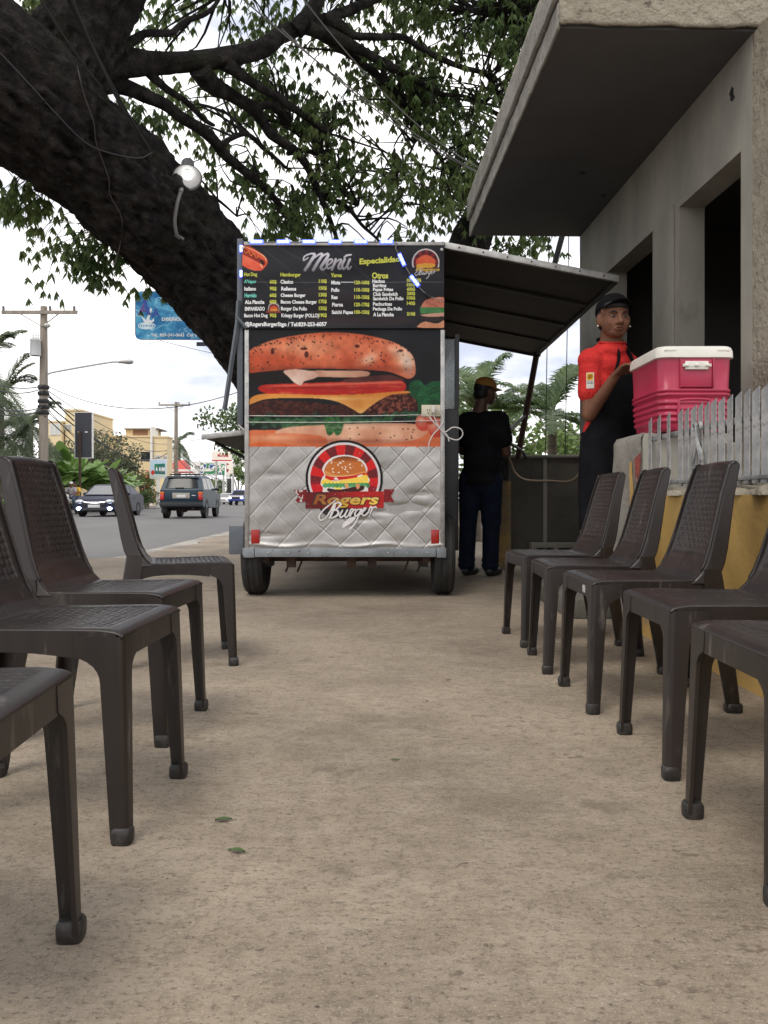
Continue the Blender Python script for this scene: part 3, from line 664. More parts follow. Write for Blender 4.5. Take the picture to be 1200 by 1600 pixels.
# script lettering
W_ = (226, 222, 220)
def script(ink_, ox, oy, k, wd, c):
    S = lambda pts, w: ink_.stroke([(ox + x * k, oy + y * k) for x, y in pts], [q * wd for q in w] if isinstance(w, list) else w * wd, c)
    S([(30, -4), (20, 4), (8, 14), (1, 24), (3, 30), (11, 27), (20, 14), (26, 3), (25, 10), (20, 22), (17, 27)], [1, 1.2, 1.4, 1.6, 1.4, 1.2, 1.6, 1.6, 2.2, 2.2, 1.2])
    S([(24, 6), (32, 2), (35, 6), (28, 13), (23, 14), (30, 15), (31, 21), (24, 26), (17, 27)], [1.2, 1.8, 2.2, 1.2, 1, 1.8, 2.2, 1.6, 1])
    S([(38, 15), (34, 23), (36, 26), (42, 21), (46, 14), (42, 23), (44, 26), (48, 22)], 1.5)
    S([(48, 22), (52, 13), (55, 14), (52, 19), (50, 24), (54, 17), (58, 13), (60, 15)], 1.4)
    S([(68, 14), (63, 13), (58, 19), (59, 24), (64, 20), (68, 13), (63, 25), (57, 37), (50, 44)], [1.2, 1.2, 1.6, 1.6, 1.3, 1.6, 1.6, 1.8, 2.2])
    S([(66, 21), (73, 15), (75, 11), (71, 13), (69, 20), (73, 23), (79, 18)], 1.4)
    S([(79, 18), (83, 9), (85, 12), (83, 17), (82, 20), (86, 12), (90, 9), (92, 11)], 1.4)
script(e, 498, 783, 0.98, 1.7, W_)
e.poly([(536, 818), (546, 809), (556, 808), (552, 815), (542, 822), (535, 825)], W_)
e.put((e.A > 0.5) & (sc > 0.86), (206, 190, 184), a=0.6)
em = e.mesh('emblem', T(0.016), M_printf, tr)
def ink_grad(V):
    t = np.clip((V[:, 0] - tx(490)) / (tx(590) - tx(490)), 0, 1)[:, None]; h = np.clip((V[:, 2] - tz(791)) / (tz(771) - tz(791)), 0, 1)[:, None]
    a = np.array(srgb(150, 78, 40)); b = np.array(srgb(244, 206, 66)); d = np.array(srgb(110, 50, 34)); w = np.array(srgb(240, 214, 170))
    c = (a * (1 - t) + b * t); return c * (1 - h * 0.5) + (d * (1 - t) + w * t) * h * 0.5
lettering('emblem_outline', [('Rogers', 487.3, 594, 770.5, 795)], T(0.0175), mat('dark_ink', (0.02, 0.015, 0.015), 0.5), em, shear=0.22, bold=0.05)
lettering('emblem_name', [('Rogers', 489.5, 592, 772.3, 793.2)], T(0.019), M_printf, em, shear=0.22, bold=0.028, ink=ink_grad)
e2 = Ink(494, 776, 596, 830, 0.5, (0, 0, 0), 0.0); script(e2, 498, 783, 0.98, 1.65, W_); e2.mesh('emblem_script', T(0.0205), M_printf, em)

# ---- bumper, chassis, wheels
tbox('bumper', M_bumper, tx(399), tx(681), TY - 0.03, TY + 0.05, tz(870), tz(857), bevel=0.004)
for x0, x1 in ((380, 398.3), (681.8, 697)):
    tbox('bumper_end', M_bumper, tx(x0), tx(x1), TY - 0.026, TY + 0.06, tz(871), tz(856), bevel=0.004)
tbox('axle', M_rust, tx(404), tx(686), 5.98, 6.03, 0.235, 0.285)
for xx in (XL + 0.10, XR - 0.14):
    tbox('chassis_rail', M_rust, xx, xx + 0.05, TY + 0.06, YB + 0.7, ZB - 0.055, ZB + 0.012)
    tbox('spring_hanger', M_dark, xx - 0.02, xx + 0.045, 5.9, 6.1, 0.20, ZB - 0.056)
for xx in (445, 541, 574): tbox('crossmember', M_rust, tx(xx), tx(xx + 14), TY + 0.1, TY + 0.16, ZB - 0.09, ZB + 0.015)
for xx in (443, 462, 634, 656): MB().tube([(tx(xx), TY + 0.2, ZB + 0.015), (tx(xx) + 0.02, TY + 0.2, ZB - 0.06), (tx(xx) - 0.01, TY + 0.22, ZB - 0.13)], 0.008, 6).build('hanging_hook', M_rust, tr, True)
tbox('drawbar', M_rust, -0.30, -0.22, YB - 0.2, YB + 1.1, 0.33, 0.39)
def wheel(parent, c, r, w, rimcol, world=True):
    M = Matrix.Translation(c) @ Matrix.Rotation(R(90), 4, 'Y')
    t = MB(); prof = []
    for k in range(13):
        a = math.pi * k / 12; prof.append((r * (0.80 + 0.20 * math.sin(a) ** 0.35), -w / 2 * math.cos(a) * (1.0 if 0 < k < 12 else 0.92)))
    prof = [(r * 0.62, -w * 0.36)] + prof + [(r * 0.62, w * 0.36)]
    t.lathe(prof, 40, M)
    tyre = t.build('wheel', M_black, parent, world, angle=50)
    tr_ = MB()
    for gx in (-0.25, 0.0, 0.25):
        tr_.lathe([(r * 1.004, gx * w - w * 0.075), (r * 1.012, gx * w - w * 0.06), (r * 1.012, gx * w + w * 0.06), (r * 1.004, gx * w + w * 0.075)], 40, M, cap=False)
    tr_.build('tread', M_black, tyre, True if world else False)
    rm = MB().lathe([(0.01, w * 0.2), (r * 0.3, w * 0.24), (r * 0.5, w * 0.15), (r * 0.6, w * 0.3), (r * 0.63, w * 0.36), (r * 0.63, -w * 0.36), (r * 0.6, -w * 0.3), (r * 0.5, -w * 0.15), (r * 0.3, -w * 0.24), (0.01, -w * 0.2)], 24, M)
    rm.build('rim', rimcol, tyre, True if world else False)
    return tyre
wheel(tr, (tx(391), 6.0, 0.29), 0.289, 0.15, M_rust); wheel(tr, (tx(696), 6.0, 0.29), 0.289, 0.15, M_rust)
tbox('mudguard', M_steelp, tx(358), tx(381), TY - 0.01, TY + 0.03, tz(866), tz(822), bevel=0.003)

# ---- right side: hatch held up as an awning, black counter box, glass case
AX0, AZ0, AX1, AZ1 = tx(690), tz(381) - 0.01, 1.605, 2.185
sl = (AZ1 - AZ0) / (AX1 - AX0)
def aslab(y0, y1, o0, o1, x0=AX0, x1=AX1):
    mb = MB(); za = AZ0 + (x0 - AX0) * sl; zb = AZ0 + (x1 - AX0) * sl
    mb.add([(x0, y0, za + o0), (x1, y0, zb + o0), (x1, y1, zb + o0), (x0, y1, za + o0), (x0, y0, za + o1), (x1, y0, zb + o1), (x1, y1, zb + o1), (x0, y1, za + o1)],
           [(0, 3, 2, 1), (4, 5, 6, 7), (0, 1, 5, 4), (1, 2, 6, 5), (2, 3, 7, 6), (3, 0, 4, 7)]); return mb
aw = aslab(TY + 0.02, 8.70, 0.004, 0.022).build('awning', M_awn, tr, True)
aslab(TY - 0.012, TY + 0.018, -0.018, 0.026).build('awning_edge', M_alu, aw, True, bevel=0.003)
aslab(8.702, 8.73, -0.018, 0.026).build('awning_edge', M_dark, aw, True)
aslab(TY + 0.02, 8.70, -0.018, 0.027, AX1 - 0.03, AX1 + 0.004).build('awning_edge', M_dark, aw, True)
for yy_ in (6.45, 7.2, 7.95): aslab(yy_, yy_ + 0.03, -0.014, 0.003, AX0 + 0.02, AX1 - 0.032).build('awning_rib', M_dark, aw, True)
sc_ = MB()
for k in range(7):
    xx = AX0 + 0.12 + k * 0.165; M = Matrix.Translation((xx, TY - 0.012, AZ0 + (xx - AX0) * sl + 0.004)) @ Matrix.Rotation(R(90), 4, 'X'); sc_.lathe([(0.007, 0), (0.006, 0.003), (0.001, 0.004)], 8, M)
o = sc_.build('awning_screws', M_rust, aw, True); o['kind'] = 'stuff'
tbox('counter_box', M_dark, XR + 0.002, XR + 0.13, 5.98, 8.1, 0.31, 1.33, bevel=0.01)
M_case = mat('dusty_glass', (0.75, 0.80, 0.80), 0.15, trans=0.85, alpha=0.55)
gc = tbox('glass_case', M_case, XR + 0.01, XR + 0.105, 6.02, 6.03, 1.335, 1.84)
box('case_frame', M_dark, XR + 0.105, XR + 0.135, 6.0, 6.04, 1.332, 1.87, gc, 0.0, True)
box('case_frame', M_dark, XR + 0.105, XR + 0.135, 7.9, 7.94, 1.332, 1.87, gc, 0.0, True)
box('case_side', M_case, XR + 0.115, XR + 0.121, 6.042, 7.898, 1.335, 1.84, gc, 0.0, True)
# ---- left side: shutter, prop, fold-out shelf
shut = tbox('side_shutter', M_steelp, tx(369.5), tx(378.5), TY + 0.02, 8.2, tz(664), tz(371), bevel=0.003)
box('shutter_skin', M_dark, tx(378.6), tx(383), TY + 0.05, 8.2, tz(660), tz(376), shut, 0.0, True)
MB().tube([(tx(373), TY + 0.0, tz(470)), (tx(371), TY, tz(505)), (tx(350), TY + 0.02, tz(640))], 0.017, 4).build('shutter_prop', M_steelp, tr, True)
MB().tube([(tx(371), TY - 0.012, tz(497)), (tx(386), TY - 0.022, tz(514))], 0.012, 4).build('shutter_clip', M_steelp, tr, True)
MB().tube([(tx(372), TY + 0.01, tz(664)), (tx(385), TY + 0.005, tz(676))], 0.009, 6).build('shutter_hinge', M_alu, tr, True)
shf = MB()
SX0, SX1 = tx(311), tx(383); SZ0, SZ1 = tz(683), tz(675)
shf.add([(SX0, TY + 0.1, SZ0), (SX1, TY + 0.1, SZ1), (SX1, 8.1, SZ1), (SX0, 8.1, SZ0), (SX0, TY + 0.1, SZ0 + 0.02), (SX1, TY + 0.1, SZ1 + 0.02), (SX1, 8.1, SZ1 + 0.02), (SX0, 8.1, SZ0 + 0.02)],
        [(0, 3, 2, 1), (4, 5, 6, 7), (0, 1, 5, 4), (1, 2, 6, 5), (2, 3, 7, 6), (3, 0, 4, 7)])
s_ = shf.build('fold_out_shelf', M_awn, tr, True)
sl2 = (SZ1 - SZ0) / (SX1 - SX0)
eg = MB().add([(SX0, TY + 0.07, SZ0 - 0.012), (SX1 + 0.004, TY + 0.07, SZ1 - 0.012), (SX1 + 0.004, TY + 0.099, SZ1 - 0.012), (SX0, TY + 0.099, SZ0 - 0.012), (SX0, TY + 0.07, SZ0 + 0.024), (SX1 + 0.004, TY + 0.07, SZ1 + 0.024), (SX1 + 0.004, TY + 0.099, SZ1 + 0.024), (SX0, TY + 0.099, SZ0 + 0.024)],
        [(0, 3, 2, 1), (4, 5, 6, 7), (0, 1, 5, 4), (1, 2, 6, 5), (2, 3, 7, 6), (3, 0, 4, 7)])
eg.build('shelf_edge', M_alu, s_, True, bevel=0.002)
for yb in (TY + 0.4, 7.2):
    MB().tube([(SX0 + 0.03, yb, SZ0 - 0.01), (SX1 + 0.012, yb, SZ1 - 0.20)], 0.012, 4).build('shelf_bracket', M_dark, s_, True)
# ---- outlet
ob_ = tbox('outlet_plate', mat('ivory_plastic', (0.58, 0.53, 0.40), 0.4), tx(658.5), tx(688.5), TY - 0.016, TY - 0.005, tz(651), tz(633), bevel=0.003)
om = MB()
for dx in (667, 670.5): om.hexa(tx(dx), tx(dx + 0.9), TY - 0.0175, TY - 0.0165, tz(643), tz(639.5))
om.hexa(tx(668), tx(670), TY - 0.0175, TY - 0.0165, tz(646.5), tz(645)); om.build('outlet_slots', M_dark, ob_, True, smooth=False)

# ================================================================== menu banner hung over the top of the back wall
bn = thing('menu_banner', 'black menu banner with white dishes and lime prices above burger picture', 'banner', (tx(538), TY - 0.012, tz(514)))
b = Ink(379.5, 384.5, 693.5, 514, 0.7, (27, 27, 32))
nb = b.noise(70, 30, seed=21); nb2 = b.noise(12, seed=22)
b.C[:] = b.C * (0.7 + 0.6 * nb[..., None]); 
b.poly([(378, 384), (470, 384), (520, 440), (378, 443)], (62, 60, 60), smooth=False, a=0.25)
for a0, a1 in (((404, 384), (480, 445)), ((430, 384), (540, 446)), ((384, 418), (420, 448)), ((520, 384), (580, 440))):
    b.stroke([a0, a1], 3.5, (74, 74, 78), smooth=False, a=0.22)
b.poly([(380, 441.8), (694, 441.8), (694, 443.2), (380, 443.2)], (78, 76, 78), smooth=False, a=0.8)
b.ell(560, 502, 90, 9, (110, 50, 40), a=0.16); b.ell(500, 470, 60, 20, (90, 50, 46), a=0.15)
# hot dog
b.poly([(378, 384), (392, 387), (408, 397), (416, 404), (419, 412), (412, 422), (402, 425), (390, 421), (380, 413), (374, 400)], (204, 66, 40), (226, 104, 70), nb2)
b.poly([(380, 398), (392, 404), (405, 411), (412, 422), (402, 425), (388, 421), (377, 412)], (214, 74, 48), (232, 124, 92), nb2)
b.stroke([(381, 398), (393, 404), (404, 409), (411, 420)], 1.3, (238, 190, 150)); b.stroke([(384, 387), (398, 393), (412, 401), (417, 408)], 1.2, (236, 180, 136))
b.poly([(380, 390), (394, 396), (408, 405), (415, 410), (414, 416), (408, 414), (396, 407), (380, 398)], (120, 30, 22), (166, 60, 40), nb2)
b.poly([(406, 407), (413, 410), (414, 416), (409, 414)], (54, 18, 16)); b.stroke([(381, 390), (385, 397), (389, 394), (393, 401), (397, 397), (401, 404), (405, 401)], 1.0, (230, 130, 60))
# small burger at the right end
b.poly([(659, 478), (664, 471), (676, 467), (694, 466.5), (694, 484), (660, 483)], (176, 96, 74), (206, 140, 118), nb2); 
for k in range(24): b.ell(random.uniform(664, 692), random.uniform(468, 480), 0.8, 0.6, (110, 40, 36))
for x in range(656, 694, 4): b.poly([(x, 483), (x + 3, 481), (x + 6, 484), (x + 5, 490), (x + 1, 491)], (40, 92, 46), (86, 140, 84), nb2)
b.poly([(658, 493), (694, 490), (694, 495), (668, 496)], (190, 140, 120)); b.poly([(660, 497), (694, 497), (694, 503), (662, 502)], (44, 30, 30))
b.poly([(654, 509), (664, 504), (682, 507), (694, 502), (694, 513), (655, 513)], (182, 116, 84), (214, 158, 122), nb2)
# tiny emblems
def tiny(ink_, ox, oy, k):
    X, Y = ink_.X, ink_.Y
    for r_, c in ((23, (30, 28, 30)), (21.5, (196, 190, 190)), (19.5, (120, 34, 38))):
        ink_.put((np.hypot(X - ox, Y - oy) <= r_ * k) & (Y < oy + 7 * k), c)
    ra = np.floor((np.arctan2(Y - oy, X - ox) + 3.3) / 0.33) % 2 == 0
    ink_.put((np.hypot(X - ox, Y - oy) <= 19 * k) & (Y < oy + 7 * k) & ra, (74, 30, 34))
    ink_.poly([(ox - 14 * k, oy + 2 * k), (ox - 13 * k, oy - 6 * k), (ox, oy - 12 * k), (ox + 13 * k, oy - 6 * k), (ox + 14 * k, oy + 2 * k), (ox, oy + 3 * k)], (196, 66, 44), (222, 110, 70), nb2)
    ink_.poly([(ox - 14 * k, oy + 3 * k), (ox, oy + 1 * k), (ox + 14 * k, oy + 2 * k), (ox + 12 * k, oy + 7 * k), (ox, oy + 8 * k), (ox - 12 * k, oy + 8 * k)], (206, 150, 56))
tiny(b, 665, 412, 1.0); tiny(b, 428.5, 483, 0.42); tiny(b, 428.5, 484, 0.40)
b.poly([(418, 487), (438, 487), (440, 490), (416, 490)], (150, 60, 54), smooth=False)
script(b, 648, 421, 0.36, 0.55, (196, 190, 188))
# the big title, brushed strokes
S_ = lambda pts, w: b.stroke(pts, w, (204, 200, 206), c2=(128, 124, 132), f=np.clip((b.Y - 400) / 24, 0, 1))
S_([(482, 404), (475, 408), (476, 402), (484, 398), (492, 398), (488, 406), (482, 416), (477, 423)], [1.5, 2.4, 2.0, 2.2, 3.4, 4.2, 4.6, 4.6])
S_([(483, 415), (492, 404), (501, 398), (504, 400), (497, 411), (490, 423)], [2, 2.2, 3, 4, 4.6, 4.6])
S_([(496, 414), (502, 404), (511, 398), (513, 401), (507, 411), (502, 419), (505, 423), (510, 419)], [2, 2.4, 3, 4.2, 4.6, 4.6, 3, 2])
S_([(510, 418), (519, 411), (519, 407), (514, 408), (511, 414), (513, 421), (521, 417)], [2, 2.6, 2.6, 3, 3.6, 3, 2])
S_([(525, 407), (522, 415), (519, 423), (525, 412), (532, 407), (533, 410), (529, 418), (531, 422), (535, 418)], [3.4, 3.8, 3.4, 2, 2.6, 3.6, 3.6, 3, 2])
S_([(539, 407), (535, 416), (537, 422), (543, 416), (547, 407), (543, 417), (545, 422), (549, 418)], [3.6, 3.8, 3, 2.4, 3.6, 3.6, 3, 1.8])
S_([(538, 404), (542, 401), (549, 400)], [2.2, 3.0, 2.0])
yb0 = TY - 0.034
def banner_map(dy):
    def f(x, y):
        x = np.asarray(x, float); y = np.asarray(y, float)
        w = 0.004 * np.sin(x * 0.05 + 0.4 * np.sin(y * 0.06)) + 0.003 * np.sin(y * 0.11 + x * 0.013)
        return ((x - 600) / TS, TY - 0.022 - dy - w, EYE - (y - HOR) / TS)
    return f
b.mesh('banner_cloth', banner_map(0.0), M_print, bn)
cp = lambda t, x0, x1, ym, h, s=0: (t, 350 + x0 / 3.243, 350 + x1 / 3.243, 360 + (ym - h / 2) / 3.243, 360 + (ym + h / 2) / 3.243, s)
heads = [cp('Hot Dog', 105, 171, 231, 24), cp('Hamburger', 288, 391, 231, 24), cp('Yaroa', 542, 598, 232, 20), cp('Otros', 750, 832, 232, 32), cp('Especialidad', 687, 890, 168, 38, 0.075)]
teal = [cp("A'Vapor", 105, 167, 266, 23), cp('Hervido', 107, 168, 334, 21)]
items = [cp('Italiano', 106, 165, 300, 20), cp('ALa Plancha', 109, 208, 368, 20), cp('EMPANISADO', 109, 210, 402, 20), cp('Bacon Hot Dog', 105, 224, 438, 24),
         cp('Clasico', 288, 352, 264, 20), cp('Rellenos', 292, 367, 299, 20), cp('Cheese Burger', 289, 415, 335, 24), cp('Bacon Cheese Burger', 290, 473, 369, 24), cp('Burger De Pollo', 291, 422, 403, 24), cp('Krisspy Burger (POLLO)', 293, 482, 437, 25),
         cp('Mixta', 545, 590, 269, 20), cp('Pollo', 545, 586, 307, 20), cp('Res', 546, 577, 344, 20), cp('Pierna', 549, 604, 381, 20), cp('Salchi Papas', 547, 655, 421, 24),
         cp('Nachos', 752, 815, 261, 19), cp('Burritos', 755, 822, 283, 19), cp('Papas Fritas', 755, 857, 306, 22), cp('Club Sandwich', 755, 880, 327, 19), cp('Sandwich De Pollo', 755, 909, 349, 19),
         cp('Pechurinas', 755, 851, 376, 19), cp('Pechuga De Pollo', 755, 902, 403, 23), cp('A La Plancha', 756, 860, 429, 20), cp('@RogersBurgerStgo / Tel:829-253-6057', 107, 522, 481, 29), cp('-', 593, 657, 267, 3)]
prices = []
for t, y in (('60$', 266), ('90$', 300), ('60$', 334), ('60$', 367), ('90$', 436)): prices.append(cp(t, 234, 268, y, 22))
for t, y in (('110$', 263), ('150$', 298), ('130$', 332), ('170$', 366), ('150$', 400), ('190$', 434)): prices.append(cp(t, 482, 522, y, 22))
for t, y in (('120-160$', 269), ('110-150$', 307), ('110-150$', 344), ('120-170$', 381), ('100-150$', 419)): prices.append(cp(t, 661, 737, y, 22))
prices.append(cp('100-150$', 926, 998, 259, 20))
for t, y in (('150$', 282), ('60$', 304), ('200$', 326), ('100$', 348), ('140$', 374), ('210$', 428)): prices.append(cp(t, 926, 968, y, 20))
lettering('heading', heads, banner_map(0.0022), M_inkg, bn, bold=0.042)
lettering('dish_name', teal, banner_map(0.0022), M_inkt, bn, bold=0.042)
lettering('dish_name', items, banner_map(0.0022), M_inkw, bn, bold=0.040)
lettering('price', prices, banner_map(0.0022), M_inkg, bn, bold=0.042)
lettering('banner_emblem_name', [('Rogers', 649, 687, 419.5, 426.5)], banner_map(0.0022), mat('amber_ink', (0.55, 0.33, 0.05), 0.5), bn, shear=0.2, bold=0.03)
for xx, yy_ in ((690, 392), (381, 389)):
    M = Matrix.Translation((tx(xx), TY - 0.028, tz(yy_))) @ Matrix.Rotation(R(90), 4, 'X'); MB().lathe([(0.011, -0.006), (0.011, 0.003), (0.004, 0.006), (0.0005, 0.006)], 10, M).build('banner_eyelet', M_alu, bn, True)

# ================================================================== string of led modules
ls = thing('led_string', 'string of glowing blue white led modules along trailer top edge', 'led lights', (tx(500), TY - 0.03, ZT))
M_ledc = mat('led_halo_case', (0.2, 0.25, 0.6), 0.4, emit=(0.05, 0.09, 1.0), estr=2.4)  # case glows blue to stand in for the halo round the diodes
mods = [((tx(x), TY - 0.036, tz(380.3)), 0.0) for x in (402, 443.5, 483.5, 524, 564, 604)] + [((tx(627.5), TY - 0.052, tz(409)), R(66)), ((tx(647.5), TY - 0.052, tz(442)), R(52))] + [((tx(377.3) , TY - 0.006, tz(y)), R(90)) for y in (389, 428)]
for p, a in mods:
    M = Matrix.Translation(p) @ Matrix.Rotation(a, 4, 'Y'); w = 0.040 if a != R(90) else 0.022
    mm = MB().hexa(-w * 1.15, w * 1.15, -0.004, 0.006, -0.0135, 0.0135, M).build('led_module', M_ledc, ls, True, bevel=0.002)
    dm = MB()
    for k in range(3): dm.ball((( k - 1) * w * 0.66, -0.005, 0), (w * 0.29, 0.008, 0.0088), 6, M)
    dm.build('led_diodes', M_led, mm, True)
MB().tube(smooth_path([(tx(388), TY - 0.034, tz(380.8)), (tx(500), TY - 0.034, tz(380.5)), (tx(612), TY - 0.035, tz(381)), (tx(618), TY - 0.052, tz(392)), (tx(628), TY - 0.050, tz(410)), (tx(647), TY - 0.050, tz(442)), (tx(664), TY - 0.05, tz(461)), (tx(682), TY - 0.045, tz(470)), (tx(694), TY - 0.03, tz(472))]), 0.0028, 6).build('lead_wire', M_wgrey, ls, True)
MB().tube([(tx(664), TY - 0.052, tz(461)), (tx(672), TY - 0.052, tz(467.5))], 0.008, 6).build('connector', M_wire, ls, True)
# power lead plugged into the outlet
pc = thing('power_lead', 'white power lead with plug looping from the ivory outlet', 'power cable', (tx(668), TY - 0.02, tz(640)))
M_wc = mat('white_cable', (0.62, 0.60, 0.57), 0.5)
MB().hexa(tx(674), tx(679), TY - 0.055, TY - 0.0165, tz(646), tz(635)).build('plug', M_wc, pc, True, bevel=0.003)
for pts in ([(677, 645), (679, 655), (686, 668), (694, 676), (706, 669), (718, 671), (722, 680), (714, 688), (700, 684), (692, 676), (684, 668), (676, 660), (670, 652)],
            [(678, 640), (688, 645), (692, 658), (686, 669), (676, 680), (670, 692), (669, 704), (664, 712)],
            [(694, 676), (699, 682), (701, 690)]):
    MB().tube(smooth_path([(tx(x), TY - 0.045 + 0.012 * math.sin(i), tz(y)) for i, (x, y) in enumerate(pts)], 5), 0.0042, 6).build('cable', M_wc, pc, True)
# ================================================================== stackable plastic chairs
M_chair = mat('brown_plastic', (0.0138, 0.0102, 0.0091), 0.40, objrand=True, c2=(0.0235, 0.0170, 0.0148), nscale=4, c3=(0.135, 0.118, 0.105), n3=11, ramp3=(0.60, 0.76), f3=0.6, bump=0.08, bscale=120, bdist=0.002, stretch=(2.6, 2.6, 0.5), rvar=0.08)
M_foot = mat('scuffed_foot_plastic', (0.016, 0.0135, 0.013), 0.55, c2=(0.055, 0.050, 0.046), nscale=30, objrand=True, ramp=(0.45, 0.75), bump=0.3, bscale=80, bdist=0.003)

def lsec_leg(sx, sy, c_top, c_bot, wf_t, wf_b, ws_t, ws_b, z1, z0, fillet_f, fillet_s, t=0.008, r=0.014):
    """L-section leg: sx = +1 corner faces front, -1 faces rear; sy = side. c = outer corner (x,y)"""
    mb = MB(); rings = []; n = 40
    for i in range(n + 1):
        q = i / n
        z = z0 + (z1 - z0) * q; a = (z - z0) / (z1 - z0)
        cx = c_bot[0] + (c_top[0] - c_bot[0]) * a; cy = c_bot[1] + (c_top[1] - c_bot[1]) * a
        def fl(Rf):
            d = z - (0.368 - Rf)
            return 0 if d <= 0 else Rf - math.sqrt(max(Rf * Rf - min(d, Rf) ** 2, 0))
        wf = wf_b + (wf_t - wf_b) * a + fl(fillet_f); ws = ws_b + (ws_t - ws_b) * a + fl(fillet_s)
        sec = [(-ws, 0), (-r, 0), (-r * 0.62, -r * 0.08), (-r * 0.30, -r * 0.30), (-r * 0.08, -r * 0.62), (0, -r), (0, -wf), (-t, -wf), (-t, -t), (-ws, -t)]
        rings.append([(cx + u * sx, (cy + v) * sy, z) for u, v in sec])
    return mb.loft(rings)

def weave(a, b, amp=0.0016):
    """basket relief, a and b in cells"""
    i = math.floor(a); j = math.floor(b); fa = a - i; fb = b - j
    if (i + j) % 2 == 0: return amp * (math.sin(math.pi * fa) ** 0.7) * (0.55 + 0.45 * math.sin(math.pi * fb))
    return amp * (math.sin(math.pi * fb) ** 0.7) * (0.55 + 0.45 * math.sin(math.pi * fa))

def seat_z(x, y):
    return 0.428 - 0.012 * math.exp(-((x + 0.03) / 0.12) ** 2) * (1 - min(1, (abs(y) / 0.2)) ** 2) - 0.008 * max(0, (x - 0.15) / 0.06) ** 2

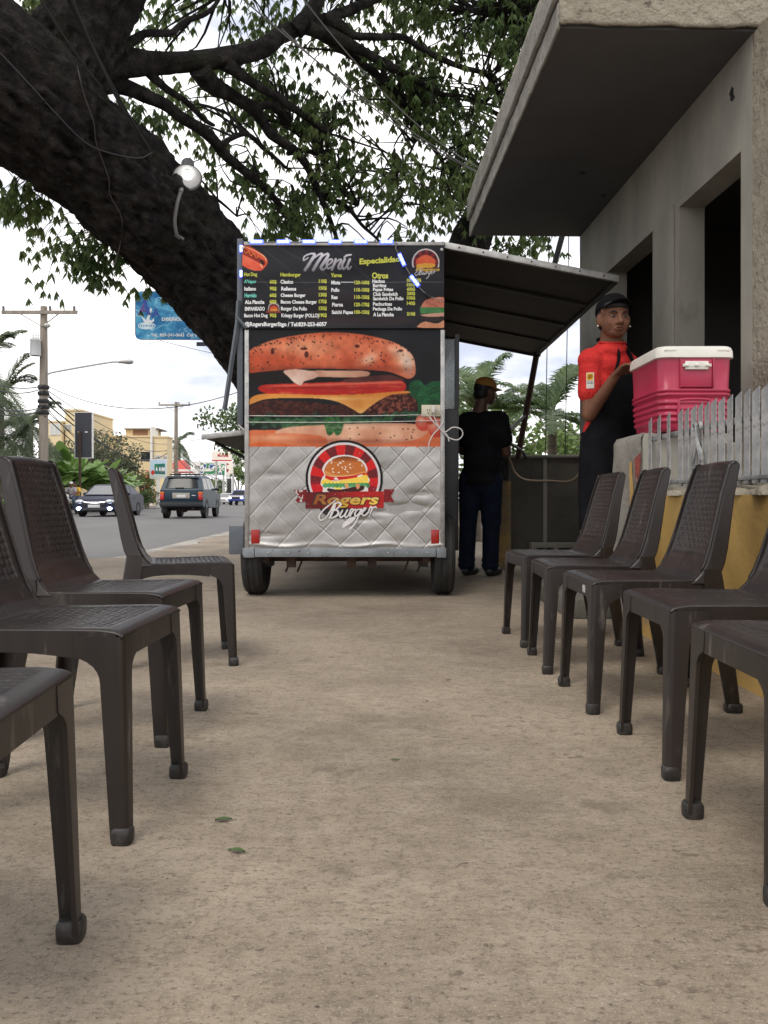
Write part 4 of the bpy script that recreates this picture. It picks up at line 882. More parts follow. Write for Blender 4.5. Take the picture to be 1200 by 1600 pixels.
def make_chair():
    t = thing('plastic_chair', 'brown chair', 'chair')
    # seat skin
    def sfun(u, v):
        x = -0.175 + 0.385 * u; hw = 0.182 + 0.022 * u
        e = (v - 0.5) * 2; y = e * hw; z = seat_z(x, y)
        rim = max(0, (abs(e) - 0.93) / 0.07); z -= 0.0045 * rim ** 2
        rx = max(0, (u - 0.955) / 0.045); z -= 0.0045 * rx ** 2
        ins = min(1, max(0, (0.84 - abs(e)) / 0.03)) * min(1, max(0, (0.90 - u) / 0.02)) * min(1, max(0, (u - 0.17) / 0.03))
        if ins > 0: z += ins * (weave(u * 19, v * 18, 0.0032) - 0.0036)
        return (x, y, z)
    MB().grid(100, 98, sfun).build('seat', M_chair, t, angle=180, recalc=False, solid=0.005)
    # aprons
    fa = MB(); n = 60
    rings = []
    for i in range(n + 1):
        y = -0.192 + 0.384 * i / n; zt = seat_z(0.209, y) - 0.006; zq = 0.368 if abs(y) < 0.122 else 0.402
        rings.append([(0.2092, y, zt), (0.2100, y, zq), (0.2025, y, zq), (0.2012, y, zt)])
    fa.loft(rings); fa.build('front_apron', M_chair, t)
    for s in (1, -1):
        rings = []
        for i in range(n + 1):
            x = 0.195 - 0.358 * i / n; u = (x + 0.175) / 0.385; y = (0.182 + 0.022 * u) - 0.0006; a = max(0, (0.112 - x) / 0.275)
            zb = 0.368 + 0.010 * math.sin(a * math.pi) - 0.25 * max(0, a - 0.8) ** 2
            zb = zb if x < 0.113 else 0.402; zt = seat_z(x, y) - 0.005
            rings.append([(x, (y + 0.0005) * s, zt), (x, (y + 0.0005) * s, zb), (x, (y - 0.008) * s, zb), (x, (y - 0.008) * s, zt)])
        MB().loft(rings).build('side_apron', M_chair, t)
        # front leg
        lg = lsec_leg(1, s, (0.2105, 0.2045), (0.222, 0.212), 0.050, 0.034, 0.053, 0.035, 0.4125, 0.012, 0.034, 0.046).build('front_leg', M_chair, t)
        ft = MB(); rings = []
        for z, k in ((0.0, 0.92), (0.004, 1.0), (0.020, 1.04), (0.029, 1.0), (0.034, 0.84)):
            rr = []
            for q in range(16):
                a = 2 * math.pi * q / 16; cx_, sx_ = math.cos(a), math.sin(a)
                rr.append((0.2065 + 0.0205 * k * math.copysign(abs(cx_) ** 0.5, cx_), (0.1970 + 0.0185 * k * math.copysign(abs(sx_) ** 0.45, sx_)) * s, z))
            rings.append(rr)
        ft.loft(rings).build('foot', M_foot, lg)
        # rear leg: broad plate continuing the side of the back
        rl = MB(); rings = []
        for i in range(19):
            a = i / 18; z = 0.012 + (0.46 - 0.012) * a
            xf = float(np.interp(z, [0, 0.10, 0.30, 0.40, 0.46], [-0.226, -0.210, -0.174, -0.156, -0.160]))
            xb = float(np.interp(z, [0, 0.2, 0.40, 0.46], [-0.274, -0.252, -0.226, -0.2165])); y = 0.202 - 0.0145 * a
            sec = [(xf, y), (xb + 0.012, y), (xb + 0.003, y - 0.003), (xb, y - 0.012), (xb, y - 0.045), (xb + 0.007, y - 0.045), (xb + 0.007, y - 0.008), (xf, y - 0.008)]
            rings.append([(p, q * s, z) for p, q in sec])
        rg = rl.loft(rings).build('rear_leg', M_chair, t)
        ft = MB(); ft.loft([[(-0.251 + 0.027 * k * math.copysign(abs(math.cos(a)) ** 0.55, math.cos(a)), (0.186 + 0.022 * k * math.copysign(abs(math.sin(a)) ** 0.55, math.sin(a))) * s, z) for a in [2 * math.pi * q / 16 for q in range(16)]] for z, k in ((0, 0.9), (0.004, 1.0), (0.024, 1.02), (0.03, 0.85))])
        ft.build('foot', M_foot, rg)
    # back: curved shell with side flanges and a woven field
    def bprof(v):
        z = 0.413 + (0.822 - 0.413) * v
        x = float(np.interp(z, [0.413, 0.425, 0.445, 0.48, 0.53, 0.60, 0.70, 0.815], [-0.100, -0.122, -0.142, -0.160, -0.176, -0.194, -0.219, -0.254]))
        return x, z
    def bfun(u, v):
        x, z = bprof(v); e = (u - 0.5) * 2
        hw = 0.186 - 0.040 * v; d = 0.072 - 0.034 * v
        F = 0.80
        if abs(e) <= F: y = e / F * hw; xo = 0.0
        else:
            k = (abs(e) - F) / (1 - F)
            rr = 0.016
            y = math.copysign(hw - rr + rr * math.cos((1 - min(1, k * 4)) * math.pi / 2) if k < 0.25 else hw + 0.004 * (k - 0.25), e)
            xo = -(rr * (1 - math.sin((1 - min(1, k * 4)) * math.pi / 2))) if k < 0.25 else -(rr + (d - rr) * (k - 0.25) / 0.75)
        x += xo - 0.020 * (1 - (y / 0.19) ** 2) * min(1, v * 4) * (1 if abs(e) <= F else 0)
        # arched, rolled top
        if v > 0.93:
            q = (v - 0.93) / 0.07; z -= 0.012 * q * q
            if abs(e) <= F: x -= 0.020 * q * q
            else: x += -xo * 0.75 * q * q - 0.012 * q * q
        z += (0.010 * (1 - (y / 0.17) ** 2) - 0.004) * max(0, (v - 0.6) / 0.4)
        ins = min(1, max(0, (0.66 - abs(e)) / 0.02)) * min(1, max(0, (v - 0.20) / 0.015)) * min(1, max(0, (0.915 - v) / 0.012))
        if ins > 0: x += ins * (weave(u * 23, v * 22, 0.0036) - 0.0050)
        return (x, y, z)
    MB().grid(140, 132, bfun).build('backrest', M_chair, t, angle=180, recalc=False, solid=0.0055)
    return t
chair0 = make_chair()
def place_chair(x, y, rz, label, group, first=[True]):
    c = chair0 if first[0] else copy_tree(chair0); first[0] = False
    c.location = (x, y, 0); c.rotation_euler = (0, 0, rz); c['label'] = label; c['group'] = group; return c
# front feet measured on the pavement: (near foot, far foot)
def from_feet(n, f, face):
    mid = Vector(((n[0] + f[0]) / 2, (n[1] + f[1]) / 2)); d = Vector((f[0] - n[0], f[1] - n[1])).normalized()
    fw = Vector((d.y, -d.x)) if face > 0 else Vector((-d.y, d.x))      # facing direction
    c = mid - fw * 0.222
    return c.x, c.y, math.atan2(fw.y, fw.x)
GR = 'plastic chairs along the fence wall'; GL = 'plastic chairs along the roadside'
right = [((0.635, 3.83), (0.605, 4.24), 'brown woven-look plastic chair at the gate pier end of the fence row'),
         ((0.625, 3.25), (0.635, 3.67), 'brown plastic chair second from the gate pier in the fence row'),
         ((0.652, 2.655), (0.645, 3.06), 'brown plastic chair with a small white sticker on its front apron'),
         ((0.688, 2.035), (0.688, 2.44), 'brown plastic chair fourth from the gate pier in the fence row'),
         ((0.650, 1.405), (0.652, 1.80), 'brown plastic chair fifth and last from the gate pier in the fence row')]
CH = []
for n_, f_, lb in right:
    x, y, a = from_feet(n_, f_, -1); CH.append(place_chair(x, y, a, lb, GR))
left = [((-0.628, 3.385), (-0.672, 3.79), 'brown plastic chair at the food trailer end of the roadside row'),
        ((-0.600, 2.30), (-0.578, 2.715), 'brown plastic chair second from the food trailer in the roadside row'),
        ((-0.508, 1.65), (-0.492, 2.07), 'brown plastic chair third from the food trailer in the roadside row'),
        ((-0.452, 0.90), (-0.474, 1.31), 'brown plastic chair fourth and last from the food trailer in the roadside row')]
for n_, f_, lb in left:
    x, y, a = from_feet(n_, f_, 1); CH.append(place_chair(x, y, a + (R(9) if 'at the food' in lb else 0), lb, GL))
st = MB().hexa(0.2098, 0.2106, 0.085, 0.118, 0.378, 0.402).build('sticker', mat('paper_sticker', (0.55, 0.54, 0.50), 0.6, c2=(0.20, 0.2, 0.2), nscale=120, ramp=(0.5, 0.6)), CH[2], smooth=False)
st['label'] = 'small white printed sticker'
# ================================================================== unfinished house on the right
hs = thing('house', 'unfinished grey concrete house with deep flat eave and open window holes', 'house', (1.99, 4.50, 0), 0.0308)
def hbox(mb, x0, x1, y0, y1, z0, z1): mb.hexa(x0, x1, y0, y1, z0, z1); return mb
TH = 0.17; HL = 3.50; SZ = 3.20; OT = 2.62
w = MB()                                            # street wall with two openings
hbox(w, 0, TH, 0.0, 0.13, 0, SZ); hbox(w, 0, TH, 1.02, 1.52, 0, SZ); hbox(w, 0, TH, 2.62, HL, 0, SZ)
hbox(w, 0, TH, 0.13, 1.02, OT, SZ); hbox(w, 0, TH, 1.52, 2.62, OT, SZ)
hbox(w, 0, TH, 0.13, 1.02, 0, 0.30); hbox(w, 0, TH, 1.52, 2.62, 0, 0.30)
bmw = w.build('street_wall', M_cem, hs, smooth=False)
# slightly thicker plaster jamb between the openings
MB().hexa(-0.012, -0.001, 1.10, 1.46, 0.3, OT + 0.04).build('plaster_band', M_cem, hs, bevel=0.004)
MB().hexa(0.002, 4.2, -0.22, -0.001, 0, SZ - 0.002).build('end_wall', M_rough, hs, smooth=False)
ew = MB()
def rough_skin(u, v):
    x = 0.0 + 1.5 * u; z = 0.0 + 3.19 * v
    d = 0.005 * math.sin(x * 31 + 3 * math.sin(z * 9)) * math.sin(z * 23 + 2 * math.sin(x * 13)) + 0.004 * math.sin(x * 77 + z * 51) * math.sin(z * 63 - x * 21) + 0.004 * random.uniform(-1, 1)
    return (x, -0.236 - d, z)
ew.grid(70, 150, rough_skin).build('plaster_skin', M_rough, hs, angle=180, recalc=False)
it = MB()
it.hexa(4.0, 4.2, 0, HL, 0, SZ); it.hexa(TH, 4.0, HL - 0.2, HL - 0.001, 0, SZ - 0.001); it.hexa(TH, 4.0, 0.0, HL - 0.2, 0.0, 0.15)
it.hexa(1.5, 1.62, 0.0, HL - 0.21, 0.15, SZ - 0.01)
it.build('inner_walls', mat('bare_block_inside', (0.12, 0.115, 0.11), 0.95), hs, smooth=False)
# eave slab: soffit body + weathered fascia with a drip groove
def fas(y): return -1.06
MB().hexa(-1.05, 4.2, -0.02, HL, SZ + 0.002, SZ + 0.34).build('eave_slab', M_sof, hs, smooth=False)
M_fas = mat('weathered_fascia', (0.40, 0.375, 0.34), 0.92, c2=(0.27, 0.25, 0.225), nscale=4, ramp=(0.4, 0.65), c3=(0.12, 0.11, 0.10), n3=16, ramp3=(0.60, 0.72), f3=0.8, bump=0.8, bscale=24, bdist=0.03, bdetail=7)
f1 = MB().grid(140, 8, lambda u, v: (-1.062 - 0.002 * math.sin(u * 91 + v * 4) * math.sin(u * 37) - 0.0025 * random.random(), -0.03 + (HL + 0.05) * u, SZ - 0.004 + 0.135 * v)).build('fascia_lower', M_fas, hs, angle=180, recalc=False, solid=-0.012)
f2 = MB().grid(140, 8, lambda u, v: (-1.085 - 0.002 * math.sin(u * 71 + v * 3) * math.sin(u * 29) - 0.0025 * random.random(), -0.03 + (HL + 0.05) * u, SZ + 0.150 + 0.205 * v)).build('fascia_upper', M_fas, hs, angle=180, recalc=False, solid=-0.034)
MB().grid(120, 14, lambda u, v: (-1.06 + 2.9 * u, -0.036 - 0.004 * abs(math.sin(u * 47 + 5 * v)) * math.sin(u * 131 + v * 11) - 0.003 * random.random(), SZ + 0.006 + 0.03 * max(0, math.sin(u * 40)) * (1 - v) * 0.3 + 0.345 * v)).build('fascia_end', M_rough, hs, angle=180, recalc=False, solid=-0.014)
for (x, y, r) in ((-0.42, 1.95, 0.045), (-0.1, 2.4, 0.02)):
    M = Matrix.Translation((x, y, SZ + 0.001)); MB().lathe([(r, 0.0), (r * 0.9, -0.012), (r * 0.5, -0.016), (0.002, -0.01)], 10, M).build('soffit_knob', M_dark, hs)
hole_patch = MB().add([(-0.0015, y, z) for y, z in ((0.20, 2.955), (0.235, 2.945), (0.262, 2.965), (0.258, 2.985), (0.275, 3.005), (0.24, 3.035), (0.215, 3.01), (0.222, 2.985))], [tuple(range(8))]).build('hole_shade_patch', M_dark, hs, smooth=False)  # flat black patch stands in for the shade inside a small hole

# ================================================================== low garden wall, gate pier, iron fence
WX = 1.305
def wbump(y, z): return 0.006 * math.sin(y * 5.1 + z * 3) * math.sin(z * 7 + y * 2) + 0.003 * math.sin(y * 23) * math.sin(z * 19)
gw = thing('garden_wall', 'low ochre painted garden wall behind the chairs with broken mortar top', 'wall', (WX, 2.0, 0))
MB().hexa(WX + 0.012, WX + 0.17, -1.0, 4.195, 0, 0.70).build('wall_core', M_cem, gw, True, smooth=False)
MB().grid(170, 28, lambda u, v: (WX - wbump(-1 + 5.195 * u, 0.70 * v), -1.0 + 5.195 * u, 0.702 * v)).build('painted_face', M_yel, gw, True, angle=180, recalc=False)
def ragged(u, v):
    y = -1.0 + 5.19 * u
    h = 0.022 + 0.016 * math.sin(y * 17) * math.sin(y * 41) + 0.008 * math.sin(y * 97)
    a = v * math.pi
    return (WX + 0.085 - (0.096 + 0.012 * math.sin(y * 29)) * math.cos(a), y, 0.700 + h * (math.sin(a) ** 0.5 if 0 < v < 1 else 0))
MB().grid(320, 10, ragged).build('mortar_top', M_rough, gw, True, angle=180, recalc=False)
pr = thing('gate_pier', 'square cement gate pier with flaking red and yellow paint under the cooler', 'pier', (1.5, 4.45, 0))
def pface(u, v):
    y = 4.20 + 0.50 * u; z = 1.02 * v
    r = 0.02 * max(0, (v - 0.96) / 0.04) ** 2
    return (WX - 0.012 - wbump(y, z) + r, y, z)
MB().hexa(WX, 1.76, 4.203, 4.70, 0, 1.018).build('pier_body', M_cem, pr, True, bevel=0.015)
MB().grid(30, 40, pface).build('pier_render', mat('pier_cement', (0.30, 0.28, 0.245), 0.9, c2=(0.20, 0.185, 0.16), nscale=4, bump=0.5, bscale=25, bdist=0.02), pr, True, angle=180, recalc=False)
MB().grid(8, 30, lambda u, v: (WX - 0.015 - wbump(4.205 + 0.085 * u, 0.60 + 0.3 * v), 4.205 + 0.085 * u + 0.004 * math.sin(v * 19), 0.60 + (0.32 - 0.03 * u) * v)).build('red_paint', M_redp, pr, True, angle=180, recalc=False)
MB().grid(8, 30, lambda u, v: (WX - 0.015 - wbump(4.33 + 0.05 * u, 0.28 + 0.60 * v), 4.33 + 0.05 * u + 0.005 * math.sin(v * 23), 0.28 + 0.60 * v)).build('yellow_paint', M_yel, pr, True, angle=180, recalc=False)
# rough masonry bank behind the fence
bk = thing('rubble_bank', 'rough beige plastered bank behind the iron fence slats', 'wall', (1.6, 3.4, 0))
MB().grid(90, 26, lambda u, v: (1.49 + 0.02 * math.sin(u * 50 + 9 * v) * math.sin(v * 23) + 0.012 * random.uniform(-1, 1) + 0.08 * v, 1.9 + 2.29 * u, 0.0 + 0.94 * v)).build('bank_face', M_rough, bk, True, angle=180, recalc=False)
MB().hexa(1.60, 1.94, 1.9, 4.19, 0, 0.935).build('bank_body', M_rough, bk, True, smooth=False)

fe = thing('iron_fence', 'galvanised iron slat fence with scrolls on top of the ochre wall', 'fence', (WX + 0.03, 3.4, 0.72))
FX = WX + 0.028
def slat_mesh(h, w_=0.043):
    mb = MB(); tk = 0.004
    mb.add([(0, -w_ / 2, 0), (0, w_ / 2, 0), (0, w_ / 2, h - w_ * 0.45), (0, -w_ / 2, h), (tk, -w_ / 2, 0), (tk, w_ / 2, 0), (tk, w_ / 2, h - w_ * 0.45), (tk, -w_ / 2, h)],
           [(0, 1, 2, 3), (7, 6, 5, 4), (0, 4, 5, 1), (1, 5, 6, 2), (2, 6, 7, 3), (3, 7, 4, 0)])
    me = bpy.data.meshes.new('slat'); me.from_pydata(mb.v, [], mb.f); me.materials.append(M_galv); return me
SM = slat_mesh(0.345)
L0 = Vector((FX, 3.4, 0.72))
ysl = [4.17, 4.03, 3.90] + [3.735 - 0.0755 * k for k in range(26)]
for k, y in enumerate(ysl):
    o = link_mesh('slat', SM, None, fe); rr = random.Random(k)
    o.location = Vector((FX - 0.004 + rr.uniform(-0.002, 0.002), y, 0.742 + rr.uniform(-0.004, 0.004))) - L0
    o.rotation_euler = (rr.uniform(-0.012, 0.012), 0, R(4.5 if k > 2 else 1) + rr.uniform(-0.08, 0.08)); 
for z0 in (0.765, 0.985):
    MB().hexa(FX + 0.007, FX + 0.027, 1.7, 4.20, z0 - 0.012, z0 + 0.012).build('rail', M_galv, fe, True, bevel=0.002)
MB().hexa(FX - 0.009, FX + 0.0065, 1.7, 3.79, 0.756, 0.772).build('lower_band', M_galv, fe, True, bevel=0.002)
# scroll ornament
for s in (1, -1):
    pts = []
    for k in range(20):
        a = k / 19 * 4.6; r_ = 0.024 - 0.0035 * a
        pts.append((FX - 0.014, 3.505 + s * (0.030 - r_ * math.cos(a)), 0.985 + r_ * math.sin(a) * 1.0))
    pts = [(FX - 0.014, 3.505 + s * 0.045, 0.84), (FX - 0.014, 3.505 + s * 0.002, 0.93)] + pts
    MB().tube(smooth_path(pts, 3), 0.007, 6).build('scroll', M_galv, fe, True)
    pts = [(FX - 0.014, 3.505 + s * 0.003, 0.93), (FX - 0.014, 3.505 + s * 0.055, 0.86), (FX - 0.014, 3.505 + s * 0.05, 0.80), (FX - 0.014, 3.505 + s * 0.030, 0.795), (FX - 0.014, 3.505 + s * 0.026, 0.83)]
    MB().tube(smooth_path(pts, 4), 0.006, 6).build('scroll', M_galv, fe, True)

# ================================================================== cooler on the pier
ck = thing('cooler', 'raspberry red cooler with white lid standing on the gate pier', 'cooler', (1.54, 4.345, 1.021))
M_cr = mat('raspberry_plastic', (0.43, 0.028, 0.072), 0.38, c2=(0.36, 0.022, 0.06), nscale=5, c3=(0.55, 0.25, 0.28), n3=28, ramp3=(0.70, 0.78), f3=0.4, bump=0.06, bscale=80, bdist=0.002)
M_cw = mat('white_lid_plastic', (0.72, 0.70, 0.64), 0.4, c2=(0.64, 0.61, 0.54), nscale=4)
def rrect(hx, hy, r, z, n=6):
    out = []
    for q, (sx, sy) in enumerate(((1, 1), (-1, 1), (-1, -1), (1, -1))):
        for k in range(n + 1):
            a = math.pi / 2 * (q + k / n); out.append((sx * (hx - r) + r * math.cos(a), sy * (hy - r) + r * math.sin(a), z))
    return out
HX, HY = 0.187, 0.245
prof = [(0.0, -0.030), (0.006, -0.024), (0.03, -0.020)]
for k in range(4):
    z = 0.045 + k * 0.030
    prof += [(z, -0.018 + 0.002 * k), (z + 0.004, -0.011 + 0.002 * k), (z + 0.018, -0.011 + 0.002 * k), (z + 0.023, -0.018 + 0.002 * k)]
prof += [(0.170, -0.010), (0.176, -0.002), (0.186, -0.002), (0.191, -0.009), (0.197, -0.002), (0.206, -0.002), (0.212, -0.009), (0.30, -0.006), (0.358, -0.004)]
MB().loft([rrect(HX + d, HY + d, 0.05, z) for z, d in prof]).build('body', M_cr, ck, angle=60)
for s in (-1, 1):       # end panels with a raised field and a corner rib
    MB().hexa(-0.075, 0.075, s * (HY - 0.006), s * (HY + 0.004), 0.215, 0.352).build('handle_panel', M_cr, ck, bevel=0.003)
    for xx in (-0.082, 0.077): MB().hexa(xx, xx + 0.008, s * (HY - 0.01), s * (HY + 0.009), 0.213, 0.356).build('panel_rib', M_cr, ck, bevel=0.003)
    hp = MB().hexa(-0.06, 0.055, s * (HY + 0.0045), s * (HY + 0.016), 0.300, 0.342).build('handle_plate', M_cw, ck, bevel=0.004)
    kb = MB()
    for xx in (-0.055, -0.005, 0.048): kb.ball((xx, s * (HY + 0.017), 0.321), (0.012, 0.009, 0.010), 6)
    kb.hexa(-0.072, 0.067, s * (HY + 0.010), s * (HY + 0.018), 0.314, 0.328); kb.build('handle_pivots', M_cw, hp)
    MB().hexa(-0.085, 0.06, s * (HY - 0.022), s * (HY - 0.012), 0.05, 0.155).build('recess_panel', mat('raspberry_recess', (0.40, 0.026, 0.066), 0.45), ck, bevel=0.004)
    MB().tube(smooth_path([(-0.085, s * (HY - 0.008), 0.05), (-0.085, s * (HY - 0.008), 0.135), (-0.065, s * (HY - 0.008), 0.155), (0.05, s * (HY - 0.008), 0.155), (0.07, s * (HY - 0.008), 0.135), (0.07, s * (HY - 0.008), 0.05)], 4), 0.008, 8).build('recess_rim', M_cr, ck)
lid = MB().loft([rrect(HX + d, HY + d, 0.052, z) for z, d in ((0.3585, -0.002), (0.362, 0.008), (0.398, 0.006), (0.404, 0.003), (0.412, 0.001), (0.418, -0.006), (0.420, -0.02))]).build('lid', M_cw, ck, angle=60)
for s in (-1, 1):
    for xx in (-0.16, 0.10): MB().hexa(xx, xx + 0.06, s * (HY + 0.002), s * (HY + 0.0085), 0.392, 0.401).build('lid_lip', M_cw, lid, bevel=0.002)
MB().lathe([(0.012, 0), (0.012, 0.03), (0.018, 0.034), (0.018, 0.05), (0.004, 0.055)], 12, Matrix.Translation((HX - 0.012, -0.05, 0.09)) @ Matrix.Rotation(R(90), 4, 'Y')).build('drain_spigot', M_cr, ck)

# ================================================================== behind the gate: cross wall, ochre post, hollow block, awning prop
xw = thing('boundary_wall', 'dark grey cement boundary wall closing the yard behind the gate', 'wall', (2.2, 9.2, 0))
M_dcem = mat('damp_cement', (0.135, 0.125, 0.105), 0.92, c2=(0.09, 0.083, 0.07), nscale=1.6, c3=(0.19, 0.175, 0.15), n3=4, ramp3=(0.6, 0.75), f3=0.6, bump=0.4, bscale=20, bdist=0.02)
MB().hexa(1.34, 4.4, 9.2, 9.36, 0, 1.13).build('wall_body', M_dcem, xw, True, bevel=0.008)
MB().hexa(1.33, 4.4, 9.17, 9.39, 1.132, 1.165).build('coping', M_cem, xw, True, bevel=0.008)
MB().hexa(1.76, 1.80, 9.188, 9.1995, 0.1, 1.12).build('mortar_stripe', M_cem, xw, True)
op = thing('ochre_post', 'short ochre post with peeling paint and dark top by the dark wall', 'post', (1.14, 8.05, 0))
MB().grid(10, 40, lambda u, v: (1.05 + 0.17 * u, 8.0 + 0.01 * math.sin(v * 17) * math.sin(u * 9), 0.85 * v)).build('painted_face', mat('ochre_peeling', (0.40, 0.27, 0.10), 0.9, c2=(0.22, 0.17, 0.11), nscale=5, ramp=(0.4, 0.6), bump=0.4, bscale=20, bdist=0.02), op, True, angle=180, recalc=False)
MB().hexa(1.05, 1.22, 8.012, 8.2, 0, 0.86).build('post_core', M_dcem, op, True)
MB().hexa(1.06, 1.21, 8.03, 8.18, 0.861, 1.16).build('post_top', mat('sooty_mesh', (0.03, 0.028, 0.026), 0.8, c2=(0.10, 0.09, 0.08), nscale=24, ramp=(0.55, 0.7), stretch=(2, 2, 0.5)), op, True, bevel=0.01)
hb = thing('hollow_block', 'grey hollow concrete block lying against the dark wall foot', 'concrete block', (1.86, 9.08, 0))
hbm = MB(); X0, X1 = 1.60, 2.12
for x0, x1 in ((X0, X0 + 0.05), (X0 + 0.235, X0 + 0.285), (X1 - 0.05, X1)): hbm.hexa(x0, x1, 9.0, 9.18, 0.05, 0.15)
hbm.hexa(X0, X1, 9.0, 9.18, 0.0, 0.0495); hbm.hexa(X0, X1, 9.0, 9.18, 0.1505, 0.20)
hbm.build('block_body', M_cem, hb, True, smooth=False)
ap = thing('awning_post', 'rusty round prop post leaning under the awning outer corner', 'post', P(811, 706, 9.05))
MB().tube([P(809, 716, 9.10), P(838, 556, 8.66)], 0.032, 10).build('shaft', M_rust, ap, True)
MB().tube([P(838, 556, 8.66) + Vector((0, 0, 0.0)), P(839, 551, 8.66)], 0.045, 8).build('head', M_dark, ap, True)
p0 = P(760, 640, 7.9)
cb = thing('black_hose', 'black hose sagging from the prop post to the wall top', 'hose', P(822, 640, 8.8))
MB().tube(smooth_path([P(820, 650, 8.85), P(800, 668, 8.6), P(786, 682, 8.2), P(800, 694, 8.7), P(816, 705, 9.1), P(822, 716, 9.15)], 6), 0.016, 8).build('hose_run', M_wire, cb, True)
bh = thing('beige_hose', 'thin beige hose hanging in a loop along the dark wall', 'hose', P(880, 745, 9.1))
MB().tube(smooth_path([P(792, 705, 7.6), P(798, 722, 7.9), P(806, 740, 8.5), P(824, 750, 9.0), P(860, 751, 9.12), P(888, 752, 9.12), P(904, 740, 9.12), P(908, 712, 9.14)], 6), 0.010, 8).build('hose_run', mat('beige_hose_rubber', (0.40, 0.29, 0.19), 0.6), bh, True)
# ================================================================== people
M_skin = mat('brown_skin', (0.195, 0.088, 0.052), 0.62, spec=0.25, c2=(0.15, 0.066, 0.040), nscale=14, bump=0.05, bscale=90, bdist=0.002)
M_skin2 = mat('dark_skin', (0.13, 0.062, 0.04), 0.5, c2=(0.10, 0.05, 0.032), nscale=14)
M_lip = mat('lips', (0.155, 0.068, 0.048), 0.8, spec=0.1); M_hair = mat('black_hair', (0.008, 0.007, 0.007), 0.6, bump=0.4, bscale=200, bdist=0.003)
M_eye = mat('eye_white', (0.24, 0.20, 0.18), 0.5); M_iris = mat('dark_iris', (0.012, 0.008, 0.006), 0.15)
M_red = mat('red_cotton', (0.60, 0.036, 0.032), 0.85, spec=0.2, c2=(0.50, 0.024, 0.022), nscale=9, bump=0.6, bscale=11, bdist=0.04)
M_apr = mat('black_apron', (0.006, 0.006, 0.007), 0.9, spec=0.08, c2=(0.010, 0.010, 0.012), nscale=7, bump=0.25, bscale=9, bdist=0.03)
M_jean = mat('blue_denim', (0.035, 0.055, 0.10), 0.85, c2=(0.055, 0.08, 0.13), nscale=9, bump=0.25, bscale=14, bdist=0.02)
M_jean2 = mat('navy_denim', (0.008, 0.011, 0.024), 0.9, spec=0.15, c2=(0.014, 0.019, 0.038), nscale=9, bump=0.3, bscale=14, bdist=0.02)
M_tee = mat('black_cotton', (0.008, 0.009, 0.011), 0.9, spec=0.1, c2=(0.016, 0.017, 0.02), nscale=9, bump=0.25, bscale=14, bdist=0.02)
M_capb = mat('black_cap', (0.007, 0.007, 0.008), 0.9, spec=0.1, bump=0.2, bscale=90, bdist=0.003)
M_capy = mat('mustard_cap', (0.42, 0.20, 0.035), 0.8, c2=(0.35, 0.16, 0.03), nscale=9, bump=0.2, bscale=90, bdist=0.003)
M_shoe = mat('black_shoe', (0.012, 0.012, 0.013), 0.5); M_gold = mat('ear_stud', (0.8, 0.78, 0.72), 0.2, 0.6)

def head_at(root, skin, pos, rz, tilt=0.0, k=1.0, cap=None, detail=True, brim_up=0.0):
    """head looking along local -Y, rotated rz; pos = centre of the head (eye level)"""
    H = thing('x', 'x', 'x') if False else None
    M = Matrix.Translation(pos) @ Matrix.Rotation(rz, 4, 'Z') @ Matrix.Rotation(tilt, 4, 'X') @ Matrix.Scale(k, 4)
    q = lambda x, y, z: M @ Vector((x, y, z))
    s3 = M.to_3x3().normalized()
    prims = [('e', q(0, 0.012, 0.035), (0.076 * k, 0.094 * k, 0.088 * k), s3), ('e', q(0, -0.020, -0.028), (0.071 * k, 0.070 * k, 0.076 * k), s3),
             ('e', q(0, -0.046, -0.076), (0.046 * k, 0.036 * k, 0.028 * k), s3), ('e', q(0, -0.080, 0.020), (0.045 * k, 0.014 * k, 0.013 * k), s3),
             ('e', q(0.036, -0.064, -0.028), (0.022 * k, 0.014 * k, 0.02 * k), s3), ('e', q(-0.036, -0.064, -0.028), (0.022 * k, 0.014 * k, 0.02 * k), s3),
             ('c', q(0, -0.088, 0.005), 0.0095 * k, q(0, -0.106, -0.030), 0.0135 * k), ('e', q(0.012, -0.094, -0.034), (0.010 * k,) * 3), ('e', q(-0.012, -0.094, -0.034), (0.010 * k,) * 3),
             ('e', q(0, -0.082, -0.062), (0.026 * k, 0.012 * k, 0.014 * k), s3),
             ('e', q(0.078, 0.010, -0.010), (0.012 * k, 0.02 * k, 0.034 * k), s3), ('e', q(-0.078, 0.010, -0.010), (0.012 * k, 0.02 * k, 0.034 * k), s3),
             ('c', q(0, 0.030, -0.06), 0.056 * k, q(0, 0.045, -0.19), 0.066 * k)]
    return M, prims

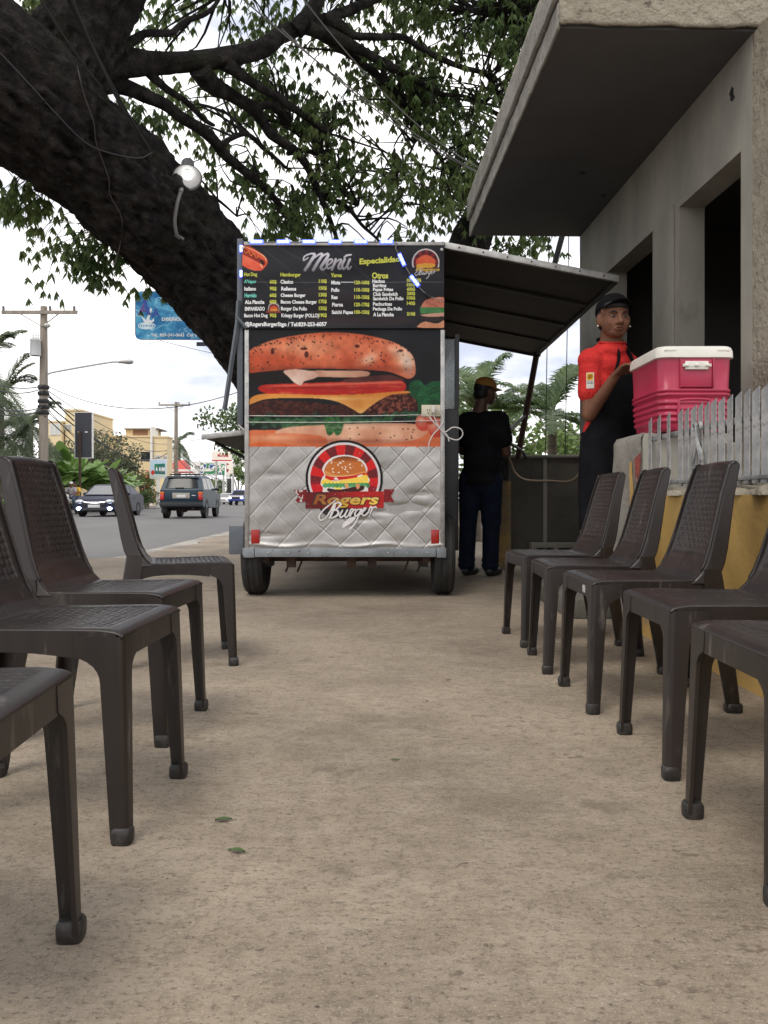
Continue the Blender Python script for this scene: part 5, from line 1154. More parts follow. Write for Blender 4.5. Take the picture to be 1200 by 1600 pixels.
def face_bits(body, M, k):
    s3 = M.to_3x3().normalized(); q = lambda x, y, z: M @ Vector((x, y, z))
    for s in (-1, 1):
        ey = MB().ball((0, 0, 0), (0.0120 * k, 0.009 * k, 0.0052 * k), 6, Matrix.Translation(q(0.031 * s, -0.0785, 0.001)) @ s3.to_4x4()).build('eye', M_eye, body, True)
        MB().ball((0, 0, 0), (0.0066 * k, 0.004 * k, 0.0055 * k), 6, Matrix.Translation(q(0.031 * s, -0.0855, 0.0015)) @ s3.to_4x4()).build('iris', M_iris, ey, True)
        MB().tube([q(0.014 * s, -0.0905, 0.017), q(0.032 * s, -0.0905, 0.0235), q(0.052 * s, -0.076, 0.019)], [0.0042 * k, 0.0050 * k, 0.0026 * k], 6).build('eyebrow', M_hair, body, True)
    MB().ball((0, 0, 0), (0.020 * k, 0.008 * k, 0.0050 * k), 6, Matrix.Translation(q(0, -0.0895, -0.0570)) @ s3.to_4x4()).build('upper_lip', M_lip, body, True)
    MB().ball((0, 0, 0), (0.017 * k, 0.006 * k, 0.0018 * k), 6, Matrix.Translation(q(0, -0.0935, -0.0620)) @ s3.to_4x4()).build('mouth_line', M_iris, body, True)
    MB().ball((0, 0, 0), (0.018 * k, 0.008 * k, 0.0062 * k), 6, Matrix.Translation(q(0, -0.0890, -0.0675)) @ s3.to_4x4()).build('lower_lip', M_lip, body, True)

def cap_on(root, M, k, m, back_strap=False):
    s3 = M.to_3x3().normalized()
    c = MB(); n = 28; rings = []
    for i in range(9):
        a = i / 8 * math.pi / 2; r_ = math.cos(a); z = 0.045 + 0.088 * math.sin(a) ** 0.9
        rings.append([(0.087 * max(r_, 0.02) ** 0.75 * math.cos(2 * math.pi * j / n), 0.012 + 0.105 * max(r_, 0.02) ** 0.75 * math.sin(2 * math.pi * j / n), z) for j in range(n)])
    o = c.loft(rings, True, M).build('cap', m, root, True, angle=60)
    br = MB()
    def bf(u, v):
        a = (u - 0.5) * 2; x = 0.076 * a; y0 = -0.090 * math.sqrt(max(0, 1 - (a * 0.86) ** 2)) + 0.005; y = y0 - v * 0.072 * math.sqrt(max(0, 1 - a * a * 0.96))
        return M @ Vector((x, y, 0.047 + 0.004 - 0.016 * a * a - 0.012 * v))
    br.grid(16, 6, bf).build('brim', m, o, True, angle=60, solid=0.004, recalc=False)
    MB().ball((0, 0, 0), (0.007 * k, 0.007 * k, 0.005 * k), 5, M @ Matrix.Translation((0, 0.012, 0.134))).build('button', m, o, True)
    return o

def hand(prims, wrist, fwd, side, up, k=1.0, curl=0.5, thumb=1):
    """palm + five curled fingers; fwd = finger direction, side = towards the thumb, up = back of the hand"""
    w = Vector(wrist); f = Vector(fwd).normalized(); s = Vector(side).normalized(); u = Vector(up).normalized()
    for a in (-0.026, -0.009, 0.009, 0.026):
        prims.append(('c', w + s * a * 0.6 * k, 0.016 * k, w + f * 0.075 * k + s * a * k, 0.0125 * k))
    for a, L in ((0.030, 0.068), (0.010, 0.078), (-0.010, 0.072), (-0.030, 0.056)):
        p = w + f * 0.082 * k + s * a * k
        d1 = (f * math.cos(curl * 0.5) - u * math.sin(curl * 0.5)); d2 = (f * math.cos(curl) - u * math.sin(curl)); d3 = (f * math.cos(curl * 1.6) - u * math.sin(curl * 1.6))
        p1 = p + d1 * L * 0.45 * k; p2 = p1 + d2 * L * 0.32 * k; p3 = p2 + d3 * L * 0.25 * k
        prims += [('c', p, 0.0095 * k, p1, 0.0088 * k), ('c', p1, 0.0088 * k, p2, 0.008 * k), ('c', p2, 0.008 * k, p3, 0.0068 * k)]
    p = w + f * 0.020 * k + s * 0.026 * k; d = (f * 0.7 + s * 0.62 - u * 0.25).normalized()
    p1 = p + d * 0.038 * k; p2 = p1 + (f * 0.9 + s * 0.25 - u * 0.3).normalized() * 0.034 * k
    prims += [('c', p, 0.013 * k, p1, 0.011 * k), ('c', p1, 0.0105 * k, p2, 0.0085 * k)]

# ---- the young man in red at the cooler. He stands on a low step inside the gate.
YM = 4.98
stp = thing('gate_step', 'low cement step in the gateway behind the pier', 'step', (1.5, 5.1, 0)); MB().hexa(1.05, 1.94, 4.74, 5.8, 0, 0.115).build('step_slab', M_dcem, stp, True, bevel=0.01)
pm = thing('person', 'person in red t-shirt, black apron and black cap resting a hand on the cooler', 'person', (1.33, YM, 0.115))
fl = 0.115
hd = Vector((1.362, YM - 0.05, 1.752)); face = R(4); HK = 1.13
Mh, hp_ = head_at(pm, M_skin, hd, face, R(3), HK)
shR, shL = Vector((1.232, YM - 0.02, 1.508)), Vector((1.50, YM + 0.16, 1.508))
elR, wrR = Vector((1.215, YM - 0.06, 1.185)), Vector((1.318, 4.735, 1.385))
elL, wrL = Vector((1.60, YM + 0.10, 1.20)), Vector((1.56, 4.80, 1.15))
ch, pv = Vector((1.365, YM + 0.065, 1.36)), Vector((1.355, YM + 0.08, 1.01))
rotT = Matrix.Rotation(R(34), 3, 'Z')
hipR, hipL = Vector((1.29, YM + 0.03, 0.98)), Vector((1.42, YM + 0.13, 0.98))
knR, knL = Vector((1.275, YM + 0.02, 0.58)), Vector((1.45, YM + 0.11, 0.58)); anR, anL = Vector((1.265, YM + 0.06, fl + 0.09)), Vector((1.46, YM + 0.15, fl + 0.09))
b_ = list(hp_)
b_ += [('c', shR, 0.055, shL, 0.055), ('e', ch, (0.165, 0.105, 0.2), rotT), ('e', pv, (0.15, 0.10, 0.15), rotT), ('c', ch, 0.11, pv, 0.11),
       ('c', shR, 0.056, elR, 0.044), ('c', elR, 0.046, wrR, 0.027), ('c', shL, 0.056, elL, 0.044), ('c', elL, 0.046, wrL, 0.027),
       ('c', hipR, 0.085, knR, 0.058), ('c', knR, 0.055, anR, 0.037), ('c', hipL, 0.085, knL, 0.058), ('c', knL, 0.055, anL, 0.037)]
hand(b_, wrR, (0.42, -0.70, 0.50), (0.80, 0.50, 0.1), (-0.30, 0.40, 0.85), 1.02, 0.55); hand(b_, wrL, (0, -0.8, -0.2), (-0.6, 0, 0.4), (0.3, 0, 0.9), 0.95, 0.5)
body = melt('body', b_, 0.0052, M_skin, pm, 4, True); face_bits(pm, Mh, HK)
for s in (-1, 1): MB().ball((0, 0, 0), 0.0055, 5, Mh @ Matrix.Translation((0.086 * s, -0.004, -0.040))).build('ear_stud', M_gold, pm, True)
melt('hair', [('e', Mh @ Vector((0, 0.030, 0.035)), (0.081, 0.092, 0.085), Mh.to_3x3()), ('e', Mh @ Vector((0, 0.045, -0.015)), (0.072, 0.07, 0.06), Mh.to_3x3()), ('e', Mh @ Vector((0, -0.040, 0.060)), (0.07, 0.05, 0.028), Mh.to_3x3())], 0.006, M_hair, pm, 3, True)
cap_on(pm, Mh @ Matrix.Rotation(R(-16), 4, 'X'), HK, M_capb)
slR = shR.lerp(elR, 0.60); slL = shL.lerp(elL, 0.60); nk = Vector((1.365, YM + 0.02, 1.602))
melt('t_shirt', [('e', nk + Vector((0, 0.0, -0.015)), (0.098, 0.088, 0.045)), ('e', nk + Vector((-0.01, -0.045, -0.035)), (0.085, 0.062, 0.055)), ('c', shR, 0.078, shL, 0.078), ('e', ch + Vector((0.01, -0.03, 0.12)), (0.15, 0.11, 0.11), rotT), ('c', nk + Vector((-0.02, 0.03, -0.03)), 0.062, shR + Vector((0.03, 0.01, 0.02)), 0.062), ('c', nk + Vector((0.02, 0.03, -0.03)), 0.062, shL + Vector((-0.03, 0, 0.02)), 0.062), ('c', shR, 0.069, slR + Vector((-0.004, 0, 0)), 0.069), ('c', shL, 0.069, slL, 0.069), ('c', shR + Vector((0.02, 0.01, 0.0)), 0.070, nk + Vector((-0.04, 0, -0.02)), 0.055), ('c', shL, 0.070, nk + Vector((0.04, 0, -0.02)), 0.055),
                 ('e', ch + Vector((0, 0, 0.0)), (0.178, 0.120, 0.20), rotT), ('e', ch + Vector((0, 0, -0.18)), (0.160, 0.118, 0.16), rotT), ('e', pv + Vector((0, 0, 0.08)), (0.166, 0.122, 0.13), rotT), ('e', pv + Vector((0, 0, 0.03)), (0.170, 0.126, 0.10), rotT)], 0.0075, M_red, pm, 4, True)
MB().lathe([(0.078, 0), (0.084, 0.007), (0.075, 0.014)], 24, Matrix.Translation((1.365, YM + 0.005, 1.614)) @ Matrix.Rotation(R(12), 4, 'X'), cap=False).build('collar', M_red, pm, True)
# apron: bib, neck straps, waist tie, skirt - a curved sheet wrapped round the front
ax = rotT @ Vector((0, -1, 0)); sd = rotT @ Vector((1, 0, 0))
def apr(u, v):
    z = 1.43 - v * 0.93; a0 = float(np.interp(z, [0.5, 1.05, 1.12, 1.30, 1.43], [1.75, 1.75, 1.35, 0.72, 0.58]))
    a = (u - 0.5) * 2 * a0; c = ch.lerp(pv, min(1, max(0, (1.36 - z) / 0.35)))
    rx = float(np.interp(z, [0.5, 0.95, 1.1, 1.4], [0.215, 0.205, 0.198, 0.200])); ry = float(np.interp(z, [0.5, 0.95, 1.1, 1.4], [0.185, 0.160, 0.150, 0.142]))
    f = 0.006 * math.sin(a * 7 + z * 9) * (1 if z < 1.05 else 0.4)
    p = c + sd * ((rx + f) * math.sin(a)) + ax * ((ry + f) * math.cos(a)); p.z = z; return p
apo = MB().grid(40, 50, apr).build('apron', M_apr, pm, True, angle=180, solid=0.004, recalc=False)
for s in (0.06, 0.94):
    p_ = apr(s, 0.0); MB().tube(smooth_path([p_ + Vector((0, 0, -0.02)), p_.lerp(nk, 0.5) + ax * 0.045 + Vector((0, 0, 0.025)), nk + sd * (0.062 if s > 0.5 else -0.062) + ax * 0.02 + Vector((0, 0, 0.028)), nk + sd * (0.05 if s > 0.5 else -0.05) - ax * 0.06 + Vector((0, 0, 0.035))], 5), 0.018, 8, sq=0.5).build('neck_strap', M_apr, apo, True)
MB().tube([apr(0.0, 0.39), pv - ax * 0.14 + Vector((-0.03, 0, 0.08))], 0.014, 8).build('waist_tie', M_apr, apo, True)
# chest print and sleeve patch
MB().grid(8, 4, lambda u, v: apr(0.42 + 0.12 * u, -0.004 - 0.028 * v) - ax * 0.006).build('chest_print', M_inkw, pm, True, solid=0.002, recalc=False)
slp = shR.lerp(elR, 0.40)
def patch_map(dy):
    def f(x, y):
        x = np.asarray(x, float); y = np.asarray(y, float); th = np.radians(-14) + (x - 5) * 0.058
        r_ = 0.078 + dy
        return (slp.x + r_ * np.sin(th), slp.y - r_ * np.cos(th), slp.z + 0.045 - y * 0.0066)
    return f
pk = Ink(0, 0, 10, 14, 0.5, (206, 200, 190)); pk.poly([(1, 1), (9, 1), (9, 7), (1, 7)], (222, 170, 30), smooth=False); pk.poly([(2, 3), (4, 1.6), (8, 2.4), (7, 5), (3, 6)], (150, 100, 20)); pk.poly([(1, 7.2), (9, 7.2), (9, 9.6), (1, 9.6)], (26, 22, 20), smooth=False)
pp = pk.mesh('sleeve_patch', patch_map(0), M_printf, pm)
lettering('patch_lettering', [('HOT', 1.2, 8.8, 7.5, 9.4)], patch_map(0.0015), M_inkw, pp, bold=0.04)
melt('jeans', [('e', pv + Vector((0, 0, -0.05)), (0.162, 0.118, 0.13), rotT), ('c', hipR, 0.102, knR, 0.078), ('c', knR, 0.076, anR + Vector((0, 0, -0.01)), 0.064), ('c', hipL, 0.102, knL, 0.078), ('c', knL, 0.076, anL + Vector((0, 0, -0.01)), 0.064)], 0.009, M_jean, pm, 4, True)
for a in (anR, anL): melt('shoe', [('c', a + Vector((0, 0.03, -0.052)), 0.040, a + Vector((0.06, -0.13, -0.055)), 0.036), ('e', a + Vector((0, 0.0, -0.03)), (0.05, 0.06, 0.05))], 0.008, M_shoe, pm, 3, True)

# ---- the man in the mustard cap beside the hatch, back to the camera
YB_ = 7.35
p2 = thing('person', 'person in mustard cap, black t-shirt and dark jeans facing away by the hatch', 'person', (0.86, YB_, 0))
hd = Vector((0.905, YB_ + 0.02, 1.625)); Mh2, hp_ = head_at(p2, M_skin2, hd, R(112), R(6), 1.0)
shR, shL = Vector((1.010, YB_ - 0.08, 1.37)), Vector((0.735, YB_ + 0.03, 1.37))
elR, wrR = Vector((1.075, YB_ - 0.02, 1.09)), Vector((1.13, YB_ + 0.24, 1.13)); elL, wrL = Vector((0.72, YB_ + 0.22, 1.12)), Vector((0.95, YB_ + 0.34, 1.14))
ch, pv = Vector((0.868, YB_ - 0.02, 1.22)), Vector((0.855, YB_ - 0.01, 0.90)); rotT = Matrix.Rotation(R(-20), 3, 'Z')
hipR, hipL = Vector((0.94, YB_ - 0.03, 0.86)), Vector((0.765, YB_ + 0.02, 0.86)); knR, knL = Vector((0.945, YB_ - 0.02, 0.47)), Vector((0.745, YB_ + 0.03, 0.47)); anR, anL = Vector((0.94, YB_ + 0.01, 0.09)), Vector((0.735, YB_ + 0.06, 0.09))
b_ = list(hp_) + [('c', shR, 0.058, shL, 0.058), ('e', ch, (0.18, 0.11, 0.2), rotT), ('e', pv, (0.16, 0.11, 0.15), rotT), ('c', ch, 0.12, pv, 0.12), ('c', shR, 0.058, elR, 0.047), ('c', elR, 0.048, wrR, 0.03), ('c', shL, 0.058, elL, 0.047), ('c', elL, 0.048, wrL, 0.03),
      ('c', hipR, 0.088, knR, 0.06), ('c', knR, 0.056, anR, 0.04), ('c', hipL, 0.088, knL, 0.06), ('c', knL, 0.056, anL, 0.04)]
hand(b_, wrR, (0.1, 0.9, 0.0), (-0.5, 0, 0.6), (0.6, 0, 0.5), 0.95, 1.1); hand(b_, wrL, (0.7, 0.5, 0), (0, 0, 0.8), (0, 1, 0.2), 0.95, 1.1)
melt('body', b_, 0.008, M_skin2, p2, 3, True); face_bits(p2, Mh2, 1.0)
melt('hair', [('e', Mh2 @ Vector((0, 0.030, 0.030)), (0.082, 0.094, 0.085), Mh2.to_3x3()), ('e', Mh2 @ Vector((0, 0.05, -0.025)), (0.074, 0.068, 0.06), Mh2.to_3x3())], 0.008, M_hair, p2, 3, True)
cap_on(p2, Mh2, 1.0, M_capy)
slR = shR.lerp(elR, 0.58); slL = shL.lerp(elL, 0.58); nk = Vector((0.885, YB_ - 0.01, 1.43))
melt('t_shirt', [('c', shR, 0.082, slR, 0.085), ('c', shL, 0.082, slL, 0.085), ('c', shR, 0.078, nk + Vector((0.03, 0, -0.03)), 0.06), ('c', shL, 0.078, nk + Vector((-0.03, 0, -0.03)), 0.06), ('e', ch, (0.190, 0.146, 0.21), rotT), ('c', shR, 0.086, shL, 0.086), ('e', ch + Vector((0, 0, -0.2)), (0.176, 0.148, 0.2), rotT), ('e', pv + Vector((0, 0, 0.0)), (0.180, 0.135, 0.14), rotT), ('e', pv + Vector((0, 0, -0.06)), (0.182, 0.135, 0.10), rotT)], 0.009, M_tee, p2, 4, True)
melt('jeans', [('e', pv + Vector((0, 0, -0.05)), (0.18, 0.13, 0.14), rotT), ('c', hipR, 0.108, knR, 0.088), ('c', knR, 0.080, anR, 0.072), ('c', hipL, 0.104, knL, 0.082), ('c', knL, 0.080, anL, 0.072)] + [('e', a + Vector((0.0, 0.0, z_)), (0.082, 0.086, 0.022)) for a in (anR, anL) for z_ in (0.0, 0.05)], 0.010, M_jean2, p2, 4, True)
for a in (anR, anL): melt('shoe', [('c', a + Vector((-0.01, -0.03, -0.05)), 0.042, a + Vector((0.09, 0.12, -0.055)), 0.036), ('e', a + Vector((0, 0.0, -0.03)), (0.06, 0.06, 0.05))], 0.010, M_shoe, p2, 3, True)
# ================================================================== the great leaning tree
tree = thing('leaning_tree', 'huge dark leaning tree spreading its crown over trailer and pavement', 'tree', (-0.25, 10.1, 0))
def bark_tube(mb, pts, rad, n=28, rough=0.06, seed=0):
    """tube with lumps and ridges; pts/rad already dense"""
    rs = random.Random(seed); ph = [rs.uniform(0, 6.28) for _ in range(8)]
    pts = [Vector(p) for p in pts]; rings = []; up = None; dist = 0
    for i, p in enumerate(pts):
        t = (pts[min(i + 1, len(pts) - 1)] - pts[max(i - 1, 0)]).normalized()
        if up is None: up = Vector((0, 0, 1)) if abs(t.z) < 0.9 else Vector((1, 0, 0))
        a = t.cross(up).normalized(); b = a.cross(t).normalized(); up = b
        if i: dist += (p - pts[i - 1]).length
        ring = []
        for k in range(n):
            th = 2 * math.pi * k / n; d = dist / max(rad[i], 0.05)
            f = 1 + rough * (math.sin(3 * th + ph[0] + 0.5 * d) + 0.7 * math.sin(5 * th + ph[1] - 0.9 * d) + 0.6 * math.sin(2 * th + ph[2] + 1.3 * d) + 0.45 * math.sin(9 * th + ph[3] + 0.4 * d) * math.sin(1.1 * d + ph[4])) + rough * 0.35 * rs.uniform(-1, 1)
            ring.append(p + (a * math.cos(th) + b * math.sin(th)) * rad[i] * f)
        rings.append(ring)
    mb.loft(rings); return mb
def limb(pix, radii, name='limb', n=12, sub=5, rough=0.05, seed=0, parent=None, m=None):
    pts = smooth_path([P(*q) if len(q) == 3 and not isinstance(q, Vector) else q for q in pix], sub)
    rad = lerp_list(radii, len(pts))
    return pts, bark_tube(MB(), pts, rad, n, rough, seed).build(name, m or M_bark, parent or tree, True, angle=70)
TRK = [Vector((-0.15, 10.3, -0.25)), Vector((-0.45, 9.9, 0.75)), Vector((-0.95, 9.3, 1.75)), P(362, 472, 8.65), P(280, 380, 8.05), P(196, 297, 7.45), P(106, 218, 6.9), P(32, 152, 6.45), P(-60, 85, 6.1), P(-220, -10, 5.8), Vector((-5.2, 5.5, 5.3)), Vector((-6.6, 5.2, 6.9)), Vector((-7.4, 5.0, 8.8))]
from mathutils import noise as MN
from mathutils.bvhtree import BVHTree
def bark_skin(pts, rad, n, name):
    """massive stem: dense rings pushed in and out by fractal noise, long furrows along the grain"""
    pts = [Vector(p) for p in pts]; rings = []; up = None; dist = 0
    for i, p in enumerate(pts):
        t = (pts[min(i + 1, len(pts) - 1)] - pts[max(i - 1, 0)]).normalized()
        if up is None: up = Vector((1, 0, 0))
        a = t.cross(up).normalized(); b = a.cross(t).normalized(); up = b
        if i: dist += (p - pts[i - 1]).length
        ring = []
        for k in range(n):
            th = 2 * math.pi * k / n; d = a * math.cos(th) + b * math.sin(th); q = p + d * rad[i]
            g_ = Vector((math.cos(th) * 4.2, math.sin(th) * 4.2, dist * 1.5))
            h = 0.055 * MN.fractal(q * 1.3, 1.0, 2.0, 3) + 0.030 * MN.fractal(g_ * 1.6, 0.9, 2.1, 4) + 0.024 * MN.fractal(g_ * 6.0, 0.9, 2.1, 3) - 0.045 * max(0, 0.16 - abs(MN.noise(g_ * 1.5))) / 0.16
            ring.append(q + d * h)
        rings.append(ring)
    return MB().loft(rings).build(name, M_bark, tree, True, angle=180)
pts_t = smooth_path(TRK, 26)
trunk = bark_skin(pts_t, lerp_list([0.95, 0.68, 0.53, 0.49, 0.475, 0.475, 0.50, 0.53, 0.50, 0.45, 0.36, 0.26, 0.10], len(pts_t)), 110, 'trunk')
TB = BVHTree.FromPolygons([trunk.matrix_world @ v.co + tree.location for v in trunk.data.vertices], [tuple(p.vertices) for p in trunk.data.polygons])
LIMBS = []
def LB(pix, radii, seed=0, n=10, rough=0.05):
    pts, o = limb(pix, [r * (0.85 if i < 2 else 0.70) for i, r in enumerate(radii)], 'limb', n, 5, rough, seed); LIMBS.append(pts); return o
_bp = smooth_path([P(40, 235, 6.75), P(72, 175, 6.72), P(100, 112, 6.7), P(140, 40, 6.7), P(185, -40, 6.75), P(250, -160, 6.8), Vector((-1.5, 6.7, 7.0)), Vector((-1.3, 6.4, 8.8))], 18); LIMBS.append(_bp)
bark_skin(_bp, lerp_list([0.42, 0.40, 0.36, 0.31, 0.28, 0.24, 0.17, 0.06], len(_bp)), 64, 'limb')
LB([(95, 140, 6.75), (180, 104, 6.95), (262, 98, 7.1), (340, 92, 7.3), (405, 76, 7.5), (450, 50, 7.7), (494, 36, 7.8), (535, 20, 7.9), (590, -4, 8.1), (700, -60, 8.4)], [0.28, 0.145, 0.118, 0.118, 0.115, 0.105, 0.085, 0.07, 0.06, 0.04], 4, 18, 0.09)
LB([(462, 48, 7.7), (492, 10, 7.7), (505, -40, 7.7), (520, -120, 7.6)], [0.10, 0.08, 0.07, 0.05], 5)
LB([(505, 30, 7.8), (530, 38, 7.9), (553, 55, 8.0), (590, 58, 8.1), (628, 58, 8.2), (660, 76, 8.3), (689, 92, 8.4), (725, 106, 8.6), (758, 116, 8.7), (775, 140, 8.8), (786, 166, 8.9), (795, 200, 9.0)], [0.07, 0.062, 0.055, 0.05, 0.048, 0.045, 0.042, 0.038, 0.035, 0.03, 0.022, 0.012], 6)
LB([(480, 42, 7.7), (520, 56, 7.9), (570, 82, 8.1), (610, 104, 8.3), (641, 120, 8.5), (670, 138, 8.6), (689, 147, 8.7), (723, 150, 8.8), (760, 160, 9.0)], [0.085, 0.075, 0.066, 0.06, 0.05, 0.042, 0.036, 0.026, 0.012], 7)
LB([(485, 45, 7.75), (520, 66, 8.0), (552, 89, 8.2), (585, 114, 8.4), (614, 140, 8.6), (630, 165, 8.8), (641, 191, 8.9), (669, 219, 9.1), (688, 246, 9.2), (703, 270, 9.3), (740, 284, 9.4)], [0.06, 0.058, 0.055, 0.052, 0.05, 0.045, 0.042, 0.036, 0.03, 0.022, 0.01], 8)
LB([(352, 98, 7.3), (368, 110, 7.4), (387, 125, 7.5), (425, 147, 7.8), (450, 164, 8.0), (475, 180, 8.2), (497, 197, 8.4), (516, 209, 8.5)], [0.085, 0.07, 0.062, 0.055, 0.052, 0.05, 0.045, 0.03], 9)
LB([(312, 105, 7.2), (330, 132, 7.4), (355, 145, 7.6), (395, 170, 7.8), (410, 190, 8.0), (425, 210, 8.1), (462, 237, 8.3), (482, 264, 8.5), (498, 300, 8.7), (515, 342, 8.9), (528, 378, 9.1), (540, 420, 9.3)], [0.12, 0.10, 0.09, 0.085, 0.075, 0.072, 0.066, 0.058, 0.048, 0.038, 0.03, 0.02], 10)
LB([(497, 300, 8.7), (515, 312, 8.8), (535, 318, 8.9), (552, 334, 9.0), (566, 352, 9.1), (593, 378, 9.3), (610, 410, 9.4)], [0.04, 0.038, 0.036, 0.032, 0.028, 0.02, 0.01], 11)
LB([(110, 140, 6.8), (180, 132, 7.0), (250, 160, 7.2), (282, 182, 7.4), (325, 210, 7.7), (350, 240, 7.9), (385, 270, 8.2), (420, 300, 8.5), (450, 337, 8.8), (476, 372, 9.1), (495, 410, 9.3)], [0.20, 0.085, 0.075, 0.072, 0.078, 0.070, 0.062, 0.052, 0.042, 0.034, 0.02], 12, 12)
LB([(343, 232, 7.8), (352, 223, 7.8), (362, 216, 7.9), (387, 210, 8.0), (412, 232, 8.2), (430, 247, 8.3), (448, 263, 8.4)], [0.032, 0.036, 0.035, 0.034, 0.033, 0.03, 0.02], 13)
LB([(225, 104, 7.0), (240, 120, 7.1), (262, 140, 7.2), (292, 160, 7.4), (318, 186, 7.6), (335, 196, 7.7)], [0.06, 0.05, 0.045, 0.04, 0.034, 0.02], 14)
LB([(190, 78, 6.8), (208, 64, 6.9), (230, 52, 7.0), (265, 52, 7.2), (280, 42, 7.3), (292, 32, 7.4), (320, 22, 7.5), (340, 2, 7.6), (360, -40, 7.7)], [0.05, 0.048, 0.045, 0.042, 0.04, 0.036, 0.032, 0.026, 0.015], 15)
LB([(275, 330, 7.9), (295, 318, 8.0), (320, 307, 8.1), (340, 312, 8.2), (370, 338, 8.4)], [0.03, 0.027, 0.025, 0.022, 0.012], 16)
LB([(290, 330, 8.0), (320, 344, 8.2), (345, 362, 8.3), (366, 378, 8.4)], [0.05, 0.045, 0.04, 0.03], 17)
LB([(395, 172, 7.8), (420, 165, 8.0), (440, 178, 8.2), (455, 200, 8.4), (470, 215, 8.5)], [0.045, 0.04, 0.034, 0.028, 0.015], 18)
LB([(450, 240, 8.3), (480, 235, 8.6), (505, 250, 8.8), (530, 290, 9.0), (560, 320, 9.2)], [0.03, 0.028, 0.024, 0.02, 0.01], 19)
LB([(641, 120, 8.5), (650, 160, 8.8), (655, 200, 9.0), (640, 240, 9.2), (620, 275, 9.3)], [0.03, 0.026, 0.022, 0.016, 0.008], 20)
LB([(560, 0, 8.0), (620, -30, 8.3), (700, 10, 8.6), (750, 20, 8.9), (800, 40, 9.2)], [0.05, 0.045, 0.04, 0.03, 0.015], 21)
# second stem, behind the eave
pts2, _ = limb([Vector((-0.1, 10.4, -0.25)), Vector((0.2, 10.4, 1.4)), P(702, 455, 10.2), P(745, 360, 10.1), P(782, 270, 10.1), P(822, 180, 10.2), P(850, 60, 10.4)], [0.5, 0.36, 0.27, 0.23, 0.21, 0.18, 0.14], 'limb', 18, 6, 0.05, 30); LIMBS.append(pts2[18:])
# burl and knot on the trunk
# ---- crown
lr = np.random.default_rng(5)
ALLP = [p for L in LIMBS for p in L[2:]]
allp = np.array([tuple(p) for p in ALLP])
tw = MB(); leafV = []; leafF = []
def px_of(p): return 600 + p[0] / p[1] * FPX, HOR - (p[2] - EYE) / p[1] * FPX
def add_leaf(c, d, n, L, W):
    d = d / (np.linalg.norm(d) + 1e-9); s = np.cross(d, n); s = s / (np.linalg.norm(s) + 1e-9); k = len(leafV); nn = np.cross(s, d)
    leafV.extend([c, c + d * L * 0.45 + s * W * 0.5 - nn * W * 0.12, c + d * L, c + d * L * 0.45 - s * W * 0.5 - nn * W * 0.12]); leafF.extend([(k, k + 1, k + 2, k + 3)])
def spray(c, n, spread, big=1.0):
    """a drooping spray of leaflets round c"""
    for _ in range(n):
        o = lr.normal(0, 1, 3) * spread * np.array([1, 1, 0.7]); c2 = c + o; ph = lr.uniform(0, 6.28); k = int(lr.integers(5, 9)); op = lr.uniform(0.20, 0.65)
        for q in range(k):
            a = ph + 6.283 * q / k + lr.normal(0, 0.25); d = np.array([math.cos(a) * op, math.sin(a) * op, -0.85 + lr.normal(0, 0.22)])
            nr = np.array([math.cos(a) * 0.85, math.sin(a) * 0.85, op]) + lr.normal(0, 0.25, 3)
            add_leaf(c2, d, nr, lr.uniform(0.065, 0.130) * big, lr.uniform(0.024, 0.040) * big)
def gap(x, y):
    g_ = (math.sin(x * 0.031 + 1.7 * math.sin(y * 0.019)) + math.sin(y * 0.043 + 1.3 * math.sin(x * 0.023) + 1.0) + 0.8 * math.sin((x + y) * 0.057 + 0.6) + 0.7 * math.sin((x - y) * 0.071))
    return g_
nb_ = 0; tries = 0
while nb_ < 1080 and tries < 30000:
    tries += 1
    x = lr.uniform(170, 900); y = lr.uniform(-260, 395)
    if x < 380 and y > 60 + (x - 170) * 1.35: continue            # trunk side
    if gap(x, y) < 0.15 and lr.random() < 0.93: continue
    if y > 300 and x > 600 and lr.random() < 0.55: continue
    Y = lr.uniform(8.2, 10.6); c = np.array(P(x, y, Y))
    j = np.argmin(((allp - c) ** 2).sum(1)); a = allp[j]; dist = np.linalg.norm(a - c)
    if dist > 1.3 and lr.random() < 0.8: continue
    nb_ += 1
    if dist < 1.6:
        mid = (a + c) / 2 + lr.normal(0, 0.10, 3) + np.array([0, 0, 0.10]); r0 = 0.008 + 0.006 * dist
        tw.tube(smooth_path([a, mid, c], 3), [r0, r0 * 0.9, r0 * 0.8, r0 * 0.65, r0 * 0.5, r0 * 0.4, 0.003], 4, cap=False)
    spray(c, int(lr.integers(5, 9)), lr.uniform(0.09, 0.17))
# sparse sprays under the trunk on the left, in front of the far sign, top left corner
for cx_, cy_, sx_, sy_, n_, Yl, Yh in ((140, 405, 38, 26, 36, 7.6, 8.2), (30, 320, 28, 18, 22, 6.9, 7.2), (176, 432, 10, 9, 6, 8.0, 8.3), (222, 460, 6, 4, 2, 8.2, 8.5), (30, 15, 26, 12, 20, 7.6, 8.2), (60, 30, 16, 8, 10, 7.6, 8.2), (810, 380, 22, 6, 12, 9.6, 10.2), (170, 170, 12, 10, 6, 7.6, 8), (215, 190, 18, 14, 12, 7.6, 8), (235, 285, 12, 30, 14, 8.3, 8.8)):
    base = None
    for _ in range(n_):
        c = np.array(P(lr.normal(cx_, sx_), lr.normal(cy_, sy_), lr.uniform(Yl, Yh))); spray(c, int(lr.integers(4, 8)), 0.10)
        tq = min(pts_t, key=lambda p: (p - Vector(c)).length)
        tw.tube(smooth_path([tq.lerp(Vector(c), 0.5), tq.lerp(Vector(c), 0.75) + Vector((0.10 * lr.normal(), 0.1 * lr.normal(), 0.10)), Vector(c)], 3), 0.0035, 4, cap=False)
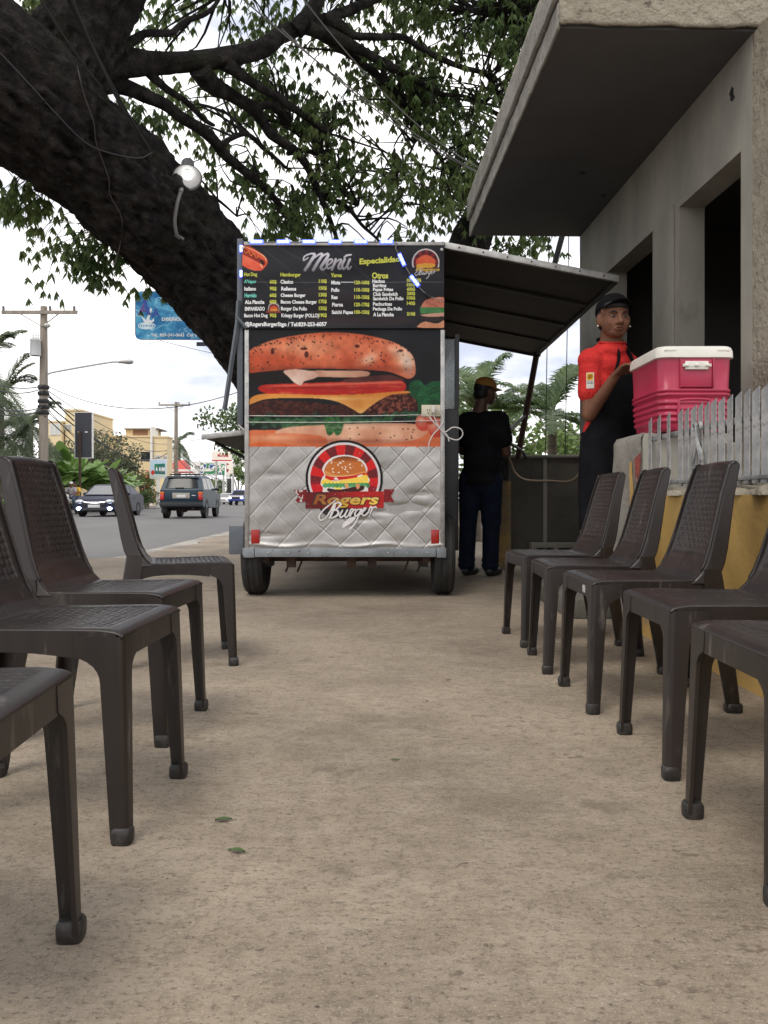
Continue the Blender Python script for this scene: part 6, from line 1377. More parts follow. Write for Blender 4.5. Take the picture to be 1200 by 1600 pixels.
# unseen sprays of the same tree above the view, added to shade the pavement
for _ in range(680):
    yq = lr.uniform(0.5, 9.0); c = np.array([lr.uniform(-9.5, 3.5), yq, max(lr.uniform(6.0, 8.2), 1.2 + 0.66 * yq)])
    spray(c, 8, 0.22, 1.7)
o = tw.build('twigs', M_bark, tree, True, recalc=False); o['kind'] = 'stuff'
me = bpy.data.meshes.new('crown'); V_ = np.array(leafV, np.float32); F_ = np.array(leafF, np.int32)
me.vertices.add(len(V_)); me.vertices.foreach_set('co', V_.ravel()); me.loops.add(F_.size); me.loops.foreach_set('vertex_index', F_.ravel())
me.polygons.add(len(F_)); me.polygons.foreach_set('loop_start', np.arange(0, F_.size, 4, dtype=np.int32)); me.update(calc_edges=True)
o = link_mesh('crown', me, M_leaf, tree, True); o['kind'] = 'stuff'
# ---- cables and aerial roots on the trunk
def on_trunk(x, y, off=0.02):
    """first hit of the pixel ray with the trunk axis tube"""
    o_ = Vector((0, 0, EYE)); d = (P(x, y, 1.0) - o_).normalized(); h = TB.ray_cast(o_, d)
    return (h[0] - d * off) if h[0] is not None else o_ + d * (7.0 / d.y)
def vine(name, lab, cat, pix, r, m, grp=None):
    t_ = thing(name, lab, cat, on_trunk(*pix[0]), 0, grp); MB().tube(smooth_path([on_trunk(*q) for q in pix], 5), r, 6).build('strand', m, t_, True); return t_
vine('aerial_root', 'thin pale aerial root hanging down the leaning trunk', 'root', [(115, 78), (122, 110), (132, 150), (146, 190), (150, 222), (160, 250), (170, 280), (172, 305), (190, 340), (188, 380), (178, 415)], 0.005, mat('pale_root', (0.075, 0.062, 0.055), 0.8))
vine('trunk_cable', 'grey cable drooping across the leaning trunk', 'cable', [(-10, 72), (40, 125), (90, 180), (130, 220), (165, 237), (215, 247), (238, 238)], 0.005, mat('dull_grey_cable', (0.06, 0.058, 0.062), 0.6))
bw = thing('cable_bundle', 'bundle of black cables running down past the fork of the tree', 'cable', P(100, -20, 6.0))
for k, (o1, o2) in enumerate(((0, 0), (5, 3), (9, -2))):
    MB().tube(sag(P(92 + o1, -30, 5.7), P(230 + o2, 232, 6.9), 0.04 + 0.02 * k), 0.012, 6).build('cable', M_wire, bw, True)
MB().tube(sag(P(58, -10, 5.7), P(160, 138, 6.3), 0.03), 0.009, 6).build('cable', M_wire, bw, True)
# lit flood lamp fixed on the trunk
fl_ = thing('flood_lamp', 'lit grey bell shaped flood lamp on a bent arm fixed to trunk', 'lamp', P(280, 372, 7.2))
Y0 = on_trunk(280, 368, 0.0).y - 0.10; ax_ = (P(297, 292, Y0 - 0.05) - P(290, 258, Y0 + 0.12)).normalized()
ax_ = Vector((0.12, -0.58, -0.80)).normalized(); Mf = Matrix.Translation(P(293, 268, Y0)) @ ax_.to_track_quat('Z', 'Y').to_matrix().to_4x4()
M_lampg = mat('lamp_grey', (0.20, 0.19, 0.19), 0.5, 0.3)
sh_ = MB().lathe([(0.02, -0.14), (0.052, -0.135), (0.058, -0.12), (0.060, -0.02), (0.075, 0.01), (0.110, 0.055), (0.126, 0.085), (0.130, 0.092), (0.122, 0.090), (0.104, 0.058), (0.068, 0.016), (0.03, 0.0), (0.002, -0.002)], 28, Mf, cap=False).build('bell', M_lampg, fl_, True, angle=50)
MB().lathe([(0.018, 0.006), (0.020, 0.02), (0.042, 0.045), (0.046, 0.058), (0.03, 0.070), (0.004, 0.074)], 16, Mf).build('bulb', mat('lit_bulb', (1, 1, 1), 0.3, emit=(1.0, 0.98, 0.95), estr=2.2), fl_, True)
MB().lathe([(0.119, 0.084), (0.104, 0.0605), (0.068, 0.0185), (0.03, 0.0025)], 28, Mf, cap=False).build('reflector', mat('bright_reflector', (0.55, 0.55, 0.55), 0.6), fl_, True)
MB().tube(smooth_path([P(282, 300, Y0 - 0.05), P(277, 318, Y0 - 0.06), P(273, 345, Y0 - 0.02), P(276, 366, Y0 + 0.04), P(280, 372, Y0 + 0.11)], 5), 0.017, 8).build('arm', M_lampg, fl_, True)
MB().tube([P(284, 292, Y0), P(282, 301, Y0 - 0.05)], 0.022, 8).build('knuckle', M_lampg, fl_, True)
MB().tube([P(263, 370, Y0 + 0.10), P(278, 368, Y0 + 0.08), P(287, 374, Y0 + 0.10)], 0.012, 6).build('bracket', M_lampg, fl_, True)

# ================================================================== street background
# ---- palms
def frond(mb, base, az, length, lift, droop, n=26, w=0.035, ll=0.5, twist=0.0):
    d = Vector((math.cos(az), math.sin(az), 0)); pts = []
    for i in range(n + 1):
        t = i / n; pts.append(base + d * (length * (t * math.cos(lift) * (1 - 0.10 * t))) + Vector((0, 0, length * (t * math.sin(lift) - droop * t * t))))
    mb.tube(pts, [0.022 * length / 2 * (1 - 0.85 * i / n) for i in range(n + 1)], 4, cap=False)
    for i in range(3, n + 1):
        t = i / n; tg = (pts[i] - pts[i - 1]).normalized(); s = tg.cross(Vector((0, 0, 1))).normalized(); u = s.cross(tg).normalized()
        L = ll * length / 2.2 * (math.sin(math.pi * (0.12 + 0.84 * t)) ** 0.7)
        for sd_ in (1, -1):
            for off in (0.0, 0.5):
                p = pts[i].lerp(pts[i - 1], off)
                dr = (s * sd_ * 0.85 + tg * 0.75 + u * random.uniform(0.05, 0.35)).normalized(); q = p + dr * L * 0.55; e_ = q + (dr * 0.75 + Vector((0, 0, -0.55 + random.uniform(-0.2, 0.2)))).normalized() * L * 0.5
                wv = tg * w * length / 2.2
                mb.add([p - wv * 0.5, p + wv * 0.5, q + wv * 0.5, q - wv * 0.5, e_], [(0, 1, 2, 3), (3, 2, 4)])
def palm(loc, h, fl_len, nf, label, m, group, tr=0.12, name='palm_tree', lean=(0, 0), seed=0, lifts=(-0.2, 1.2), trunkmat=None):
    rs = random.Random(seed); t = thing(name, label, 'palm', loc, 0, group)
    top = Vector((lean[0], lean[1], h))
    tp = [Vector((lean[0] * (i / 10) ** 1.5, lean[1] * (i / 10) ** 1.5, h * i / 10)) for i in range(11)]
    bark_tube(MB(), tp, [tr * (1.25 - 0.45 * i / 10) for i in range(11)], 12, 0.03, seed).build('trunk', trunkmat or M_pole, t)
    for k in range(nf):
        mb = MB(); li = lifts[0] + (lifts[1] - lifts[0]) * ((k * 0.618) % 1.0)
        frond(mb, top, k * 2.399 + rs.uniform(-0.3, 0.3), fl_len * rs.uniform(0.85, 1.1), li, rs.uniform(0.30, 0.55))
        mb.build('frond', m, t, recalc=False, smooth=False)
    return t
GP = 'palms behind the yard wall'
M_pt = mat('palm_trunk_grey', (0.22, 0.19, 0.15), 0.9, c2=(0.13, 0.11, 0.09), nscale=4, stretch=(1, 1, 4), bump=0.4, bscale=10, bdist=0.02)
palm((2.55, 12.6, -0.2), 2.15, 1.55, 18, 'young green palm with pale trunk right behind the dark wall', M_palm, GP, 0.075, seed=3, lifts=(-0.25, 1.35), trunkmat=M_pt)
palm((1.45, 13.2, -0.2), 2.3, 1.9, 16, 'green palm arching over the man in the mustard cap', M_palm, GP, 0.09, seed=9, lifts=(0.1, 1.3), trunkmat=M_pt)
palm((2.05, 16.5, -0.2), 1.6, 2.1, 14, 'low spreading palm between the two young palms', M_palm2, GP, 0.09, seed=12, lifts=(0.0, 1.2), trunkmat=M_pt)
GF = 'palms across the road'
for k, (px, Y, h, fl, lab) in enumerate(((2, 43, 6.2, 3.6, 'tall dusty palm across the road left of the utility pole'), (48, 46, 5.0, 3.4, 'dusty fan of palm fronds close beside the utility pole'), (-30, 39, 7.2, 3.6, 'tallest dusty palm at the road bend across the street'), (22, 40, 3.6, 3.0, 'low dense palm under the taller palms across the road'), (60, 48, 2.6, 2.6, 'short palm at the foot of the utility pole across road'), (-8, 42, 2.4, 2.8, 'squat palm at the pavement edge across the road'))):
    palm(((px - 600) / FPX * Y, Y, -0.2), h, fl, 18, lab, M_palm2, GF, 0.16, seed=20 + k, lifts=(-0.7, 1.25))
palm((P(280, 760, 108).x, 108, -0.2), 8.2, 3.8, 20, 'distant drooping palm beside the far utility pole', M_palm2, GF, 0.2, seed=41, lifts=(-1.0, 1.1))
# ---- banana plants
def banana(loc, n, L, label, seed, group='banana plants across the road'):
    rs = random.Random(seed); t = thing('banana_plant', label, 'banana plant', loc, 0, group)
    MB().tube([(0, 0, 0), (0.03, 0, L * 0.3), (0, 0.02, L * 0.6)], [0.14, 0.11, 0.06], 8).build('stem', mat('banana_stem', (0.20, 0.22, 0.08), 0.6), t)
    for k in range(n):
        az = k * 2.399 + rs.uniform(-0.4, 0.4); li = rs.uniform(0.55, 1.35); dr = rs.uniform(0.25, 0.75); d = Vector((math.cos(az), math.sin(az), 0)); s = Vector((-d.y, d.x, 0)); LL = L * rs.uniform(0.8, 1.1)
        def lf(u, v):
            tt = v; c = Vector((0, 0, L * 0.45)) + d * (LL * tt * math.cos(li)) + Vector((0, 0, LL * (tt * math.sin(li) - dr * tt * tt)))
            wd = 0.125 * L * (math.sin(math.pi * min(1, 0.05 + 0.95 * tt)) ** 0.6) * (1 if tt > 0.15 else tt / 0.15)
            e = (u - 0.5) * 2; return c + s * (e * wd) + Vector((0, 0, -0.25 * abs(e) * wd + 0.02 * math.sin(tt * 40 + e * 3)))
        MB().grid(4, 12, lf).build('leaf', M_banana, t, recalc=False, angle=60)
    return t
for k, (px, Y, L, lab) in enumerate(((96, 46, 3.0, 'banana plant behind the motorcycle riders'), (116, 47, 3.4, 'tall banana plant beside the dark billboard post'), (138, 48, 3.1, 'banana plant leaning right of the dark billboard'), (157, 49, 3.2, 'bright banana plant behind the sedan windscreen'), (176, 50, 2.7, 'small banana plant above the dark sedan roof'), (106, 50, 3.9, 'largest banana plant with upright leaves near billboard'), (80, 45, 2.6, 'banana plant between palms and motorcycle'), (188, 52, 2.4, 'lone banana plant next to the flowering shrubs'))):
    banana((P(px, 780, Y).x, Y, -0.15), 17, L, lab, 60 + k)
# ---- leafy masses
def bush(loc, size, label, seed, m=None, n=1100, leaf=0.16, cat='bush', name='shrub', flowers=0, group=None, trunk=True, h0=0.0):
    rg = np.random.default_rng(seed); t = thing(name, label, cat, loc, 0, group)
    cl = [np.array([rg.normal(0, 0.42) * size[0], rg.normal(0, 0.42) * size[1], h0 + size[2] * (0.25 + 0.75 * rg.random() ** 0.8)]) for _ in range(int(16 + 6 * size[0]))]
    V = []; F = []
    def quad(c, L, W, V, F):
        d = rg.normal(0, 1, 3); d /= np.linalg.norm(d); s = np.cross(d, rg.normal(0, 1, 3)); s /= np.linalg.norm(s); k = len(V)
        V.extend([c - d * L * 0.5, c + s * W * 0.5, c + d * L * 0.5, c - s * W * 0.5]); F.append((k, k + 1, k + 2, k + 3))
    for _ in range(n):
        c = cl[rg.integers(len(cl))]; r_ = rg.normal(0, 1, 3); r_ = r_ / np.linalg.norm(r_) * rg.random() ** 0.4 * min(size) * 0.34; quad(c + r_, leaf * rg.uniform(0.7, 1.4), leaf * 0.55, V, F)
    V = [v if v[2] > 0.03 else np.array([v[0], v[1], 0.03 + 0.02 * rg.random()]) for v in V]
    mb = MB(); mb.add(V, F); o = mb.build('crown' if trunk else 'foliage', m or M_bush, t, recalc=False, smooth=False); o['kind'] = 'stuff'
    st_ = MB()
    for _ in range(5): 
        e_ = cl[rg.integers(len(cl))]; st_.tube([(0, 0, 0), tuple(e_ * np.array([0.3, 0.3, 0.5])), tuple(e_)], [0.02 * size[2] + 0.02, 0.014 * size[2] + 0.01, 0.01], 5)
    st_.build('trunk', M_pole, t)
    if flowers:
        V = []; F = []
        for _ in range(flowers):
            c = cl[rg.integers(len(cl))]; r_ = rg.normal(0, 1, 3); r_ = r_ / np.linalg.norm(r_) * min(size) * 0.34; r_[2] = abs(r_[2]); quad(c + r_, leaf * 0.9, leaf * 0.8, V, F)
        o = MB().add(V, F).build('blossom', M_flower, t, recalc=False, smooth=False); o['kind'] = 'stuff'
    return t
def at(px, Y, z=-0.15): return (P(px, 780, Y).x, Y, z)
M_bush2 = mat('dull_bush_leaf', (0.085, 0.105, 0.055), 0.6, c2=(0.12, 0.13, 0.075), nscale=0.8, transl=0.25)
M_lime = mat('light_green_leaf', (0.14, 0.22, 0.06), 0.6, c2=(0.19, 0.26, 0.09), nscale=0.8, transl=0.3)
bush(at(160, 58), (2.4, 2.0, 4.2), 'round leafy tree behind the dark billboard', 71, M_bush2, 2400, 0.22, 'tree', 'leafy_tree', h0=1.0)
bush(at(190, 60), (2.2, 2.0, 3.6), 'leafy tree in front of the cream house gable', 72, M_bush2, 2000, 0.22, 'tree', 'leafy_tree', h0=0.8)
bush(at(100, 60), (2.4, 2.0, 3.8), 'leafy tree below the cream house window', 73, M_bush2, 1800, 0.22, 'tree', 'leafy_tree', h0=0.6)
bush(at(214, 66), (1.6, 1.2, 2.3), 'shrub with red flowers behind the dark sedan', 74, M_bush2, 1400, 0.18, flowers=260)
bush(at(228, 64), (1.2, 1.0, 2.6), 'light green shrub with red flowers by the white billboard', 75, M_lime, 1200, 0.18, flowers=110)
bush(at(200, 64), (1.4, 1.0, 1.7), 'low shrub with scattered red flowers near the kerb', 76, M_bush, 1200, 0.18, flowers=180)
bush(at(232, 62), (0.9, 0.8, 1.3), 'low green shrub at the white billboard post', 77, M_bush, 900, 0.15)
bush(at(8, 37), (1.2, 0.8, 0.7), 'low grass clump on the kerb across the road', 78, M_lime, 800, 0.12)
bush(at(170, 55), (2.5, 0.8, 0.9), 'low green edge planting behind the dark sedan', 79, M_bush, 1000, 0.14)
bush(at(322, 150, -0.2), (3.0, 2.0, 3.6), 'far green roadside bushes beyond the oncoming cars', 80, M_lime, 1500, 0.35)
bush(at(372, 160, -0.2), (3.4, 2.0, 8.5), 'far bright green tree beside the trailer edge', 81, M_lime, 2200, 0.45, 'tree', 'leafy_tree', h0=1.5)
bush(at(340, 165, -0.2), (3.0, 2.0, 4.4), 'far green tree under the distant signs', 82, M_bush, 1500, 0.4, 'tree', 'leafy_tree')
bush(at(420, 25.5, 0.0), (1.9, 1.2, 1.5), 'umbrella shaped tree rising behind the trailer shelf', 83, M_bush, 3000, 0.15, 'tree', 'leafy_tree', h0=2.0)
bush((3.3, 17.5, -0.2), (1.6, 1.2, 2.6), 'bright green bush behind the young palm', 84, M_lime, 1700, 0.16)
bush((1.5, 18.5, -0.2), (2.0, 1.2, 3.0), 'green bush behind the spreading palm', 85, M_bush, 1900, 0.16)
bush((0.4, 19.0, -0.2), (2.0, 1.2, 2.8), 'green bush seen past the trailer corner', 86, M_lime, 1700, 0.16)
# ---- white vaulted roof building behind the yard wall
vb = thing('vaulted_shed', 'white vaulted roof shed with red fascia beyond the yard wall', 'building', (4.6, 21, -0.2))
MB().grid(24, 2, lambda u, v: (3.1 + 2.7 * u, 20 + 6 * v, 1.55 + 0.72 * math.sin(math.pi * u) ** 0.75)).build('vault', mat('white_metal_roof', (0.66, 0.65, 0.62), 0.5, c2=(0.55, 0.53, 0.49), nscale=1.2, stretch=(5, 1, 1)), vb, True, recalc=False, angle=60, solid=0.04)
MB().hexa(3.0, 9.5, 20.05, 26, -0.2, 1.36).build('wall', M_white, vb, True); MB().hexa(2.95, 9.5, 19.9, 20.049, 1.22, 1.42).build('fascia', mat('red_fascia', (0.36, 0.03, 0.03), 0.6), vb, True)
MB().hexa(5.85, 9.5, 20.05, 26, 1.361, 2.1).build('roof_block', M_white, vb, True)
# ---- buildings across the road
def windowed(name, label, x0, x1, y0, y1, h, m, wins, group=None, parapet=0.15):
    t = thing(name, label, 'building', ((x0 + x1) / 2, (y0 + y1) / 2, -0.2), 0, group)
    MB().hexa(x0, x1, y0, y1, -0.2, h).build('wall', m, t, True, smooth=False)
    MB().hexa(x0 - 0.08, x1 + 0.08, y0 - 0.08, y1 + 0.08, h + 0.002, h + parapet).build('parapet', m, t, True, smooth=False)
    for wx0, wx1, wz0, wz1, kind in wins:
        f = MB().hexa(wx0 - 0.06, wx1 + 0.06, y0 - 0.05, y0 - 0.003, wz0 - 0.06, wz1 + 0.06).build('window', M_white if kind != 'dark' else M_dark, t, True, smooth=False)
        MB().hexa(wx0, wx1, y0 - 0.065, y0 - 0.051, wz0, wz1).build('pane', {'dark': M_glassd, 'white': mat('curtained_pane', (0.55, 0.54, 0.52), 0.4), 'lou': mat('louvre_pane', (0.16, 0.15, 0.15), 0.6)}[kind], f, True, smooth=False)
        if kind == 'lou':
            n = 5
            for q in range(n): MB().hexa(wx0, wx1, y0 - 0.10, y0 - 0.066, wz0 + (wz1 - wz0) * (q + 0.15) / n, wz0 + (wz1 - wz0) * (q + 0.6) / n).build('louvre', M_white, f, True, smooth=False)
        else:
            MB().hexa((wx0 + wx1) / 2 - 0.025, (wx0 + wx1) / 2 + 0.025, y0 - 0.08, y0 - 0.066, wz0, wz1).build('mullion', M_dark if kind == 'dark' else M_white, f, True, smooth=False)
    return t
def zx(px, py, Y): p = P(px, py, Y); return p.x, p.z
def win(px0, px1, py0, py1, Y, kind): a = zx(px0, py1, Y); b2 = zx(px1, py0, Y); return (a[0], b2[0], a[1], b2[1], kind)
Y1 = 70
windowed('cream_house', 'cream stepped house behind the utility pole', zx(74, 0, Y1)[0], zx(96, 0, Y1)[0], Y1, Y1 + 8, zx(0, 660, Y1)[1], M_cream, [win(79, 93, 663, 679, Y1, 'white')])
windowed('cream_gable', 'cream wall rising beside the dark billboard', zx(96, 0, Y1)[0] + 0.12, zx(122, 0, Y1)[0], Y1 + 0.5, Y1 + 9, zx(0, 641, Y1)[1], M_cream, [win(101, 111, 664, 671, Y1 + 0.5, 'lou')])
Y2 = 78
bl = windowed('cream_block', 'long cream block with louvred windows across the road', zx(166, 0, Y2)[0], zx(237, 0, Y2)[0], Y2, Y2 + 4, zx(0, 683, Y2)[1], M_cream, [win(221, 234, 707, 719, Y2, 'dark')])
bl2 = windowed('cream_block', 'cream end block with paired louvred windows by the white pilaster', zx(241, 0, Y2)[0], zx(262, 0, Y2)[0], Y2 - 0.3, Y2 + 1.8, zx(0, 684, Y2)[1], M_cream, [win(243, 251, 712, 722, Y2 - 0.3, 'lou'), win(255, 261, 713, 722, Y2 - 0.3, 'lou')])
MB().hexa(zx(237.4, 0, Y2)[0], zx(240.6, 0, Y2)[0], Y2 - 0.6, Y2 + 1.5, -0.2, zx(0, 667, Y2)[1]).build('pilaster', M_white, bl2, True, smooth=False)
pt_ = MB().hexa(zx(191, 0, Y2)[0], zx(236, 0, Y2)[0], Y2 + 1.0, Y2 + 3.5, zx(0, 683, Y2)[1] + 0.16, zx(0, 670, Y2)[1]).build('roof_room', M_cream, bl, True, smooth=False)
MB().hexa(zx(203, 0, Y2)[0], zx(226, 0, Y2)[0], Y2 + 0.94, Y2 + 0.999, zx(0, 681, Y2)[1], zx(0, 671, Y2)[1]).build('brick_screen', mat('brown_screen', (0.25, 0.13, 0.08), 0.8), pt_, True, smooth=False)
MB().hexa(zx(190, 0, Y2)[0], zx(245, 0, Y2)[0], Y2 + 0.7, Y2 + 3.7, zx(0, 670, Y2)[1] + 0.003, zx(0, 668, Y2)[1]).build('room_roof', mat('brown_eave', (0.16, 0.12, 0.09), 0.8), pt_, True, smooth=False)
ab = thing('arched_wall', 'small cream arch wall among the flowering shrubs', 'wall', at(196, 63)); MB().prism([(-1.0, 0), (1.0, 0), (1.0, 1.3)] + [(math.cos(a), 1.3 + 0.95 * math.sin(a)) for a in np.linspace(0.2, 2.9, 8)] + [(-1.0, 1.3)], 0, 0.3, lambda a, b_, t: (a, t, b_)).build('arch', M_cream, ab, smooth=False)
rh = thing('red_canopy', 'red pitched canopy roof on posts down the road', 'canopy', at(268, 100, -0.2))
xa, xb = P(260, 0, 100).x, P(292, 0, 100).x; zc = P(0, 738, 100).z; za = P(0, 718, 100).z
MB().loft([[(xa, 100, zc), (xb, 100, zc), (xb, 104, zc), (xa, 104, zc)], [((xa + xb) / 2 - 0.6, 101.5, za), ((xa + xb) / 2 + 0.4, 101.5, za), ((xa + xb) / 2 + 0.4, 102.5, za), ((xa + xb) / 2 - 0.6, 102.5, za)]]).build('roof', mat('red_tin', (0.45, 0.06, 0.04), 0.6), rh, True, smooth=False)
for xx in (xa + 0.2, xb - 0.2): MB().hexa(xx, xx + 0.12, 100.3, 100.42, -0.2, zc).build('post', M_white, rh, True)
MB().hexa(xa, xb + 3.0, 99.5, 99.7, zc + 0.1, zc + 0.35).build('awning_bar', M_white, rh, True)
fo = thing('footbridge', 'pale footbridge crossing the far end of the road', 'bridge', at(330, 190, -0.2)); 
MB().hexa(P(300, 0, 190).x, P(420, 0, 190).x, 190, 193, P(0, 728, 190).z, P(0, 721, 190).z).build('deck', M_white, fo, True, smooth=False)
for px in (303, 352, 401): MB().hexa(P(px, 0, 190).x, P(px + 6, 0, 190).x, 190.5, 192.5, -0.2, P(0, 728, 190).z - 0.01).build('column', M_white, fo, True, smooth=False)
# ---- billboards and signs
def sign_map(cx, Y, z0, w_, h_, pw, ph, dy=0.0, rz=0.0):
    def f(x, y):
        u = (np.asarray(x, float) / pw - 0.5) * w_; return (cx + u * math.cos(rz), Y - dy + u * math.sin(rz), z0 + h_ * (1 - np.asarray(y, float) / ph))
    return f
M_sf = mat('sign_frame', (0.10, 0.12, 0.16), 0.5); M_sp = mat('sign_post_grey', (0.45, 0.44, 0.42), 0.6)
# dark back of a tall street panel
Yd = 44; db = thing('panel_sign', 'dark back of a tall street panel with pale rim on a post', 'billboard', at(125, Yd, 0.02))
MB().hexa(P(117.5, 0, Yd).x, P(143.5, 0, Yd).x, Yd, Yd + 0.15, P(0, 715, Yd).z, P(0, 645, Yd).z).build('panel', mat('dark_panel', (0.045, 0.048, 0.058), 0.5), db, True)
fr = MB()
for a0, a1, b0, b1 in ((116.6, 117.4, 716, 644), (143.6, 144.6, 716, 644), (117.41, 143.59, 716, 715.1), (117.41, 143.59, 644.9, 644)): fr.hexa(P(a0, 0, Yd).x, P(a1, 0, Yd).x, Yd - 0.02, Yd + 0.17, P(0, b0, Yd).z, P(0, b1, Yd).z)
fr.build('rim', M_white, db, True, smooth=False)
for px in (122, 133): MB().hexa(P(px, 0, Yd).x, P(px + 4, 0, Yd).x, Yd - 0.03, Yd - 0.001, P(0, 676, Yd).z, P(0, 674, Yd).z).build('clip', M_white, db, True)
MB().tube([(P(125, 0, Yd).x, Yd + 0.0, 0.0), (P(125.5, 0, Yd).x, Yd - 0.07, P(0, 674, Yd).z)], 0.07, 8).build('post', M_rust, db, True)
# white street billboard with a picture of people in a garden
Yw = 62; wb = thing('picture_billboard', 'white street billboard with people in a green garden', 'billboard', at(246, Yw, 0.02))
bx0, bx1, bz0, bz1 = P(234, 0, Yw).x, P(260, 0, Yw).x, P(0, 748, Yw).z, P(0, 717.5, Yw).z
MB().hexa(bx0, bx1, Yw, Yw + 0.2, bz0, bz1).build('box', M_white, wb, True)
bi = Ink(0, 0, 26, 30, 0.25, (184, 206, 222)); bi.poly([(7, 7), (25, 6), (25, 24), (7, 23)], (52, 140, 70), (30, 104, 120), bi.noise(6, seed=5), smooth=False); bi.poly([(0, 25), (26, 24), (26, 30), (0, 30)], (196, 200, 190), smooth=False)
bi.ell(4, 21, 3, 4, (206, 60, 50))
for x in (10.5, 16, 20, 23): bi.poly([(x - 1.2, 14), (x, 11.5), (x + 1.2, 14), (x + 1, 21), (x - 1, 21)], (226, 226, 226)); bi.ell(x, 10.6, 0.8, 1.0, (120, 80, 60)); bi.poly([(x - 1, 18), (x + 1, 18), (x + 0.8, 23.5), (x - 0.8, 23.5)], (36, 40, 60), smooth=False)
bi.mesh('picture', sign_map((bx0 + bx1) / 2, Yw, bz0 + 0.05, bx1 - bx0 - 0.1, bz1 - bz0 - 0.1, 26, 30, 0.004), M_printf, wb)
MB().hexa(P(244, 0, Yw).x, P(248.5, 0, Yw).x, Yw + 0.02, Yw + 0.18, 0.0, bz0 - 0.002).build('post', M_white, wb, True)
# blue water sign, high behind the leaning trunk
Yb = 12.2; b0 = P(211, 531, Yb); b1 = P(322, 455, Yb); sw, shh = b1.x - b0.x, b1.z - b0.z
bs = thing('water_sign', 'blue rounded sign with rippling water and letters behind the trunk', 'billboard', ((b0.x + b1.x) / 2, Yb, -0.1))
bk_ = Ink(0, 0, 111, 76, 0.45, (50, 124, 176)); wn_ = bk_.noise(16, 9, seed=31); wv_ = bk_.noise(22, 12, seed=32)
bk_.C[:] = np.array((36, 104, 158)) / 255 + (np.array((96, 176, 214)) - np.array((36, 104, 158)))[None, None] / 255 * np.clip((wn_[..., None] - 0.25) * 1.6, 0, 1)
vein = np.abs(wv_ - 0.5) < 0.018; bk_.put(vein, (176, 222, 238), a=0.75); vein = np.abs(bk_.noise(13, 7, seed=33) - 0.5) < 0.014; bk_.put(vein, (150, 208, 230), a=0.6)
rx_ = np.minimum(bk_.X, 111 - bk_.X); ry_ = np.minimum(bk_.Y, 76 - bk_.Y); rim_ = (rx_ < 1.3) | (ry_ < 1.3); bk_.put(rim_, (24, 56, 110))
cr_ = (rx_ < 8) & (ry_ < 8) & (np.hypot(8 - rx_, 8 - ry_) > 8); bk_.A[cr_] = 0.0
for r_ in (13, 10, 7, 4): bk_.stroke([(18 + r_ * math.cos(a), 54 + r_ * 0.38 * math.sin(a)) for a in np.linspace(0, 6.28, 24)], 1.2, (214, 232, 240))
bk_.poly([(20, 38), (24, 26), (27, 27), (22, 44), (26, 46), (29, 42), (30, 47), (22, 51), (14, 48), (10, 40), (14, 42), (17, 45)], (222, 226, 232), smooth=False)
sp = bk_.mesh('face', sign_map((b0.x + b1.x) / 2, Yb, b0.z, sw, shh, 111, 76), M_printf, bs)
MB().hexa(b0.x + 0.012, b1.x - 0.012, Yb + 0.006, Yb + 0.12, b0.z + 0.012, b1.z - 0.012).build('cabinet', M_sf, bs, True, bevel=0.05)
mpb = lambda dy: sign_map((b0.x + b1.x) / 2, Yb, b0.z, sw, shh, 111, 76, dy)
M_inkv = mat('violet_ink', (0.13, 0.07, 0.28), 0.5); M_inkb = mat('blue_ink', (0.03, 0.07, 0.35), 0.5)
lettering('letter', [('A', 4, 26, 18, 37)], mpb(0.004), M_inkv, sp, bold=0.02); lettering('letter', [('\\', 12, 24, 14, 36)], mpb(0.006), M_inkb, sp, bold=0.06); lettering('letter', [('A', 26, 39, 27, 41)], mpb(0.004), M_inkb, sp, bold=0.03)
lettering('sign_lettering', [('DISEÑOS', 42, 74, 40, 46.5)], mpb(0.004), M_inkw, sp, bold=0.03)
lettering('sign_lettering', [('Tel.: 809-241-0643  Cel. 809', 25, 104, 66, 71)], mpb(0.004), M_inkw, sp, bold=0.02)
for px in (402,): MB().tube([(P(px, 0, Yb).x, Yb + 0.16, -0.1), (P(px, 0, Yb).x, Yb + 0.16, P(0, 470, Yb).z)], 0.045, 8).build('post', M_sp, bs, True)
MB().hexa(P(304, 0, Yb).x, P(403, 0, Yb).x, Yb + 0.125, Yb + 0.15, P(0, 538, Yb).z, P(0, 532, Yb).z).build('brace', M_sf, bs, True)
# far signs
def far_sign(px0, px1, py0, py1, Y, label, ink_fn, txt=None, postx=None, col=(236, 226, 214), tm=None):
    t = thing('street_sign', label, 'billboard', at((px0 + px1) / 2, Y, -0.2)); a = P(px0, py1, Y); c = P(px1, py0, Y)
    MB().hexa(a.x, c.x, Y, Y + 0.3, a.z, c.z).build('box', M_white, t, True)
    w_, h_ = px1 - px0, py1 - py0; i_ = Ink(0, 0, w_, h_, 0.25, col); ink_fn(i_, w_, h_); mp_ = lambda dy: sign_map((a.x + c.x) / 2, Y, a.z, c.x - a.x, c.z - a.z, w_, h_, dy)
    fc = i_.mesh('picture', mp_(0.01), M_printf, t)
    if txt: lettering('lettering', [txt], mp_(0.03), tm, fc, bold=0.03)
    for px in (postx or [(px0 + px1) / 2]): MB().tube([(P(px, 0, Y).x, Y + 0.15, -0.2), (P(px, 0, Y).x, Y + 0.15, a.z - 0.005)], 0.16, 8).build('post', M_sp, t, True)
M_inkr = mat('red_ink', (0.55, 0.05, 0.04), 0.5)
far_sign(331, 362, 705, 720.5, 118, 'white far sign with red lettering on a post', lambda i, w_, h_: i.poly([(0, h_ - 1.8), (w_, h_ - 1.8), (w_, h_), (0, h_)], (190, 50, 44), smooth=False), ('Morales', 9, 26, 4, 9), [337.5], tm=M_inkr)
